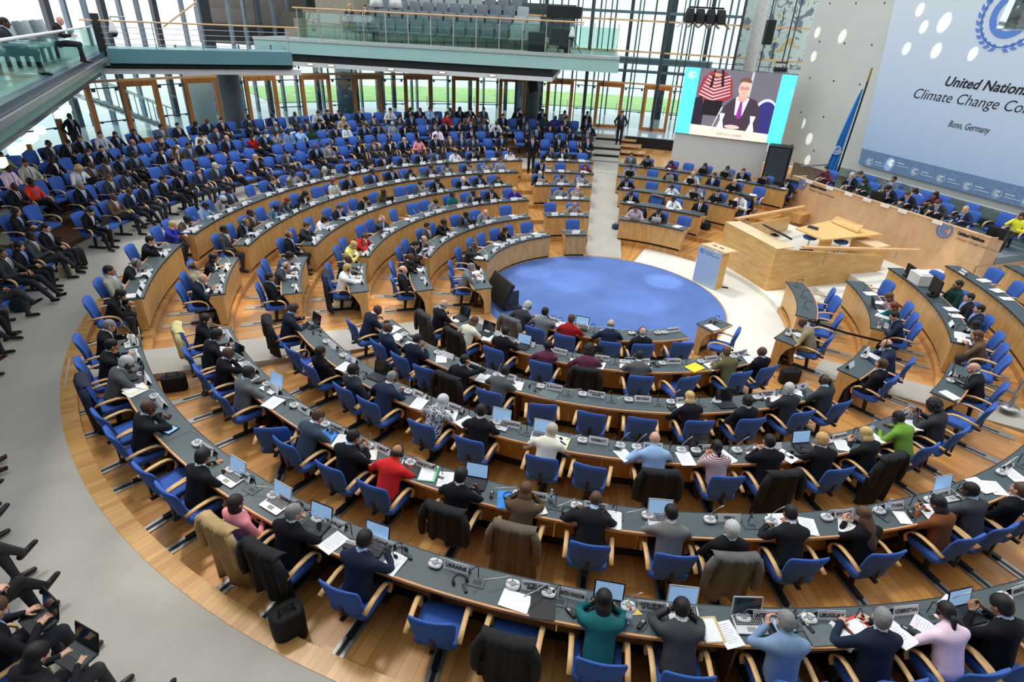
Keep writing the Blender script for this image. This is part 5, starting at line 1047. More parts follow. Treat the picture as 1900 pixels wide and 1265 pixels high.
# ------------------------------------------------------------------ chair
def backrest_mesh(lowres=False):
    nx, nz_ = (8, 7) if not lowres else (3, 2); b = MB(); W, H = 0.255, 0.25; F = []; Bk = []
    for j in range(nz_ + 1):
        v = -1 + 2 * j / nz_
        for i in range(nx + 1):
            u = -1 + 2 * i / nx; r_ = 1.0
            # superellipse outline, a little wider above
            k = max(abs(u), abs(v)); s_ = 1.0 if k == 0 else k / ((abs(u) ** 6 + abs(v) ** 6) ** (1 / 6)); s_ = min(1.0, s_) if k else 1
            x = u * s_ * W * (0.93 + 0.09 * v) ; z = v * s_ * H; edge = (1 - max(abs(u), abs(v)) ** 4) ** 0.5
            yc = -0.045 * (1 - u * u) - 0.10 * (z / H) * 0.55 - 0.012 * v * v
            F.append((x, yc + 0.035 * (0.35 + .65 * edge), z)); Bk.append((x, yc - 0.035 * (0.35 + .65 * edge), z))
    n = nx + 1; o = len(F); fs = []
    for j in range(nz_):
        for i in range(nx): a = j * n + i; fs += [(a, a + n, a + n + 1, a + 1), (o + a, o + a + 1, o + a + n + 1, o + a + n)]
    for i in range(nx): fs += [(i, i + 1, o + i + 1, o + i), (nz_ * n + i, o + nz_ * n + i, o + nz_ * n + i + 1, nz_ * n + i + 1)]
    for j in range(nz_): a = j * n; fs += [(a, o + a, o + a + n, a + n), (a + nx, a + n + nx, o + a + n + nx, o + a + nx)]
    b.add([(x, y - 0.23, z + 0.735) for x, y, z in F + Bk], fs); return b
CH = {}
CH['seat'] = MB().rbox((0, 0.03, 0.445), (0.50, 0.50, 0.085), 0.09, n=5).mesh('seat', M_CHAIR, True)
CH['backrest'] = backrest_mesh().mesh('backrest', M_CHAIR, True)
def arm(s_):
    x = s_ * 0.285; pts = [(x, -0.27, 0.635), (x, -0.10, 0.665), (x, 0.04, 0.670), (x, 0.13, 0.655), (x, 0.20, 0.615), (x, 0.235, 0.555), (x, 0.235, 0.50), (x * .97, 0.20, 0.44)]
    return MB().strip(pts, 0.055, 0.020)
CH['armrest'] = arm(1).mesh('armrest', M_ARM, True); CH['armrest_b'] = arm(-1).mesh('armrest', M_ARM, True)
CH['post'] = MB().tube([(0, 0.02, 0.40), (0, -0.02, 0.05)], [0.045, 0.035], 8).box((0, 0, .39), (.30, .24, .03)).mesh('post', M_BLACK)
CH['foot'] = MB().box((0, 0.02, 0.035), (0.07, 0.50, 0.035)).mesh('foot', M_BLACK)
CH['back_bracket'] = MB().box((0, -0.285, 0.57), (0.045, 0.02, 0.16)).box((0, -0.19, 0.43), (0.05, 0.24, 0.03)).box((0, -.272, .70), (.28, .004, .004)).mesh('back_bracket', M_BLACK)
CH['floor_rail'] = MB().rbox((0, -0.30, 0.008), (0.15, 1.0, 0.010), 0.01, 0).rbox((0, -0.22, 0.014), (0.05, 0.66, 0.006), 0.02, 1).mesh('floor_rail', [M_PLATE, M_BLACK])
lb_ = backrest_mesh(True); lb_.box((0, 0.03, 0.445), (0.5, 0.5, 0.08)); n0 = len(lb_.f)
for s_ in (-1, 1): lb_.strip([(s_ * .285, -.26, .64), (s_ * .285, .12, .66), (s_ * .285, .23, .56), (s_ * .28, .2, .44)], .05, .02, mi=1)
lb_.box((0, 0, .2), (.07, .07, .4), 2).box((0, 0, .03), (.07, .5, .04), 2)
CHROOT = []
def chair(X, Y, z, rz, lbl, grp, rail=True, full=True):
    t = empty('conference_chair', (X, Y, z), rz); tag(t, lbl, 'chair', grp); CHROOT.append(t)
    link('seat', CH['seat'], t); link('backrest', CH['backrest'], t); link('armrest', CH['armrest'], t); link('armrest', CH['armrest_b'], t); link('post', CH['post'], t)
    if full: link('foot', CH['foot'], t); link('back_bracket', CH['back_bracket'], t)
    if rail: link('floor_rail', CH['floor_rail'], t)
    return t
# coats laid over a chair back
def coat_mesh(seed, long_=0.30):
    r_ = random.Random(seed); b = MB(); P = []; nx, nt = 20, 16
    for j in range(nt + 1):
        t = j / nt
        for i in range(nx + 1):
            u = -1 + 2 * i / nx; x = u * (0.27 + 0.05 * t * (1 if t > .4 else 0)); fold = 0.022 * math.sin(u * 9 + seed) * t + 0.012 * math.sin(u * 21 + seed * 2 + 2 * t)
            if t < 0.18: q = t / 0.18; y = -0.19 - 0.172 * q - 0.035 * (1 - u * u); z = 0.95 + 0.085 * math.sin(PI * (0.15 + 0.60 * q)) - 0.012 * u * u
            else: q = (t - 0.18) / 0.82; y = -0.362 - 0.035 * (1 - u * u) + 0.10 * u ** 4 * min(1, q * 3) + 0.05 * q + fold * 1.3; z = 1.01 - q * (1.01 - long_) - 0.04 * abs(u) * q - 0.02 * u * u + 0.03 * q * math.sin(u * 5 + seed)
            P.append((x, y, z))
    n = nx + 1; o = len(P); fs = []
    for j in range(nt):
        for i in range(nx): a = j * n + i; fs += [(a, a + 1, a + n + 1, a + n), (o + a, o + a + n, o + a + n + 1, o + a + 1)]
    for i in range(nx): fs += [(i, o + i, o + i + 1, i + 1), (nt * n + i, nt * n + i + 1, o + nt * n + i + 1, o + nt * n + i)]
    for j in range(nt): a = j * n; fs += [(a, a + n, o + a + n, o + a), (a + nx, o + a + nx, o + a + n + nx, a + n + nx)]
    b.add(P + [(x, y + 0.016, z - 0.012) for x, y, z in P], fs)
    for s_ in (-1, 1): b.tube([(s_ * .25, -.33, .98), (s_ * .30, -.33, .82), (s_ * .31, -.34, .60), (s_ * .30, -.34, .50)], [.05, .06, .05, .04], 8)
    return b.mesh('coat', None, True)
COATS = [coat_mesh(s, l) for s, l in ((1, .12), (2, .30), (3, .45))]
def setmat(o, m):
    for s_ in o.material_slots: s_.link = 'OBJECT'; s_.material = m

# ------------------------------------------------------------------ clothes and people
CL = {'k': ('black suit', (26, 27, 31)), 'n': ('navy suit', (34, 42, 62)), 'd': ('dark grey suit', (56, 58, 62)), 'g': ('grey suit', (104, 106, 108)), 'G': ('light grey suit', (142, 142, 140)), 'b': ('brown jacket', (92, 72, 54)), 'L': ('brown leather jacket', (122, 72, 42)),
      't': ('khaki suit', (150, 138, 110)), 'w': ('white shirt', (222, 224, 226)), 'l': ('light blue shirt', (150, 182, 220)), 'r': ('red sweater', (188, 36, 36)), 'p': ('pink jacket', (206, 128, 132)), 'P': ('pale pink shirt', (220, 190, 206)), 'y': ('pale yellow cardigan', (208, 204, 112)), 'e': ('teal jacket', (30, 100, 104)),
      'v': ('lime green jacket', (134, 186, 70)), 'u': ('royal blue top', (48, 48, 146)), 'c': ('cream jacket', (196, 194, 176)), 'o': ('orange red top', (226, 70, 40)), 'm': ('purple patterned dress', (110, 60, 90)), 'z': ('black and white patterned dress', (140, 140, 144)), 's': ('striped jersey', (176, 160, 160)), 'B': ('steel blue suit', (72, 88, 106)), 'Y': ('bright yellow top', (226, 214, 60)), 'O': ('olive jacket', (84, 80, 52)), 'E': ('dark green top', (34, 70, 62))}
HR = {'k': ('short', (26, 22, 22), 'short black hair'), 'i': ('thick', (30, 26, 26), 'thick dark hair'), 'b': ('short', (84, 60, 42), 'short brown hair'), 'g': ('short', (132, 132, 130), 'short grey hair'), 'w': ('thick', (190, 190, 188), 'white hair'), 'o': (None, None, 'bald head'), 'f': ('fringe', (52, 44, 40), 'balding head'), 'F': ('fringe', (150, 148, 144), 'balding grey head'),
      'K': ('long', (24, 20, 22), 'long black hair'), 'V': ('vlong', (20, 18, 20), 'very long black hair'), 'W': ('bob', (200, 198, 194), 'white bob'), 'N': ('long', (96, 66, 44), 'long brown hair'), 'J': ('vlong', (88, 62, 44), 'very long brown hair'), 'Y': ('bob', (206, 176, 116), 'blonde bob'), 'y': ('thick', (200, 164, 104), 'short blonde hair'), 'R': ('bob', (118, 56, 34), 'reddish bob'), 'S': ('bob', (40, 30, 28), 'dark bob'),
      'A': ('curly', (30, 26, 26), 'curly black hair'), 'C': ('curly', (196, 162, 110), 'curly blonde hair'), 'H': ('hijab', (208, 210, 214), 'white headscarf'), 'h': ('hijab', (190, 176, 160), 'beige headscarf'), 'T': ('wrap', (24, 22, 24), 'black head wrap'), 'B': ('tail', (30, 26, 26), 'tied back dark hair'), 'x': ('wrap', (150, 40, 34), 'red head wrap')}
SK = {'1': (214, 164, 140), '2': (172, 122, 90), '3': (88, 60, 46), '4': (226, 178, 158)}
M_EYE = mat('eye_dark', (34, 24, 22), 0.3); SHT_ = [mat('shirt_%d' % i, c, 0.8, var=0.03) for i, c in enumerate([(226, 228, 232), (176, 198, 226), (214, 214, 220), (160, 186, 224)])]
TIES = [mat('tie_%d' % i, c, 0.7) for i, c in enumerate([(60, 110, 190), (50, 96, 180), (120, 34, 40), (40, 48, 80), (96, 70, 120), (70, 120, 200)])]
TRS = [mat('trousers_%d' % i, c, 0.85) for i, c in enumerate([(24, 25, 29), (34, 38, 48), (52, 53, 56)])]; SHOES = [mat('shoe_black', (18, 18, 18), 0.3), mat('shoe_brown', (58, 34, 26), 0.3), mat('shoe_red', (130, 24, 36), 0.5)]
LIPM = mat('lips', (160, 90, 84), 0.5)
def stripes(name, a, bcol, scale, noise=False):
    if name in MATS: return MATS[name]
    m = bpy.data.materials.new(name); m.use_nodes = True; MATS[name] = m; nt = m.node_tree; N = nt.nodes; L = nt.links; bs = N['Principled BSDF']; bs.inputs['Roughness'].default_value = 0.9
    t = N.new('ShaderNodeTexCoord')
    if noise: w_ = N.new('ShaderNodeTexNoise'); w_.inputs['Scale'].default_value = scale; w_.inputs['Distortion'].default_value = 2.0
    else: w_ = N.new('ShaderNodeTexWave'); w_.bands_direction = 'Z'; w_.inputs['Scale'].default_value = scale
    L.new(t.outputs['Object'], w_.inputs[0]); r = N.new('ShaderNodeValToRGB'); r.color_ramp.interpolation = 'CONSTANT'; r.color_ramp.elements[0].color = (*lin(a), 1); r.color_ramp.elements[1].position = 0.5; r.color_ramp.elements[1].color = (*lin(bcol), 1)
    L.new(w_.outputs['Fac'], r.inputs[0]); L.new(r.outputs[0], bs.inputs['Base Color']); return m
def cloth(c, jit):
    if c == 's': return stripes('cloth_stripes', (214, 206, 206), (150, 90, 96), 14)
    if c == 'z': return stripes('cloth_zebra', (214, 214, 218), (62, 62, 70), 22, True)
    if c == 'm': return stripes('cloth_flowers', (120, 40, 60), (60, 40, 66), 24, True)
    base = CL[c][1]; q = jit % 3; f_ = (0.86, 1.0, 1.16)[q]; return mat('cloth_%s%d' % (c, q), tuple(min(255, x * f_ + (2 if q == 2 else 0)) for x in base), 0.85, var=0.08, scale=6, spec=0.2, bump=0.15)
POSN = {'t': ('type', 'typing'), 'T': ('type_b', 'typing'), 'w': ('write', 'writing'), 'W': ('write_b', 'leaning over papers'), 'c': ('chin', 'hand on chin'), 'b': ('back', 'leaning back'), 'B': ('back_b', 'leaning back'), 's': ('clasp', 'hands clasped'), 'e': ('elbows', 'elbows up'), 'p': ('phone', 'holding a phone'), 'r': ('ear', 'hand at ear'),
        'l': ('lap', 'hands in lap'), 'j': ('lap_b', 'hands in lap'), 'x': ('cross', 'legs crossed'), 'X': ('cross_b', 'legs crossed'), 'd': ('lapread', 'reading'), 'S': ('stand', 'standing'), '0': ('far_a', 'seated'), '1': ('far_b', 'seated')}
SEAT_CLOTH = set('wlrPyeuomzsYOvE')
def person(X, Y, z, rz, top, hair, skin, pose, lbl, grp, headset=False, glasses=False, seed=0):
    P = POSES[POSN[pose][0]]; o = link('person', P['mesh']); o.location = (X, Y, z); o.rotation_euler = (0, 0, rz); tag(o, lbl, 'person', grp)
    sc = 0.97 + 0.05 * ((seed * 7919) % 11) / 10 * (1 if hair not in 'KVNJYRSWHhTB' else 0.4) - (0.03 if hair in 'KVNJYRSHhTB' else 0); o.scale = (sc * (0.97 if hair in 'KVNJYRSB' else 1.0), sc, sc)
    ms = [mat('skin_' + skin, SK[skin], 0.55, var=0.06), cloth(top, seed), TRS[seed % 3] if top not in 't' else cloth('t', seed), SHOES[0 if seed % 5 else 1], SHT_[seed % 4], M_EYE, LIPM, TIES[seed % 6]]
    if top in SEAT_CLOTH: ms[4] = ms[1]; ms[7] = TIES[seed % 2] if top in 'wlPyuo' else ms[1]
    elif hair in 'KVNJYRSWHhTB': ms[7] = TIES[seed % 2] if seed % 2 else ms[4]
    if hair in 'Hh': ms[4] = mat('hair_%s' % hair, HR[hair][1], 0.85)
    for i, m_ in enumerate(ms): o.material_slots[i].link = 'OBJECT'; o.material_slots[i].material = m_
    st, col, _ = HR[hair]
    if st:
        h = link('hair' if hair not in 'HhTx' else 'headscarf', HAIR[st][0], o); h.matrix_local = P['head']; h.material_slots[0].link = 'OBJECT'; h.material_slots[0].material = mat('hair_' + hair, col, 0.6, var=0.25, scale=60, spec=0.4)
    if headset: h = link('headset', HEADSET, o); h.matrix_local = P['head']
    if glasses: h = link('spectacles', GLASSES, o); h.matrix_local = P['head']
    return o

# ------------------------------------------------------------------ things on the desks
def onring(R, a, z, rot=0.0): p = pol(R, a, z); return p, rad(a) + PI / 2 + rot           # local +y looks to the middle of the hall
TM = {}
def top_item(B, k, a, f_, rot=0.0):
    R = RIN[k] + 0.02 + (ROUT[k] - RIN[k] - 0.04) * f_; return pol(R, a, ZT[k] + 0.003), rad(a) + PI / 2 + rot
TM['console'] = MB().rbox((0, 0, 0.02), (0.155, 0.13, 0.035), 0.05, 0).rbox((0, 0, 0.0395), (0.13, 0.105, 0.004), 0.045, 0).mesh('console', M_MICG, True)
TM['grille'] = MB().lathe([(0.036, 0.040), (0.036, 0.046), (0.02, 0.049)], 16, (0, 0, 0)).mesh('grille', M_MICD, True)
TM['button'] = MB().box((-0.052, 0, 0.043), (0.028, 0.010, 0.003)).box((0.052, 0, 0.043), (0.028, 0.010, 0.003)).mesh('buttons', M_MICB)
def rod(dx, dy, h_): return MB().tube([(0, 0.03, 0.04), (dx * .15, 0.04, 0.10), (dx * .5, 0.05 + dy * .5, 0.10 + h_ * .5), (dx, 0.05 + dy, 0.10 + h_)], [0.006, 0.005, 0.0055, 0.008], 6).mesh('stem', M_ROD, True)
TM['rods'] = [rod(-0.30, -0.16, 0.03), rod(-0.24, -0.26, 0.05), rod(0.10, -0.10, 0.22), rod(0.32, -0.06, 0.04)]
TM['hatch'] = MB().box((0, 0, 0.0), (0.20, 0.17, 0.003)).mesh('hatch', M_HATCH); TM['hatch_lid'] = MB().box((0, 0, 0.002), (0.185, 0.155, 0.003)).box((0.01, -0.02, .0045), (0.09, 0.05, 0.002), 1).mesh('hatch_lid', [M_TOP, M_TOPLINE])
TM['neck'] = MB().tube([(0, 0.05, 0.0), (0, 0.05, 0.17), (-0.015, 0.02, 0.205), (-0.05, -0.05, 0.215)], 0.006, 6).ell((-0.062, -0.07, 0.214), (0.016, 0.024, 0.016)).mesh('gooseneck', M_BLACK, True)
def place_microphone(B, k, a, lbl, v=0):
    p, r_ = top_item(B, k, a, 0.30); t = empty('conference_microphone', p, r_); tag(t, lbl, 'microphone', 'microphones of the %s' % rowname(B, k))
    link('console', TM['console'], t); link('grille', TM['grille'], t); link('buttons', TM['button'], t); link('stem', TM['rods'][v % 4], t)
def place_hatch(B, k, a, lbl):
    p, r_ = top_item(B, k, a, 0.42); t = empty('desk_hatch', p, r_); tag(t, lbl, 'hatch', 'hatches of the %s' % rowname(B, k)); link('frame', TM['hatch'], t); link('lid', TM['hatch_lid'], t); link('gooseneck', TM['neck'], t)
def plate_mesh(w_, m): b = MB(); b.box((0, -0.022, 0.050), (w_, 0.004, 0.112), rot=(rad(-24), 0, 0)).box((0, 0.022, 0.050), (w_, 0.004, 0.112), rot=(rad(24), 0, 0)); return b.mesh('plate', m)
TM['plate'] = plate_mesh(0.30, M_PLATEG); TM['platew'] = plate_mesh(0.25, M_PLATEW)
def place_plate(B, k, a, text, lbl, rot=0.0, white=False):
    p, r_ = top_item(B, k, a, 0.22, rot); o = link('name_plate', TM['platew' if white else 'plate']); o.location = p; o.rotation_euler = (0, 0, r_); tag(o, lbl, 'name plate', 'name plates of the %s' % rowname(B, k))
    if text:
        me = textmesh(text, 0.060 if '\n' not in text else 0.044, 0.0008, 0.0016, 0, M_INK, 'CENTER'); w_ = max(v.co.x for v in me.vertices) - min(v.co.x for v in me.vertices); s_ = min(1.0, 0.27 / w_)
        q = link('lettering', me, o); m_ = Matrix.Translation((0, -0.0265, 0.052)) @ Matrix.Rotation(rad(90 - 24), 4, 'X') @ Matrix.Diagonal((s_, 1, 1, 1)); q.matrix_local = m_
    return o
def lap(openang, silver, lit):
    key = (openang, silver, lit)
    if key in TM: return TM[key]
    base = MB().rbox((0, 0, 0.010), (0.325, 0.225, 0.018), 0.012).mesh('lbase', M_ALU if silver else M_LEATH); keys = MB()
    for i in range(12):
        for j in range(5): keys.box((-0.135 + i * 0.0245, 0.082 - j * 0.022, 0.0205), (0.019, 0.017, 0.003))
    keys = keys.mesh('keyboard', M_KEY if silver else M_DSTEEL); th = rad(180 - openang)
    lid = MB().rbox((0, 0, 0), (0.325, 0.222, 0.010), 0.012, rot=(th, 0, 0)); lid = lid.mesh('lid', M_ALU if silver else M_LEATH)
    scr = MB().box((0, 0, 0.006), (0.295, 0.190, 0.002), rot=None); scr.v = [tuple(Matrix.Rotation(th, 3, 'X') @ Vector(v)) for v in scr.v]; scr = scr.mesh('display', M_SCR if lit else M_SCRD)
    tp = MB().box((0, -0.06, 0.0195), (0.09, 0.055, 0.002)).mesh('touchpad', M_MICD if silver else M_KEY)
    TM[key] = (base, keys, lid, scr, tp, th); return TM[key]
def place_laptop(B, k, a, f_, rot, silver, lit, lbl, grp):
    p, r_ = top_item(B, k, a, f_, rot); p.z += 0.001; base, keys, lid, scr, tp, th = lap(105, silver, lit); t = empty('laptop', p, r_); tag(t, lbl, 'laptop', grp)
    link('base', base, t); link('keyboard', keys, t); link('touchpad', tp, t); off = (0, 0.112 + 0.111 * math.cos(th), 0.018 + 0.111 * math.sin(th))
    # th tips the lid from lying shut (0) to upright
    l_ = link('lid', lid, t, off); link('display', scr, l_)
    return t
def sheets(n, w_=0.21, h_=0.297, seed=1, m=None):
    r_ = random.Random(seed); b = MB()
    for i in range(n): b.box((r_.uniform(-.012, .012) * i, r_.uniform(-.01, .01) * i, 0.0016 + 0.003 * i), (w_, h_, 0.0026), rot=(0, 0, r_.uniform(-.15, .15) * (i > 0)))
    for j in range(9): b.box((-0.01, h_ * .38 - j * h_ * .085, 0.003 * n + 0.0012), (w_ * (.72 - .2 * (j % 3 == 2)), 0.004, 0.0006), 1, rot=None)
    return b
GREYINK = mat('printed_lines', (176, 178, 186), 0.8)
TM['paper1'] = sheets(1).mesh('sheet', [M_PAPER, GREYINK]); TM['paper3'] = sheets(3, seed=5).mesh('sheets', [M_PAPER, GREYINK]); TM['paper5'] = sheets(4, seed=9).mesh('sheets', [M_PAPER, GREYINK])
def simple(name, me, B, k, a, f_, rot, lbl, cat, grp=None, m=None, dz=0.0):
    p, r_ = top_item(B, k, a, f_, rot); o = link(name, me); o.location = p + Vector((0, 0, dz)); o.rotation_euler = (0, 0, r_); tag(o, lbl, cat, grp)
    if m: setmat(o, m)
    return o
def headset_desk(B, k, a, f_, rot, lbl, grp):
    p, r_ = top_item(B, k, a, f_, rot); t = empty('headphones', p, r_); tag(t, lbl, 'headphones', grp)
    if 'hd' not in TM:
        pts = [(0.075 * math.cos(x), 0.085 * math.sin(x), 0.012) for x in [rad(q) for q in range(-10, 191, 20)]]; TM['hd'] = MB().tube(pts, 0.006, 6).mesh('headband', M_BLACK, True); TM['hc'] = MB().ell((0, 0, 0.022), (0.020, 0.034, 0.022)).mesh('ear_cup', M_LEATH, True)
        TM['hu'] = MB().rbox((0.03, -0.11, 0.012), (0.035, 0.12, 0.022), 0.008).mesh('receiver', M_KEY)
    link('headband', TM['hd'], t); link('ear_cup', TM['hc'], t, (0.075, -0.015, 0)); link('ear_cup', TM['hc'], t, (-0.075, -0.015, 0)); link('receiver', TM['hu'], t)
def bottle(B, k, a, f_, lbl, cap=(200, 60, 60)):
    p, r_ = top_item(B, k, a, f_); t = empty('water_bottle', p, r_); tag(t, lbl, 'bottle')
    link('body', MB().lathe([(0.03, 0), (0.033, 0.01), (0.031, 0.06), (0.033, 0.10), (0.03, 0.15), (0.012, 0.19), (0.012, 0.20)], 14).mesh('bb', glass('bottle_glass', (0.82, 0.9, 0.96), 0.4), True), t); link('cap', MB().lathe([(0.015, 0.2), (0.015, 0.22)], 12).mesh('bc', mat('cap_%d' % cap[0], cap, 0.4)), t)
    link('label_band', MB().lathe([(0.034, 0.06), (0.034, 0.10)], 14).mesh('bl', mat('bottle_label', (200, 214, 230), 0.5)), t)
def bag(X, Y, z, rz, sz, col, lbl, kind='backpack'):
    t = empty(kind, (X, Y, z), rz); tag(t, lbl, 'bag'); w_, d_, h_ = sz; m = mat('bag_%d_%d_%d' % col, col, 0.8, var=0.2, scale=20)
    link('body', MB().rbox((0, 0, h_ / 2), (w_, d_, h_), min(w_, d_) * .35).mesh('bgb', m, True), t); link('pocket', MB().rbox((0, d_ / 2 + .02, h_ * .32), (w_ * .7, .06, h_ * .5), .02).mesh('bgp', m, True), t)
    link('strap', MB().tube([(-w_ * .25, -d_ * .3, h_ * .95), (-w_ * .2, 0, h_ + .07), (w_ * .2, 0, h_ + .07), (w_ * .25, -d_ * .3, h_ * .95)], 0.014, 6).mesh('bgs', M_BLACK), t)
# ------------------------------------------------------------------ who sits where: head (or backrest) in the photograph, then turned into an angle on the row
# person: u v top hair skin pose [h g] [+coat colour]; E u v = empty chair
SEATED = {
 ('N', 6): "175 600 k g 1 t g;138 656 k k 2 c;186 690 g w 3 w h +n;E 184 785;243 783 k o 3 c;E 257 899;359 867 k i 2 T;411 958 p S 1 b +c;525 987 k g 1 W +k;659 1049 n k 3 t;E 790 1180;E 945 1195 +k;1114 1152 e V 2 e h;1260 1170 d k 3 e h;1459 1195 l g 1 p;1634 1241 n g 1 W g;1771 1224 P B 2 w h;1866 1150 k i 2 p",
 ('N', 5): "343 599 k S 1 W +y;371 640 k i 2 t h;401 669 k o 3 c g;447 707 g k 3 t;E 520 790;532 817 B b 1 w;641 838 k k 2 p;721 874 r f 2 w h;850 905 k i 2 t +k;968 946 b N 2 e +b;1099 947 k o 3 w;1243 983 G k 2 T;1359 1020 k w 1 b +g;1465 960 k k 2 w;1609 960 k J 1 p;1756 966 L K 2 p;1822 926 d k 3 T h;1893 917 k b 1 b",
 ('N', 4): "523 587 n b 1 t h +k;E 541 661;569 674 k K 2 b;652 693 d k 3 b;715 716 n g 1 w h;808 762 z H 2 w;893 776 k k 2 T h;1016 817 c h 2 w;E 1095 889;1214 855 l o 1 w h +k;1333 848 s B 2 s h;1426 836 k k 2 s +k;1526 823 k y 1 t;1612 804 k Y 1 p +k;1677 798 v k 3 w;1755 792 d A 3 p",
 ('N', 3): "684 587 n o 3 w;709 620 n o 3 b;787 636 n k 2 p;E 771 690;858 660 k k 2 r +k;934 681 g k 3 w;E 1000 763;E 1099 786;E 1194 793;1282 740 k Y 1 w h;1390 757 k k 3 b;1466 742 d w 1 W;1531 715 d o 3 r h",
 ('N', 2): "808 587 k F 1 t +d;867 618 c N 2 w +k;935 630 k k 2 t;1015 654 m T 3 c;1090 673 m A 3 w +k;1183 677 g k 2 w h;E 1272 719;1348 658 O b 1 w;1420 666 k o 3 b",
 ('N', 1): "954 563 d w 1 w h g +g;1006 572 g k 2 c;1058 603 r b 1 t;1132 607 n F 1 w;1193 616 k F 1 b h;E 1271 654",
 ('D', 1): "E 1360 630", ('D', 2): "1516 622 t o 3 w g", ('D', 3): "1649 685 k b 1 b h;1685 670 n f 1 c h", ('D', 4): "1856 704 k F 1 T;E 1835 772",
 ('A', 6): "176 517 k K 2 w;182 484 c k 2 b;220 458 k g 2 w h;268 432 k k 1 c g",
 ('A', 5): "352 503 n F 1 p g;341 482 t f 2 b h;379 460 k K 2 s", ('A', 4): "459 509 k k 2 b;488 479 d F 1 w h;498 457 B i 2 w h", ('A', 3): "608 500 w y 1 c h +n;627 476 k o 3 t g",
 ('A', 2): "725 503 k f 1 b;749 476 k o 3 c", ('A', 1): "839 508 g g 1 s;E 831 497",
 ('L', 1): "868 446 d o 3 r;E 880 440;E 899 443;923 424 k K 2 c;E 940 427;E 977 422",
 ('L', 2): "755 436 k k 1 t;758 418 k f 1 w;794 407 d k 2 b;812 398 k k 3 c;862 387 d k 3 t;900 380 g o 1 w;E 937 388",
 ('L', 3): "655 443 y Y 1 p;655 424 r b 1 e g;E 672 426;696 388 d o 4 r h;E 730 396;E 763 387;807 363 g k 2 w;840 355 e B 3 b h;877 347 g k 3 t;913 347 k o 3 t;954 344 u y 1 w",
 ('L', 4): "526 419 k f 2 b h;553 397 d b 1 c;598 389 w K 2 w;628 376 k b 1 t;E 642 381;665 357 k k 2 w;711 349 O k 3 t;E 741 352;775 329 d k 1 t;811 322 k k 3 t h;861 328 k W 1 w;890 320 k k 3 t;924 314 E R 1 w",
 ('L', 5): "409 413 d k 3 b;450 400 k f 2 t h;461 384 b k 3 b;509 372 B k 3 w;531 361 d R 1 t;565 351 k K 2 p;E 586 357;618 329 c R 1 b;647 321 k b 1 b;691 318 n k 3 b;726 310 k k 3 b;763 308 d K 2 w;800 303 d k 2 w;829 296 g k 3 c;869 300 d k 2 t;903 298 g k 2 c;929 295 G k 2 b",
 ('L', 6): "319 400 u Y 1 c;332 383 b T 3 w;374 362 l k 3 t;409 355 g w 3 w;424 347 d i 3 b;E 466 348;503 324 n b 1 c;544 315 t k 3 r;569 305 d o 3 t;599 297 d w 1 w g;644 290 k k 1 c;671 289 k k 3 w;711 283 k k 3 b;750 283 n k 1 w;782 281 k k 3 t;810 276 d k 3 b;845 273 w k 2 t;880 276 k k 2 t;E 911 284;948 273 w K 1 s",
 ('M', 6): "1016 271 k K 3 w;1044 274 k S 2 b;E 1081 288", ('M', 5): "1006 293 k k 2 t;E 1042 306;1088 297 m R 1 w", ('M', 4): "1003 316 k w 1 t;1044 315 g o 3 w;1081 315 G o 3 c",
 ('M', 3): "1041 341 g k 1 w;1071 341 t F 1 c", ('M', 2): "E 1023 386;1069 371 t f 2 w", ('M', 1): "E 1062 416",
 ('R', 6): "1172 282 g k 2 b;1204 283 d k 2 t;1248 296 m K 2 w;E 1275 306;1310 302 d K 1 t;1351 300 g k 2 t;1380 309 k b 1 c;1422 315 d k 2 t;1463 322 k k 2 w g +k",
 ('R', 5): "1171 302 G k 2 t;E 1209 318;1247 310 k k 2 t;1288 315 c y 1 t;1327 318 n k 2 b;1365 327 k o 1 t;E 1410 351",
 ('R', 4): "1164 330 k i 2 w;E 1211 341;1249 335 w B 2 w;1293 346 z k 2 t;1335 342 n k 1 t;1376 356 w k 1 t +k", ('R', 3): "1174 349 k k 2 w;E 1216 369 +b;1253 357 w k 3 c;1303 364 k k 2 b",
 ('R', 2): "1182 377 P k 2 t +k;1225 383 k k 3 t;E 1271 404",
 ('S', 2): "E 1533 553;E 1550 567;E 1563 599", ('S', 3): "E 1656 528;1656 543 s N 1 t;1678 560 e R 1 c;1675 575 n k 1 T g", ('S', 4): "E 1741 514;1786 516 E k 2 b;1812 535 k k 1 b;1828 560 n k 1 b;1845 592 k K 3 c;1828 613 b N 1 s;E 1862 668",
 ('S', 5): "E 1847 514;E 1885 540",
}
def parse(s):
    out = []
    for q in s.split(';'):
        t = q.split(); c = None
        if t[-1][0] == '+': c = t.pop()[1]
        if t[0] == 'E': out.append(('E', float(t[1]), float(t[2]), None, None, None, None, '', c))
        else: out.append(('P', float(t[0]), float(t[1]), t[2], t[3], t[4], t[5], ''.join(t[6:]), c))
    return out
CAMP = Vector((CAM_X, CAM_Y, CAM_Z))
PLACES = []                       # (distance, kind, ...) so that the ones that show largest are built one by one
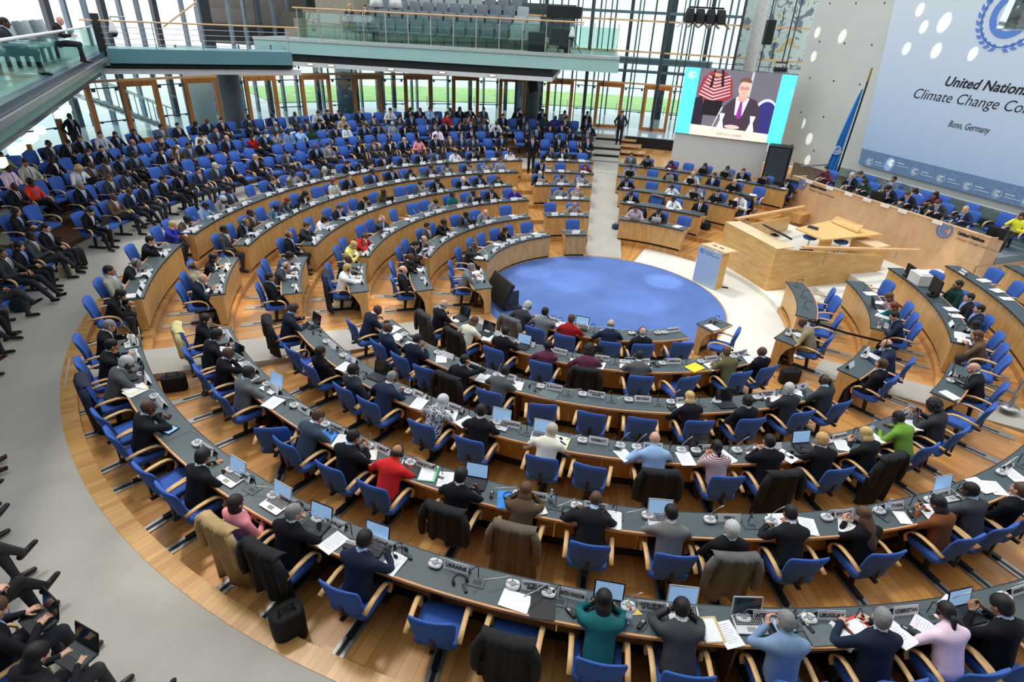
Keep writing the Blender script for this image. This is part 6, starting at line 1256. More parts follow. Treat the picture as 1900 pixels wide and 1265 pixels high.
for (B, k), s in SEATED.items():
    a0, a1 = BLOCKS[B][1][k]; Rs = ROUT[k] + 0.16; L_ = []
    for (kd, u, v, top, hair, skin, pose, opt, co) in parse(s):
        if kd == 'P': lean = POSES[POSN[pose][0]]['head'].translation.y; a, e = ring_angle(u, v, Rs - lean, FL[k] + (1.22 if lean < .2 else 1.14), a0 - 4, a1 + 4, 0.1)
        else: a, e = ring_angle(u, v, Rs + 0.27, FL[k] + 0.78, a0 - 4, a1 + 4, 0.1)
        L_.append([a, kd, top, hair, skin, pose, opt, co, u, v, e])
    L_.sort(key=lambda q: q[0])
    mind = math.degrees(0.60 / Rs)
    for _ in range(30):                                             # neighbours never share a place
        for i in range(len(L_) - 1):
            g_ = L_[i + 1][0] - L_[i][0]
            if g_ < mind: L_[i][0] -= (mind - g_) / 2; L_[i + 1][0] += (mind - g_) / 2
    for i, q in enumerate(L_):
        p = pol(Rs, q[0], FL[k]); turn = 0.0
        if q[1] == 'E': turn = {(520, 790): 0.75, (1360, 630): 0.5, (790, 1180): 0.12, (945, 1195): 0.0, (257, 899): 0.1}.get((int(q[8]), int(q[9])), 0.25 * math.sin(i * 2.3))
        PLACES.append(dict(d=(p - CAMP).length, p=p, rz=rad(q[0]) + PI / 2 + turn, q=q, B=B, k=k, n=i + 1, rail=True, e=q[10], row=rowname(B, k)))
# rows of chairs without desks
RINGS = [(14.15, .885), (15.35, 1.02), (16.5, 1.163), (17.7, 1.306), (18.95, 1.45)]
AUD = """872 193 k k;853 199 k K;897 195 d k;861 212 b K;883 208 b o;899 217 d o;873 219 k k;850 220 k K;921 222 w o;875 235 k k;918 235 k k;E 892 248;859 249 n g;876 252 d K;E 905 263;930 249 k k;943 206 k k;962 200 k K;E 954 222
980 214 k K;997 212 E K;1007 199 k k;1026 211 u k;1046 201 g k;1048 214 d k;1073 216 k K;1092 204 k k;978 225 d S;1020 225 k K;1044 225 k k;1095 225 k k;E 996 233;E 1069 237;995 242 k k;E 964 250;E 1016 249;E 1042 250;1065 239 k K;1091 239 d f;1037 252 k k;1091 254 k b;E 1011 265;E 1063 269
571 202 d f;E 590 214;618 203 k k;641 195 k k;664 195 k k;E 685 207;709 195 w k;733 195 k K;760 198 k o;782 196 l k;829 196 d o;566 218 d k;589 220 k k;615 210 w k;641 210 t Y;E 666 224;692 209 d k;E 715 220;739 208 d K;767 206 k k;E 787 220;812 209 k k;838 207 r k;
546 230 l k;568 235 E k;597 229 k k;621 231 w K;E 647 237;675 224 n k;700 227 k k;730 223 G w;749 225 k K;E 774 233;802 220 d K;826 218 k k;813 237 P o;E 545 268;E 578 264;E 603 262;E 630 258;E 656 257;E 683 255;E 710 252;E 735 250;E 761 249;E 786 247;E 841 247
582 266 k o;607 264 g k;E 556 287;E 639 277;663 260 k K;693 257 d k;720 254 k K;750 257 k Y;775 254 p K;806 249 k k;834 249 b k;295 224 g k;328 220 k k;365 224 k K;377 217 n o;413 209 k k;465 209 d k;E 489 224;518 203 n k;E 541 220
246 235 k K;293 243 k k;353 241 c K;399 229 d k;E 425 243;462 228 k k;509 222 d w;526 241 G S;545 230 l k;250 254 n f;E 278 266;E 316 260;343 260 d k;374 251 k k;435 247 k f;460 245 r S;492 241 k k;E 402 266;287 270 k S;312 268 b R
253 279 d k;318 289 d k;E 286 317;E 349 306;E 375 296;E 408 291;E 436 287;E 463 279;E 522 270;424 298 k K;469 283 k y;526 275 d k;E 444 313;E 499 300;397 302 d w;363 310 n k;324 319 k k;298 327 k k;263 338 k o;E 549 268
9 304 P k;44 296 c k;13 277 y K;78 260 d k;115 253 k k;146 245 k b;185 241 w k;210 241 k K;90 283 k K;158 275 k K;185 262 k k;125 310 w C;165 304 b o;193 292 d k;194 319 d b;227 310 d k;232 289 k k;61 330 o T;23 342 k f;147 346 k g;202 359 b o;236 348 n o;E 57 291;E 124 298;E 86 334;E 166 355;E 59 391;E 177 395
154 382 k B;21 386 k S;76 416 k k;48 435 d k;32 449 k S;3 471 d k;E 20 300;E 110 330;E 250 300;E 212 275;E 335 275;E 445 262;E 660 212;E 850 232;E 590 247""".replace('\n', ';')
RB = [[] for _ in RINGS]
for q in AUD.split(';'):
    t = q.split()
    if not t: continue
    emp = t[0] == 'E'; u, v = (float(t[1]), float(t[2])) if emp else (float(t[0]), float(t[1]))
    best = None
    for ri, (R, z) in enumerate(RINGS):
        a, e = ring_angle(u, v, R + (0.27 if emp else 0.02), z + (0.78 if emp else 1.24), 86.8, 198, 0.3); e += 4 * abs(len(RB[ri]) * 0)
        if best is None or e < best[0]: best = (e, ri, a)
    RB[best[1]].append([best[2], emp, u, v] + ([None, None] if emp else t[2:4]))
# people cut by the picture's border on the near side: their places follow the spacing of the shoes seen on the carpet
for a, tp, hr in ((199.5, 'k', 'k'), (203.0, 'd', 'b'), (206.5, 'k', 'k'), (210.0, 'k', 'g'), (214.2, 'k', 'k'), (218.4, 'n', 'k'), (222.4, 'd', 'k'), (226.3, 'n', 'K'), (229.8, 'k', 'b'), (233.2, 'k', 'k'), (236.3, 'd', 'k'), (239.3, 'k', 'b'), (242.3, 'k', 'K'), (245.6, 'g', 'R')): RB[0].append([a, False, 0, 0, tp, hr])
SKPAT = '1231213212313121'
for ri, L_ in enumerate(RB):
    R, z = RINGS[ri]; L_.sort(key=lambda q: q[0]); mind = math.degrees(0.56 / R)
    for _ in range(60):
        for i in range(len(L_) - 1):
            g_ = L_[i + 1][0] - L_[i][0]
            if g_ < mind: L_[i][0] -= (mind - g_) / 2; L_[i + 1][0] += (mind - g_) / 2
    for i, q in enumerate(L_):
        p = pol(R, q[0], z); r_ = random.Random(int(q[2] * 7 + q[3]))
        pose = r_.choice('ljxXdlxj') if not q[1] else None; skin = ('3' if q[5] in 'oT' else SKPAT[(i * 5 + ri) % 16]) if not q[1] else None
        if not q[1] and q[5] in 'YyCRN': skin = '1'
        if int(q[2]) == 154 or 241.8 < q[0] < 243: pose = 'd'
        elif q[0] > 199 and pose is not None: pose = 'xlxjxXxxdx'[i % 10]
        PLACES.append(dict(d=(p - CAMP).length, p=p, rz=rad(q[0]) + PI / 2 + (0.1 * math.sin(i * 1.7)), q=[q[0], 'E' if q[1] else 'P', q[4], q[5], skin, pose, 'h' if r_.random() < 0.2 else '', None, q[2], q[3]], B='Q', k=ri, n=i + 1, rail=False, row='%s open audience row' % ORD[ri]))
# officers behind the head desk
for i, s in enumerate("1538 321 m k 1 c 0;1587 322 k w 1 c 0;1608 313 d b 1 w 1;1615 333 E S 1 w 0;1657 323 g k 2 b 1;1661 344 n i 2 w 0;1710 341 c S 2 w 1;1697 357 k b 1 w 0 g;1745 351 m K 2 t 1;1752 373 d b 1 w 0;1800 392 n Y 1 c 0;E 1789 388 1;E 1851 408 1;1898 396 Y S 2 X 1".split(';')):
    t = s.split(); emp = t[0] == 'E'; u, v = (float(t[1]), float(t[2])) if emp else (float(t[0]), float(t[1])); row = int(t[3] if emp else t[6]); back = 1.08 if row == 0 else 1.98
    zz = 1.22 + (0.8 if emp else 1.25); best = min(((math.hypot(proj(*hp(x * .03, back - .1, zz).xy, zz)[0] - u, 0), x * .03) for x in range(-10, 330))); p = hp(best[1], back, 1.223)
    PLACES.append(dict(d=(p - CAMP).length, p=p, rz=math.atan2(hd.y, hd.x) + PI, q=[0, 'E' if emp else 'P'] + ([None] * 4 if emp else t[2:6]) + ['g' if len(t) > 7 else '', None, u, v], B='H', k=row, n=i + 1, rail=False, row='officers %s row' % ('desk' if row == 0 else 'rear')))
PLACES.sort(key=lambda q: q['d'] + (8 if q['B'] == 'Q' else 0))
LOWM = {}
def lowmesh_person(P): return P
COATC = {'n': ('navy', (30, 38, 58)), 'k': ('black', (22, 22, 25)), 'y': ('pale yellow', (206, 196, 140)), 'c': ('beige', (176, 148, 104)), 'b': ('brown', (98, 84, 70)), 'g': ('grey', (96, 96, 94)), 'd': ('dark grey', (50, 50, 52))}
np_, nc = 0, 0; STUFFP, STUFFC = [], []; EB = []
WHOLE = {'Q': 'open audience'}
for i, pl in enumerate(PLACES):
    q = pl['q']; B = pl['B']; ordn = ordinal(pl['n']); where = '%s place of the %s' % (ordn, pl['row'])
    if not (B == 'H' and False):
        if nc < 300:
            nc += 1; lb = ('empty blue chair with bent wooden armrests, %s' if q[1] == 'E' else 'occupied blue chair with bent wooden armrests, %s') % where
            if q[1] == 'E' and q[7]: lb = 'blue chair with a coat over it, %s' % where
            if B == 'H': lb = lb.replace('blue', 'dark blue')
            chair(pl['p'].x, pl['p'].y, pl['p'].z, pl['rz'], lb, 'chairs of the %s' % pl['row'], pl['rail'], pl['d'] < 24)
        else: STUFFC.append(pl)
    if q[1] == 'P':
        top, hair, skin, pose, opt = q[2:7]
        if np_ < 300:
            np_ += 1
            lb = 'person in %s, %s, %s, %s in the %s' % (CL[top][0], HR[hair][2], POSN[pose][1], ordn, pl['row'])
            w_ = lb.split()
            if len(w_) > 16: lb = 'person in %s, %s, %s in the %s' % (CL[top][0], HR[hair][2], ordn, pl['row'])
            if len(lb.split()) > 16: lb = 'person in %s, %s in the %s' % (CL[top][0], ordn, pl['row'])
            person(pl['p'].x, pl['p'].y, pl['p'].z, pl['rz'] + 0.08 * math.sin(i * 3.1), top, hair, skin, pose, lb, 'people of the %s' % pl['row'], 'h' in opt, 'g' in opt, i * 3 + int(pl['n']))
        else: STUFFP.append(pl)
    if q[7]:
        cn, cc = COATC[q[7]]; o = link('coat', COATS[i % 3]); o.location = pl['p']; o.rotation_euler = (0, 0, pl['rz']); setmat(o, mat('coat_' + cn, cc, 0.85, var=0.15, scale=8)); tag(o, '%s coat over the chair back, %s' % (cn, where), 'coat', 'coats on chair backs')
print('people', np_, len(STUFFP), 'chairs', nc, len(STUFFC))
# the farthest ones, past three hundred of a kind, gathered as one object each
def join_stuff(name, items, label, cat):
    if not items: return
    V, Q, M = [], [], []; mats = []; off = 0
    def mi(m):
        if m not in mats: mats.append(m)
        return mats.index(m)
    for v, f, idx, ml in items:
        mp = np.array([mi(m) for m in ml]); V.append(v); Q.append(f + off); M.append(mp[idx]); off += len(v)
    V = np.concatenate(V); Q = np.concatenate(Q); M = np.concatenate(M); me = bpy.data.meshes.new(name); n, m = len(V), len(Q)
    me.vertices.add(n); me.vertices.foreach_set('co', V.astype(np.float32).ravel()); me.loops.add(m * 4); me.loops.foreach_set('vertex_index', Q.astype(np.int32).ravel()); me.polygons.add(m); me.polygons.foreach_set('loop_start', np.arange(m, dtype=np.int32) * 4)
    for x in mats: me.materials.append(x)
    me.polygons.foreach_set('material_index', M.astype(np.int32)); me.polygons.foreach_set('use_smooth', np.ones(m, dtype=bool)); me.update(calc_edges=True); o = link(name, me); tag(o, label, cat, kind='stuff'); return o
its = []
for j, pl in enumerate(STUFFP):
    P = POSES['far_a' if j % 2 else 'far_b']; c, s = math.cos(pl['rz']), math.sin(pl['rz']); R3 = np.array([[c, -s, 0], [s, c, 0], [0, 0, 1]]); t3 = np.array(pl['p']); top, hair, skin = pl['q'][2:5]
    ml = [mat('skin_' + skin, SK[skin]), cloth(top, j), TRS[j % 3], SHOES[0], SHT_[j % 4], M_EYE, LIPM, TIES[j % 6]]
    if top in SEAT_CLOTH: ml[4] = ml[1]
    its.append((P['V'] @ R3.T + t3, P['Q'], P['M'].astype(int), ml)); st, col, _ = HR[hair]
    if st: H = HAIR[st]; hm = np.array(P['head']); v = H[1] @ hm[:3, :3].T + hm[:3, 3]; its.append((v @ R3.T + t3, H[2], np.zeros(len(H[2]), int), [mat('hair_' + hair, col, 0.6)]))
join_stuff('far_audience', its, 'farthest seated audience members in the last rows before the glass doors', 'audience')
its = []; lv = np.array(lb_.v); lf = np.array([f if len(f) == 4 else f for f in lb_.f if len(f) == 4]); lm = np.array([m for f, m in zip(lb_.f, lb_.m) if len(f) == 4])
for pl in STUFFC:
    c, s = math.cos(pl['rz']), math.sin(pl['rz']); R3 = np.array([[c, -s, 0], [s, c, 0], [0, 0, 1]]); its.append((lv @ R3.T + np.array(pl['p']), lf, lm, [M_CHAIR, M_ARM, M_BLACK]))
join_stuff('far_chairs', its, 'farthest blue audience chairs in the last rows before the glass doors', 'chairs')
# people who stand, and the ones in the galleries
def standing(u, v, z, rz, top, hair, skin, lbl, seed): X, Y = at(u, v, z); o = person(X, Y, z, rz, top, hair, skin, 'S', lbl, None, seed=seed); o['group'] = 'people standing'; return o
standing(1147, 268, 1.28, rad(172 + 0), 'd', 'k', '1', 'person in dark grey suit standing with hands low on the aisle steps', 3)
standing(984, 322, 0.90, rad(190), 'k', 'i', '2', 'person in black suit standing at the end of the audience rows by the wooden steps', 6)
standing(150, 292, 1.30, rad(-110), 'k', 'k', '3', 'person in black suit standing under the side gallery by the wooden posts', 9)
for fu, fv, tp, hr, sk_, ps, lb in ((160, 117, 'k', 'o', '1', 'd', 'bald person in black suit reading alone in the side gallery'), (84, 140, 'd', 'k', '3', 'l', 'person in dark suit seated behind glass at the side gallery edge')):
    e = Vector(at(fu, fv, ZL)) + ln * 0.5; person(e.x, e.y, ZL, math.atan2(ld.y, ld.x) + PI, tp, hr, sk_, ps, lb, 'people in the side gallery', seed=fu)
for px, tp, hr, lb in ((592, 'd', 'y', 'blonde person with pale scarf in the far gallery seats'), (624, 'b', 'k', 'person in brown jacket sitting in the far gallery seats')):
    e = gp(on_line(G0, gd, px, ZG + 1) + 0.3, 3.2, ZG + 0.42); person(e.x, e.y, ZG + 0.42, math.atan2(gd.y, gd.x) + PI, tp, hr, '1', 'x', lb, 'people in the far gallery', seed=px)
# ------------------------------------------------------------------ things on the desks and on the floor
def D(B, k, u, v):
    a0, a1 = BLOCKS[B][1][k]; X, Y = at(u, v, ZT[k]); a = math.degrees(math.atan2(Y, X))
    while a < min(a0, a1) - 30: a += 360
    while a > max(a0, a1) + 30: a -= 360
    return max(a0 + 1.2, min(a1 - 1.2, a)), max(0.18, min(0.80, (math.hypot(X, Y) - RIN[k]) / (ROUT[k] - RIN[k])))
def da(k, metres): return math.degrees(metres / ((RIN[k] + ROUT[k]) / 2))
NPL = """1:985 577 ARMENIA;1033 590 AUSTRALIA;1084 603 AUSTRIA;1242 609 BAHRAIN
2:925 620 -;983 638 -;1040 654 BURUNDI;1117 662 CABO VERDE;1190 669 CAMBODIA;1248 672 CAMEROON;1318 668 CANADA;1377 659 CENTRAL AFRICAN/REPUBLIC
3:768 628 DOMINICA;840 657 -;888 676 ECUADOR;953 693 EGYPT;1030 717 EL SALVADOR;1107 728 EQUATORIAL/GUINEA;1190 737 ERITREA;1265 740 ESTONIA;1416 728 EUROPEAN/UNION;1488 714 FIJI
4:620 643 -;655 668 -;783 733 JAPAN;848 758 JORDAN;952 785 KAZAKHSTAN;1110 818 KIRIBATI;1210 831 KUWAIT;1315 829 KYRGYZSTAN;1425 824 -;1552 811 LEBANON;1678 775 LIBERIA
5:410 630 -;475 685 -;518 722 -;573 760 NIUE;640 790 NORWAY;717 832 OMAN;797 861 PAKISTAN;998 915 PANAMA;1105 935 PAPUA NEW/GUINEA;1347 957 PERU;1556 949 POLAND;1650 937 PORTUGAL;1735 913 QATAR;1860 862 REPUBLIC OF/KOREA
6:250 632 -;251 665 -;268 708 -;297 750 -;390 835 TUNISIA;455 885 TURKEY;540 930 TURKMENISTAN;625 972 TUVALU;720 1000 UGANDA;850 1050 UKRAINE;995 1085 UNITED ARAB/EMIRATES;1060 1112 UNITED KINGDOM;1208 1130 UNITED REPUBLIC/OF TANZANIA;1418 1142 UNITED STATES;1542 1150 URUGUAY;1675 1135 UZBEKISTAN;1885 1095 VENEZUELA"""
PL = {}
for line in NPL.split('\n'):
    k = int(line[0]); L_ = []
    for q in line[2:].split(';'):
        t = q.split(' ', 2); a, _ = D('N', k, float(t[0]), float(t[1])); L_.append([a, t[2].replace('/', '\n')])
    L_.sort(); PL[k] = L_
    for i, (a, tx) in enumerate(L_):
        nm = tx.replace('\n', ' '); blank = nm == '-'
        place_plate('N', k, a, None if blank else tx, ('grey tent name plate reading %s on the %s' % (nm, rowname('N', k))) if not blank else 'small pale name plate, %s plate of the %s' % (ordinal(i + 1), rowname('N', k)), {1208: 0.45, 1060: 0.1, 1542: -0.2}.get(0, 0.06 * math.sin(i * 2.1)), False)
        place_microphone('N', k, a - da(k, 0.25), 'white console microphone beside the %s name plate' % nm if not blank else 'white console microphone, %s of the %s' % (ordinal(i + 1), rowname('N', k)), i + k)
        if not blank and a + da(k, .30) < BLOCKS['N'][1][k][1] - 1: place_hatch('N', k, a + da(k, 0.27), 'black gooseneck microphone and hatch next to the %s name plate' % nm)
for k, u, v in ((5, 1200, 948), (5, 1422, 955), (4, 1150, 823), (4, 1362, 830), (4, 1262, 832), (3, 1325, 740), (6, 1750, 1122), (2, 1155, 667), (1, 1120, 606), (1, 1168, 610), (1, 1212, 609)):
    a, f_ = D('N', k, u, v); nn_ = min(PL[k], key=lambda q: abs(q[0] - a)); place_microphone('N', k, a, 'white console microphone without a plate, closest to %s in the %s' % (nn_[1].replace('\n', ' '), rowname('N', k)), int(u) % 4)
# white plates, microphones, laptops and papers of the other blocks follow the seats
PAPERY = [('paper1', 'sheet of paper'), ('paper3', 'few sheets of paper'), ('paper5', 'stack of printed papers')]
for (B, k), s in SEATED.items():
    if B == 'N': continue
    a0, a1 = BLOCKS[B][1][k]; row = rowname(B, k)
    seats = sorted([pl for pl in PLACES if pl['B'] == B and pl['k'] == k], key=lambda q: q['q'][0])
    for i, pl in enumerate(seats):
        a = pl['q'][0]; od = ordinal(i + 1); top = max(a0 + da(k, .16), min(a1 - da(k, .16), a)); emp = pl['q'][1] == 'E'; pose = pl['q'][5]
        if B in 'ALM' or (B == 'D' and not emp): 
            place_plate(B, k, max(a0 + da(k, .15), min(a1 - da(k, .15), a + da(k, .10))), None, 'white blank-looking name plate before the %s place of the %s' % (od, row), 0, True)
            if a0 + da(k, .12) < a - da(k, .22) < a1 - da(k, .1): place_microphone(B, k, a - da(k, .20), 'console microphone with long rod before the %s place of the %s' % (od, row), i)
        rr_ = random.Random(int(a * 31 + k)); 
        if not emp and pose in 'tT' and (B != 'L' or i % 2 == 0 or B in 'R'):
            sv = rr_.random() < 0.4; place_laptop(B, k, top, 0.55, rr_.uniform(-.12, .12), sv, False, '%s laptop open before the %s place of the %s' % ('silver' if sv else 'black', od, row), 'laptops of the %s' % row)
        elif (not emp and pose not in 'b') or (emp and i % 3 == 0 and B != 'S'):
            me, nm = PAPERY[rr_.randrange(3)]; simple('paper', TM[me], B, k, top, 0.60, rr_.uniform(-.5, .5), '%s before the %s place of the %s' % (nm, od, row), 'paper', 'papers of the %s' % row)
# the near rows, item by item as photographed
ITEMS = """6 244 630 LS 0;6 240 700 LK 0;6 222 672 TW 0.1;6 250 722 PY 0.2;6 253 726 P3 0.2;6 312 797 TB 0.3;6 275 765 RC 0.2;6 418 895 LS 0.1 lit;6 510 938 LS -0.05 lit;6 572 990 LK 0.1 lit;6 618 1008 P1 -0.2;6 645 1022 GC 0.1;6 690 1015 LK 0.05 lit;6 730 1045 P1 -0.1;6 552 945 HD 0.6;6 750 1015 HD 0.4;6 853 1078 HD 0.2;6 955 1120 WL -0.1;6 1007 1123 SL 0.1;6 1058 1140 RC 0.8;6 1127 1130 LK -0.05 lit;6 1165 1155 WB 0;6 1170 1128 YT 0.2;6 1190 1160 RC -0.6;6 1265 1128 LS -0.03 lit;6 1318 1170 MG 0.15;6 1352 1180 P1 0.3;6 1390 1160 LS 0.05;6 1452 1160 TB 0.1;6 1500 1165 RC 0.3;6 1528 1185 LC 0.05;6 1560 1182 P1 0.6;6 1600 1172 RF 0.3;6 1665 1180 P5 0.35;6 1720 1165 P1 0.6;6 1685 1172 RC 0.7;6 1738 1165 PN 0.3;6 1800 1150 LK 0.1 lit;6 1770 1125 P3 0.3
5 350 640 RC 0.3;5 352 632 P1 0.5;5 385 655 P1 0.4;5 420 668 LS 0.5;5 440 680 P3 0.3;5 465 700 TW 0.2;5 503 722 LS 0.3 lit;5 508 748 P3 0.2;5 543 745 HD 0.3;5 628 788 HD 0.4;5 612 805 BF 0.3;5 635 818 P1 0.4;5 688 845 NB 0.6;5 670 835 RC 1.2;5 762 868 SL 0.3;5 757 866 P1 0.3;5 795 878 GF 0.3;5 828 888 P1 0.3;5 883 893 LK 0.25 lit;5 912 918 RC 0.2;5 940 928 BF 0.25;5 945 922 HD 0.3;5 1000 945 NB 0.5;5 1025 918 WB 0;5 1053 950 HD 0.2;5 1085 955 BM 0.1;5 1135 962 P5 -0.05;5 1225 968 LS 0.0 lit;5 1445 965 P1 0;5 1498 975 P1 -0.3;5 1570 975 P1 -0.6;5 1643 948 BB 0;5 1640 962 PH 0.3;5 1675 962 NB -0.3;5 1690 955 RC -0.5;5 1725 950 P3 -0.4;5 1758 920 LS -0.2 lit;5 1785 915 RC 0;5 1800 890 P5 -0.1;5 1845 905 P1 -0.5;5 1878 880 P3 -0.5
4 583 603 LK 0.4;4 595 615 HD 0.5;4 587 605 WB 0;4 640 680 P1 0.3;4 653 668 WB 0;4 672 695 HD 0.3;4 700 700 LK 0.3;4 778 748 P5 0.2;4 805 757 P1 0.3;4 835 772 P3 0.2;4 845 762 HD 0.4;4 862 785 P1 -0.4;4 925 790 LS 0.05 lit;4 1003 815 LS 0.0 lit;4 1040 822 PY -0.1;4 1033 818 HD 0.3;4 1158 850 P1 0.6;4 1205 850 BF 0;4 1190 838 RC 0.6;4 1270 850 P5 0.1;4 1300 838 LK 0.05;4 1345 848 P3 0.3;4 1400 848 NB 0.1;4 1462 850 P1 0.4;4 1470 848 HD 0.3;4 1492 832 LK -0.15 lit;4 1560 825 P1 -0.5;4 1615 800 WB 0;4 1620 812 P1 -0.2;4 1705 795 P1 -0.6
3 732 610 P5 0.3;3 738 625 P1 0.5;3 745 632 RC 0.6;3 758 640 NB 0.4;3 820 665 P1 0.7;3 895 702 P1 0.1;3 960 715 P1 0.2;3 990 717 HD 0.1;3 1017 735 LC -0.15;3 1243 758 RC 0.3;3 1265 757 NB 0;3 1348 752 LK -0.05;3 1398 740 HD 0.3;3 1435 740 P3 0.4;3 1478 728 BM 0.5;3 1455 748 P1 0.2
2 862 588 LK 0.2;2 845 590 P3 0.4;2 896 622 LK 0.15;2 895 632 P1 0.4;2 962 648 LK 0.0 lit;2 1068 674 P1 0.3;2 1112 682 P1 -0.2;2 1105 664 LK 0;2 1160 684 P1 0;2 1195 676 P3 0;2 1208 677 HD 0.3;2 1292 686 YF 0.4;2 1322 680 P3 0;2 1392 668 P1 -0.4;2 1368 668 RC 0.4
1 972 583 P1 0.4;1 978 592 PY 0.2;1 1040 600 P1 0.1;1 1078 608 LK 0.0 lit;1 1130 606 LC 0;1 1190 618 RC 0.4;1 1180 620 HD 0.2""".split('\n')
DESC = {'LS': 'silver laptop', 'LK': 'black laptop', 'TW': 'white rimmed tablet', 'TB': 'dark tablet', 'P1': 'single sheet of paper', 'P3': 'loose sheets of paper', 'P5': 'stack of printed papers', 'PY': 'pale yellow folder', 'RC': 'black earphone receiver', 'GC': 'open glasses case', 'HD': 'black headphones with receiver', 'WL': 'closed white laptop', 'LC': 'closed grey laptop', 'SL': 'black laptop sleeve', 'WB': 'small water bottle', 'BB': 'tipped blue water bottle', 'YT': 'yellow triangular flyer', 'MG': 'printed magazine', 'RF': 'red folder with printed pages', 'BF': 'bright blue folder', 'GF': 'green edged folder', 'BM': 'blue printed leaflet', 'NB': 'white notebook', 'PN': 'blue pen', 'PH': 'dark phone', 'YF': 'yellow open folder'}
CATG = {'LS': 'laptop', 'LK': 'laptop', 'WL': 'laptop', 'LC': 'laptop', 'TW': 'tablet', 'TB': 'tablet', 'RC': 'receiver', 'GC': 'case', 'HD': 'headphones', 'SL': 'sleeve', 'WB': 'bottle', 'BB': 'bottle', 'YT': 'flyer', 'MG': 'magazine', 'RF': 'folder', 'BF': 'folder', 'GF': 'folder', 'PY': 'folder', 'YF': 'folder', 'BM': 'leaflet', 'NB': 'notebook', 'PN': 'pen', 'PH': 'phone'}
def coverpaper(key, cover, w_=.24, h_=.31, inner=True):
    if key in TM: return TM[key]
    b = MB(); b.rbox((0, 0, 0.004), (w_, h_, 0.007), 0.008, 0)
    if inner: b.box((-.012, -.008, 0.009), (w_ * .82, h_ * .86, 0.003), 1)
    TM[key] = b.mesh(key, [mat(key + '_cover', cover, 0.5), M_PAPER]); return TM[key]
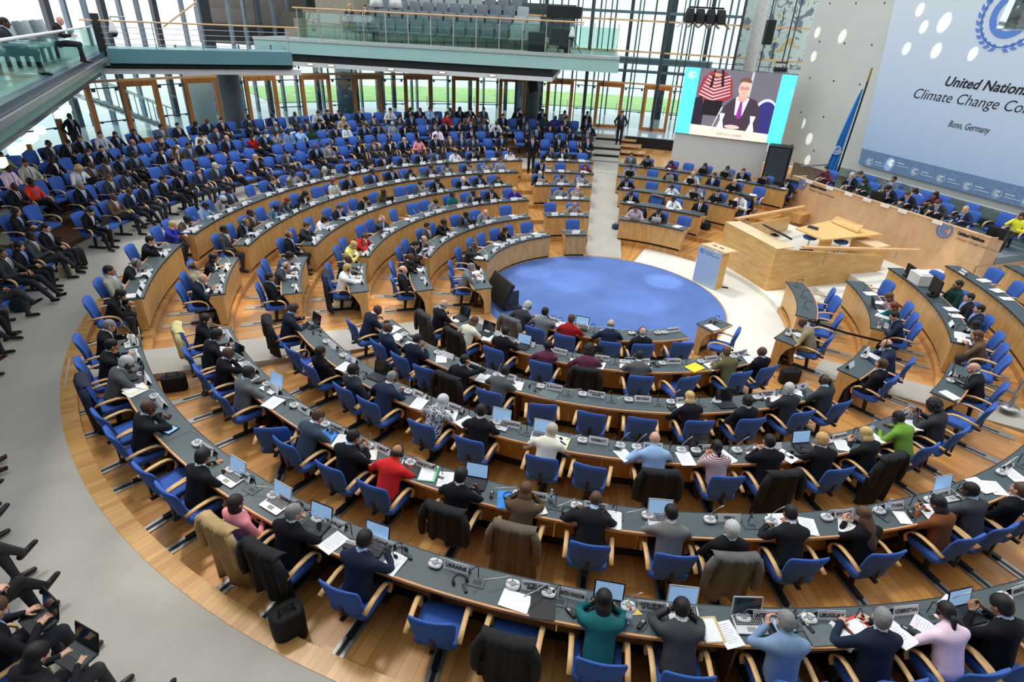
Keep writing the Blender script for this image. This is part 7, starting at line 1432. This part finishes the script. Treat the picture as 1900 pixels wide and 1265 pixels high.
for line in ITEMS:
    k = int(line[0]); L_ = []
    for q in line.split(';'):
        t = q.split()
        if t[0] in '123456' and len(t[0]) == 1: t = t[1:]
        a, f_ = D('N', k, float(t[0]), float(t[1])); L_.append((a, f_, t[2], float(t[3]), 'lit' in t))
    L_.sort(); cnt = {}; lasta = {}
    for j, (a, f_, c, rot, lit) in enumerate(L_):
        cnt[c] = cnt.get(c, 0) + 1; nn_ = min(PL[k], key=lambda q: abs(q[0] - a) + (9 if q[1] == '-' else 0))[1].replace('\n', ' ')
        lb = '%s near the %s plate, %s such in the %s' % (DESC[c], nn_, ordinal(cnt[c]), rowname('N', k)); g_ = '%ss of the %s' % (DESC[c], rowname('N', k)); cg = CATG.get(c, 'paper'); f_ = max(0.3, min(0.72, f_))
        if len(lb.split()) > 16: lb = '%s, %s such in the %s' % (DESC[c], ordinal(cnt[c]), rowname('N', k))
        dz = 0.0015 * (j % 4)
        if c in ('LS', 'LK'): place_laptop('N', k, a, min(f_, .55), rot * .5, c == 'LS', lit, lb, g_)
        elif c in ('TW', 'TB'):
            if c not in TM: TM[c] = MB().rbox((0, 0, 0.006), (0.19, 0.25, 0.010), 0.015, 0).box((0, 0, 0.0116), (0.155, 0.205, 0.002), 1).mesh('tablet', [M_ALU if c == 'TW' else M_LEATH, M_SCRD if c == 'TW' else M_SCR])
            simple('tablet', TM[c], 'N', k, a, f_, rot + PI / 2, lb, cg, g_)
        elif c in ('P1', 'P3', 'P5'): simple('paper', TM[{'P1': 'paper1', 'P3': 'paper3', 'P5': 'paper5'}[c]], 'N', k, a, f_ + .04, rot, lb, cg, g_, dz=dz)
        elif c == 'HD': headset_desk('N', k, a, f_, rot * 3, lb, g_)
        elif c in ('WB', 'BB'): bottle('N', k, a, f_, lb, (200, 60, 60) if c == 'WB' and k == 6 else (110, 170, 210))
        elif c == 'RC':
            if 'RC' not in TM: TM['RC'] = MB().rbox((0, 0, 0.011), (0.045, 0.14, 0.022), 0.014, 0).box((0, 0.03, 0.0225), (0.028, 0.04, 0.002), 1).tube([(0.02, 0.06, 0.006), (0.06, 0.02, 0.004), (0.05, -0.06, 0.004), (0.0, -0.12, 0.004)], 0.003, 5, 0).mesh('receiver', [M_LEATH, M_MICD])
            simple('earphone_receiver', TM['RC'], 'N', k, a, f_, rot, lb, cg, g_, dz=dz)
        elif c == 'GC':
            simple('glasses_case', MB().rbox((0, 0, 0.02), (0.16, 0.07, 0.035), 0.03, 0).rbox((0, 0.05, 0.035), (0.16, 0.06, 0.02), 0.025, 1, rot=(1.0, 0, 0)).mesh('glasses_case', [M_LEATH, M_PAPER]), 'N', k, a, f_, rot, lb, cg)
        elif c == 'PN': simple('pen', MB().tube([(0, -.07, .005), (0, .07, .005)], .005, 6).mesh('pen', mat('pen_blue', (40, 50, 170), .4)), 'N', k, a, f_, rot, lb, cg, dz=.004)
        elif c == 'PH': simple('mobile_phone', MB().rbox((0, 0, 0.005), (.07, .14, .009), .012).mesh('phone', M_SCRD), 'N', k, a, f_, rot, lb, cg)
        elif c == 'YT': simple('triangular_flyer', MB().prism([(-.11, -.08), (.11, -.08), (0, .12)], 0, .003).prism([(-.06, -.055), (.06, -.055), (0, .06)], .003, .0045, 1).mesh('flyer', [mat('flyer_yellow', (232, 200, 96), .6), M_PAPER]), 'N', k, a, f_, rot, lb, cg)
        else:
            me = {'WL': lambda: coverpaper('white_laptop', (240, 240, 242), .325, .225, False), 'LC': lambda: coverpaper('grey_laptop', (92, 104, 108), .33, .235, False), 'SL': lambda: coverpaper('sleeve', (26, 27, 30), .27, .36, False), 'MG': lambda: coverpaper('magazine', (200, 180, 130), .22, .30), 'RF': lambda: coverpaper('red_folder', (226, 66, 48), .25, .33), 'BF': lambda: coverpaper('blue_folder', (40, 130, 214), .25, .33, False), 'GF': lambda: coverpaper('green_folder', (120, 210, 150), .24, .33), 'PY': lambda: coverpaper('yellow_pad', (226, 222, 170), .25, .32), 'YF': lambda: coverpaper('yellow_folder', (240, 214, 40), .34, .26, False), 'BM': lambda: coverpaper('blue_leaflet', (130, 180, 220), .2, .28), 'NB': lambda: coverpaper('notebook', (232, 226, 206), .17, .23)}[c]()
            simple({'laptop': 'closed_laptop', 'sleeve': 'laptop_sleeve', 'magazine': 'magazine', 'folder': 'folder', 'leaflet': 'leaflet', 'notebook': 'notebook'}[cg], me, 'N', k, a, f_, rot, lb, cg, g_, dz=dz)
# small desk by the blue carpet and the two-seat desks
headset_desk('D', 1, -51.5, 0.35, 1.2, 'headphones on the small single desk beside the blue carpet', 'small desk things'); place_hatch('D', 1, -49.5, 'gooseneck microphone on the small single desk beside the blue carpet')
# things on the stage side rows
def S_(k, u, v): return D('S', k, u, v)
a, f_ = S_(4, 1738, 528); p, r_ = top_item('S', 4, a, .5); t = empty('printer', p, r_ + 0.1); tag(t, 'white desktop printer with paper on the stage side row', 'printer'); link('body', MB().rbox((0, 0, 0.15), (0.5, 0.36, 0.30), 0.03).mesh('prb', M_MICG), t); link('tray', MB().box((0, 0, 0.315), (0.34, 0.24, 0.03)).mesh('prt', M_PAPER), t); link('slot', MB().box((0, -.185, .16), (0.36, .012, .05)).mesh('prs', M_KEY), t)
for u, v, sz, lb in ((1715, 515, .28, 'small black monitor beside the white printer'), (1752, 552, .42, 'large black monitor on the stage side fourth row')):
    a, f_ = S_(4, u, v); p, r_ = top_item('S', 4, a, .4); t = empty('monitor', p, r_); tag(t, lb, 'monitor'); link('display', MB().box((0, 0, sz * .55 + .04), (sz * 1.25, 0.04, sz)).mesh('d', M_BLACK), t); link('screen_face', MB().box((0, -.022, sz * .55 + .04), (sz * 1.15, 0.004, sz * .88)).mesh('d', M_SCRD), t); link('stand', MB().box((0, 0.02, .02), (.2, .16, .03)).box((0, .03, .07), (.05, .03, .12)).mesh('s', M_BLACK), t)
n = 0
for k, u, v, c, rot in ((3, 1615, 545, 'P3', .2), (3, 1632, 562, 'P1', .3), (3, 1650, 580, 'P1', .1), (4, 1770, 575, 'P3', .2), (4, 1795, 590, 'P1', .2), (4, 1780, 625, 'P1', 1.5), (4, 1790, 645, 'P3', 1.4), (5, 1830, 522, 'P5', .3), (5, 1850, 540, 'P3', 0.3), (5, 1868, 555, 'P1', 0.2)):
    n += 1; a, f_ = S_(k, u, v); simple('paper', TM[{'P1': 'paper1', 'P3': 'paper3', 'P5': 'paper5'}[c]], 'S', k, a, f_, rot, 'papers lying on the stage side rows, %s by height of row' % ordinal(n), 'paper', 'papers of the stage side rows', dz=.001 * n)
a, f_ = S_(4, 1743, 600); place_plate('S', 4, a, None, 'white name plate on the fourth stage side row', 0, True); a, f_ = S_(5, 1800, 505); place_plate('S', 5, -0.5, 'SECRETARY', 'white plate reading SECRETARY at the end of the fifth stage side row', PI, True)
for k, a in ((2, -6), (2, -14), (2, -22), (3, -9), (4, -12), (4, -20), (4, -25)): place_hatch('S', k, a, 'gooseneck hatch on the %s, %s the podium' % (rowname('S', k), {-6: 'nearest', -14: 'second from', -22: 'farthest from', -9: 'nearest', -12: 'nearest', -20: 'second from', -25: 'farthest from'}[a]))
# belt barrier
def stanch(u, v, z, lb):
    X, Y = at(u, v, z); t = empty('barrier_post', (X, Y, z)); tag(t, lb, 'barrier post', 'belt barrier posts'); link('pole', MB().tube([(0, 0, 0.02), (0, 0, 0.98)], 0.035, 10).mesh('bp', M_STEEL, True), t); link('base', MB().lathe([(0.18, 0), (0.18, 0.02), (0.05, 0.05)], 20).mesh('bb', M_STEEL, True), t); link('head', MB().lathe([(0.04, 0.93), (0.04, 1.0)], 12).mesh('bh', M_DSTEEL), t); return Vector((X, Y, z + .95))
s1 = stanch(1480, 660, .15, 'steel barrier post next to the small slate desk by the aisle'); s2 = stanch(1618, 705, .30, 'steel barrier post in front of the standing person with glasses'); s3 = stanch(1872, 756, .60, 'steel barrier post standing on the grey aisle by the last desks')
b = MB(); b.strip([s1, (s1 + s2) / 2 - UP * .04, s2], 0.05, 0.004, side=UP); tag(link('barrier_belt', b.mesh('belt', M_BLACK)), 'black belt stretched between two steel barrier posts', 'belt')
# bags
for u, v, z, rz, sz, c, lb, kd in ((1307, 432, .15, .5, (.34, .26, .42), (20, 20, 22), 'black rolling bag standing beside the stage rows', 'rolling_bag'), (1141, 436, 0, .3, (.30, .24, .42), (38, 66, 96), 'blue backpack standing on the aisle by the rear stage desks', 'backpack'), (540, 1180, .76, .7, (.36, .28, .46), (22, 23, 26), 'black backpack on the floor behind the outermost near row', 'backpack'),
        (1462, 708, .16, .2, (.46, .22, .32), (18, 18, 20), 'black briefcase beside the khaki suit person', 'briefcase'), (40, 575, .89, .4, (.36, .28, .48), (30, 62, 82), 'dark blue backpack on the grey walkway carpet', 'backpack'), (127, 512, .89, .3, (.32, .2, .30), (196, 180, 146), 'beige cloth bag on the walkway near the open audience', 'cloth_bag'),
        (150, 492, .89, .8, (.32, .26, .44), (24, 25, 28), 'black backpack on the walkway beside the beige bag', 'backpack'), (262, 585, .76, .2, (.34, .26, .46), (26, 27, 30), 'black backpack under the end of the outermost curved desk', 'backpack'), (1000, 372, .16, .2, (.40, .22, .30), (96, 96, 92), 'grey bag beside the small middle desks', 'shoulder_bag'),
        (790, 573, .16, .9, (.28, .22, .36), (24, 24, 26), 'small black bag beneath the end of the second curved desk', 'shoulder_bag'), (327, 722, .61, .4, (.42, .20, .30), (20, 20, 22), 'black bag on the floor inside the outermost near row', 'shoulder_bag')):
    X, Y = at(u, v, z); bag(X, Y, z, rz, sz, c, lb, kd)
# officers' desk: papers, plates, microphones, monitors
def hs(u): return min((abs(proj(*hp(x * .04, .35, 1.76).xy, 1.76)[0] - u), x * .04) for x in range(0, 200))[1]
hr_ = math.atan2(hd.y, hd.x) + PI; nt_ = Vector((0, 0, 0))
for i, u in enumerate((1555, 1585, 1618, 1650, 1690, 1722, 1755, 1795, 1820)):
    s_ = hs(u); o = link('paper', TM['paper5' if i % 2 else 'paper3']); o.location = hp(s_, .45, 1.757); o.rotation_euler = (0, 0, hr_ + .2 * math.sin(i * 2)); tag(o, 'papers on the officers desk, %s from the flag' % ordinal(i + 1), 'paper', 'papers on the officers desk')
for i, u in enumerate((1510, 1548, 1583, 1617, 1650, 1684, 1748)):
    s_ = hs(u + 3); b = MB(); b.box((0, 0, 0), (0.34, 0.012, 0.11)); o = link('name_plate', b.mesh('np', M_PLATEW)); o.location = hp(s_, -0.012, 1.885); o.rotation_euler = (0, 0, hr_); tag(o, 'white plate on the front edge of the officers desk, %s from the flag' % ordinal(i + 1), 'name plate', 'name plates of the officers desk')
for i, u in enumerate((1570, 1600, 1635, 1672, 1705, 1738, 1775, 1805)):
    s_ = hs(u); t = empty('conference_microphone', hp(s_, .32, 1.756), hr_); tag(t, 'console microphone on the officers desk, %s from the flag' % ordinal(i + 1), 'microphone', 'microphones of the officers desk'); link('console', TM['console'], t); link('grille', TM['grille'], t); link('stem', TM['rods'][(i * 3 + 2) % 4], t)
for i, u in enumerate((1622, 1840)):
    t = empty('monitor', hp(hs(u), .40, 1.757), hr_ + .1); tag(t, ('black monitor before the person in the green top' if i == 0 else 'black monitor at the empty end of the officers desk'), 'monitor'); link('display', MB().box((0, 0, .25), (0.5, 0.05, 0.34), rot=(-.15, 0, 0)).mesh('d', M_BLACK), t); link('stand', MB().box((0, 0.02, .02), (.22, .18, .03)).box((0, .03, .08), (.05, .03, .12)).mesh('s', M_BLACK), t)
for i, u in enumerate((1690, 1752, 1785)):
    t = empty('water_carafe', hp(hs(u) + .1, .36, 1.757)); tag(t, 'glass water carafe on the officers desk, %s from the flag' % ordinal(i + 1), 'carafe', 'carafes on the officers desk'); link('body', MB().lathe([(.05, 0), (.055, .03), (.02, .15), (.035, .21)], 14).mesh('cf', glass('bottle_glass'), True), t); link('water', MB().lathe([(.045, .005), (.048, .03), (.035, .08)], 12).mesh('wt', glass('water_glass', (.8, .88, .92), .3), True), t)
# laptops and books held in the open audience
for u, v, lb, c in ((154, 382, 'open grey laptop on the lap of a person at the walkway end', 'L'),):
    pass
for pl in PLACES:
    if pl['B'] == 'Q' and pl['q'][5] == 'd' and pl['d'] < 27:
        c_, s_ = math.cos(pl['rz']), math.sin(pl['rz']); loc_ = pl['p'] + Vector((-s_ * 0.36, c_ * 0.36, 0.70)); odn = '%s place of the %s' % (ordinal(pl['n']), pl['row'])
        if pl['n'] % 2 or pl['q'][0] > 230:
            base, keys, lid, scr, tp, th = lap(105, False, False); t = empty('laptop', loc_, pl['rz']); tag(t, 'dark laptop on the lap at the %s' % odn, 'laptop', 'laptops in the open audience'); link('base', base, t); link('keyboard', keys, t); l_ = link('lid', lid, t, (0, 0.112 + 0.111 * math.cos(th), 0.018 + 0.111 * math.sin(th))); link('display', scr, l_)
        else:
            o = link('paper', TM['paper3']); o.location = loc_; o.rotation_euler = (0.25, 0, pl['rz']); tag(o, 'papers held on the lap at the %s' % odn, 'paper', 'papers in the open audience')
# ------------------------------------------------------------------ sunlight thrown down in patches by the mirrors of the glass roof
def beam(target, src, size_deg, power, col=(1, 0.97, 0.9), blend=0.25):
    l = bpy.data.lights.new('roof_glint', 'SPOT'); l.energy = power; l.spot_size = rad(size_deg); l.spot_blend = blend; l.shadow_soft_size = 0.02; l.color = col
    o = bpy.data.objects.new('roof_glint', l); COL.objects.link(o); o.location = src; o.rotation_euler = (Vector(target) - Vector(src)).to_track_quat('-Z', 'Y').to_euler()
for i, (u, v, sz) in enumerate(((1515, 55, 2.2), (1562, 62, 2.6), (1508, 100, 1.8), (1488, 225, 2.2), (1500, 253, 2.6), (1497, 293, 2.0), (1707, 18, 2.2), (1752, 42, 3.2), (1714, 50, 2.0), (1682, 90, 2.2), (1737, 94, 2.6), (1805, 100, 1.8), (1650, 305, 2.6))):
    s_, z = wpix(u, v, 0.1); T = wp(s_, z, 0.1); beam(T, T + Vector((-11 + 0.6 * math.sin(i * 2), -7 + math.cos(i * 3), 13)), sz * 0.46, 15000)
for i, (X, Y, z, sz, pw, cl) in enumerate(((*at(430, 570, .5), .5, 5, 3600, (1, .85, .55)), (*at(700, 565, .15), .15, 6, 3200, (1, .85, .6)), (*at(300, 600, .6), .6, 4, 2600, (1, .8, .5)), (*at(1230, 522, 0), 0, 5, 2600, (1, 1, .98)), (*at(1120, 300, 1.0), 1.0, 4, 2200, (1, 1, .95)), (*at(1045, 395, .6), .6, 5, 2800, (1, .85, .5)),
        (*at(440, 1160, .9), .9, 5, 1500, (1, .86, .5)), (*at(380, 1000, .9), .9, 9, 1100, (1, .93, .8)), (*at(1060, 520, 0), 0, 8, 1500, (.9, .95, 1)), (*at(1180, 560, 0), 0, 7, 1200, (.9, .95, 1)), (*at(990, 505, 0), 0, 5, 1500, (.9, .95, 1)), (*at(560, 620, .4), .4, 6, 2200, (1, .95, .85)), (*at(1440, 520, .6), .6, 4, 2600, (1, .75, .4)), (*at(1765, 465, 1.2), 1.2, 2.6, 2600, (1, .9, .6)), (*at(1750, 500, .8), .8, 2.4, 1600, (1, .9, .6)))):
    beam((X, Y, z), (X + 5 * math.sin(i * 2.4), Y + 6 * math.cos(i * 1.7), 15), sz, pw * 2.2, cl, 0.7)

for i, (u, v) in enumerate(((1503, 441), (1560, 449))):
    X, Y = at(u, v, 0.9); t = empty('swivel_stool', (X, Y, 0.45)); tag(t, 'round blue swivel stool under the kite shaped table, %s' % ('nearer the black monitor' if i == 0 else 'nearer the low cabinet'), 'stool')
    link('seat', MB().lathe([(0.20, 0.42), (0.23, 0.45), (0.22, 0.50), (0.10, 0.52)], 20).mesh('seat', M_CHAIR, True), t); link('post', MB().tube([(0, 0, 0.03), (0, 0, 0.42)], 0.025, 8).mesh('post', M_STEEL), t)
    link('foot', MB().box((0, 0, 0.02), (0.46, 0.05, 0.03)).box((0, 0, 0.02), (0.05, 0.46, 0.03)).mesh('foot', M_BLACK), t)
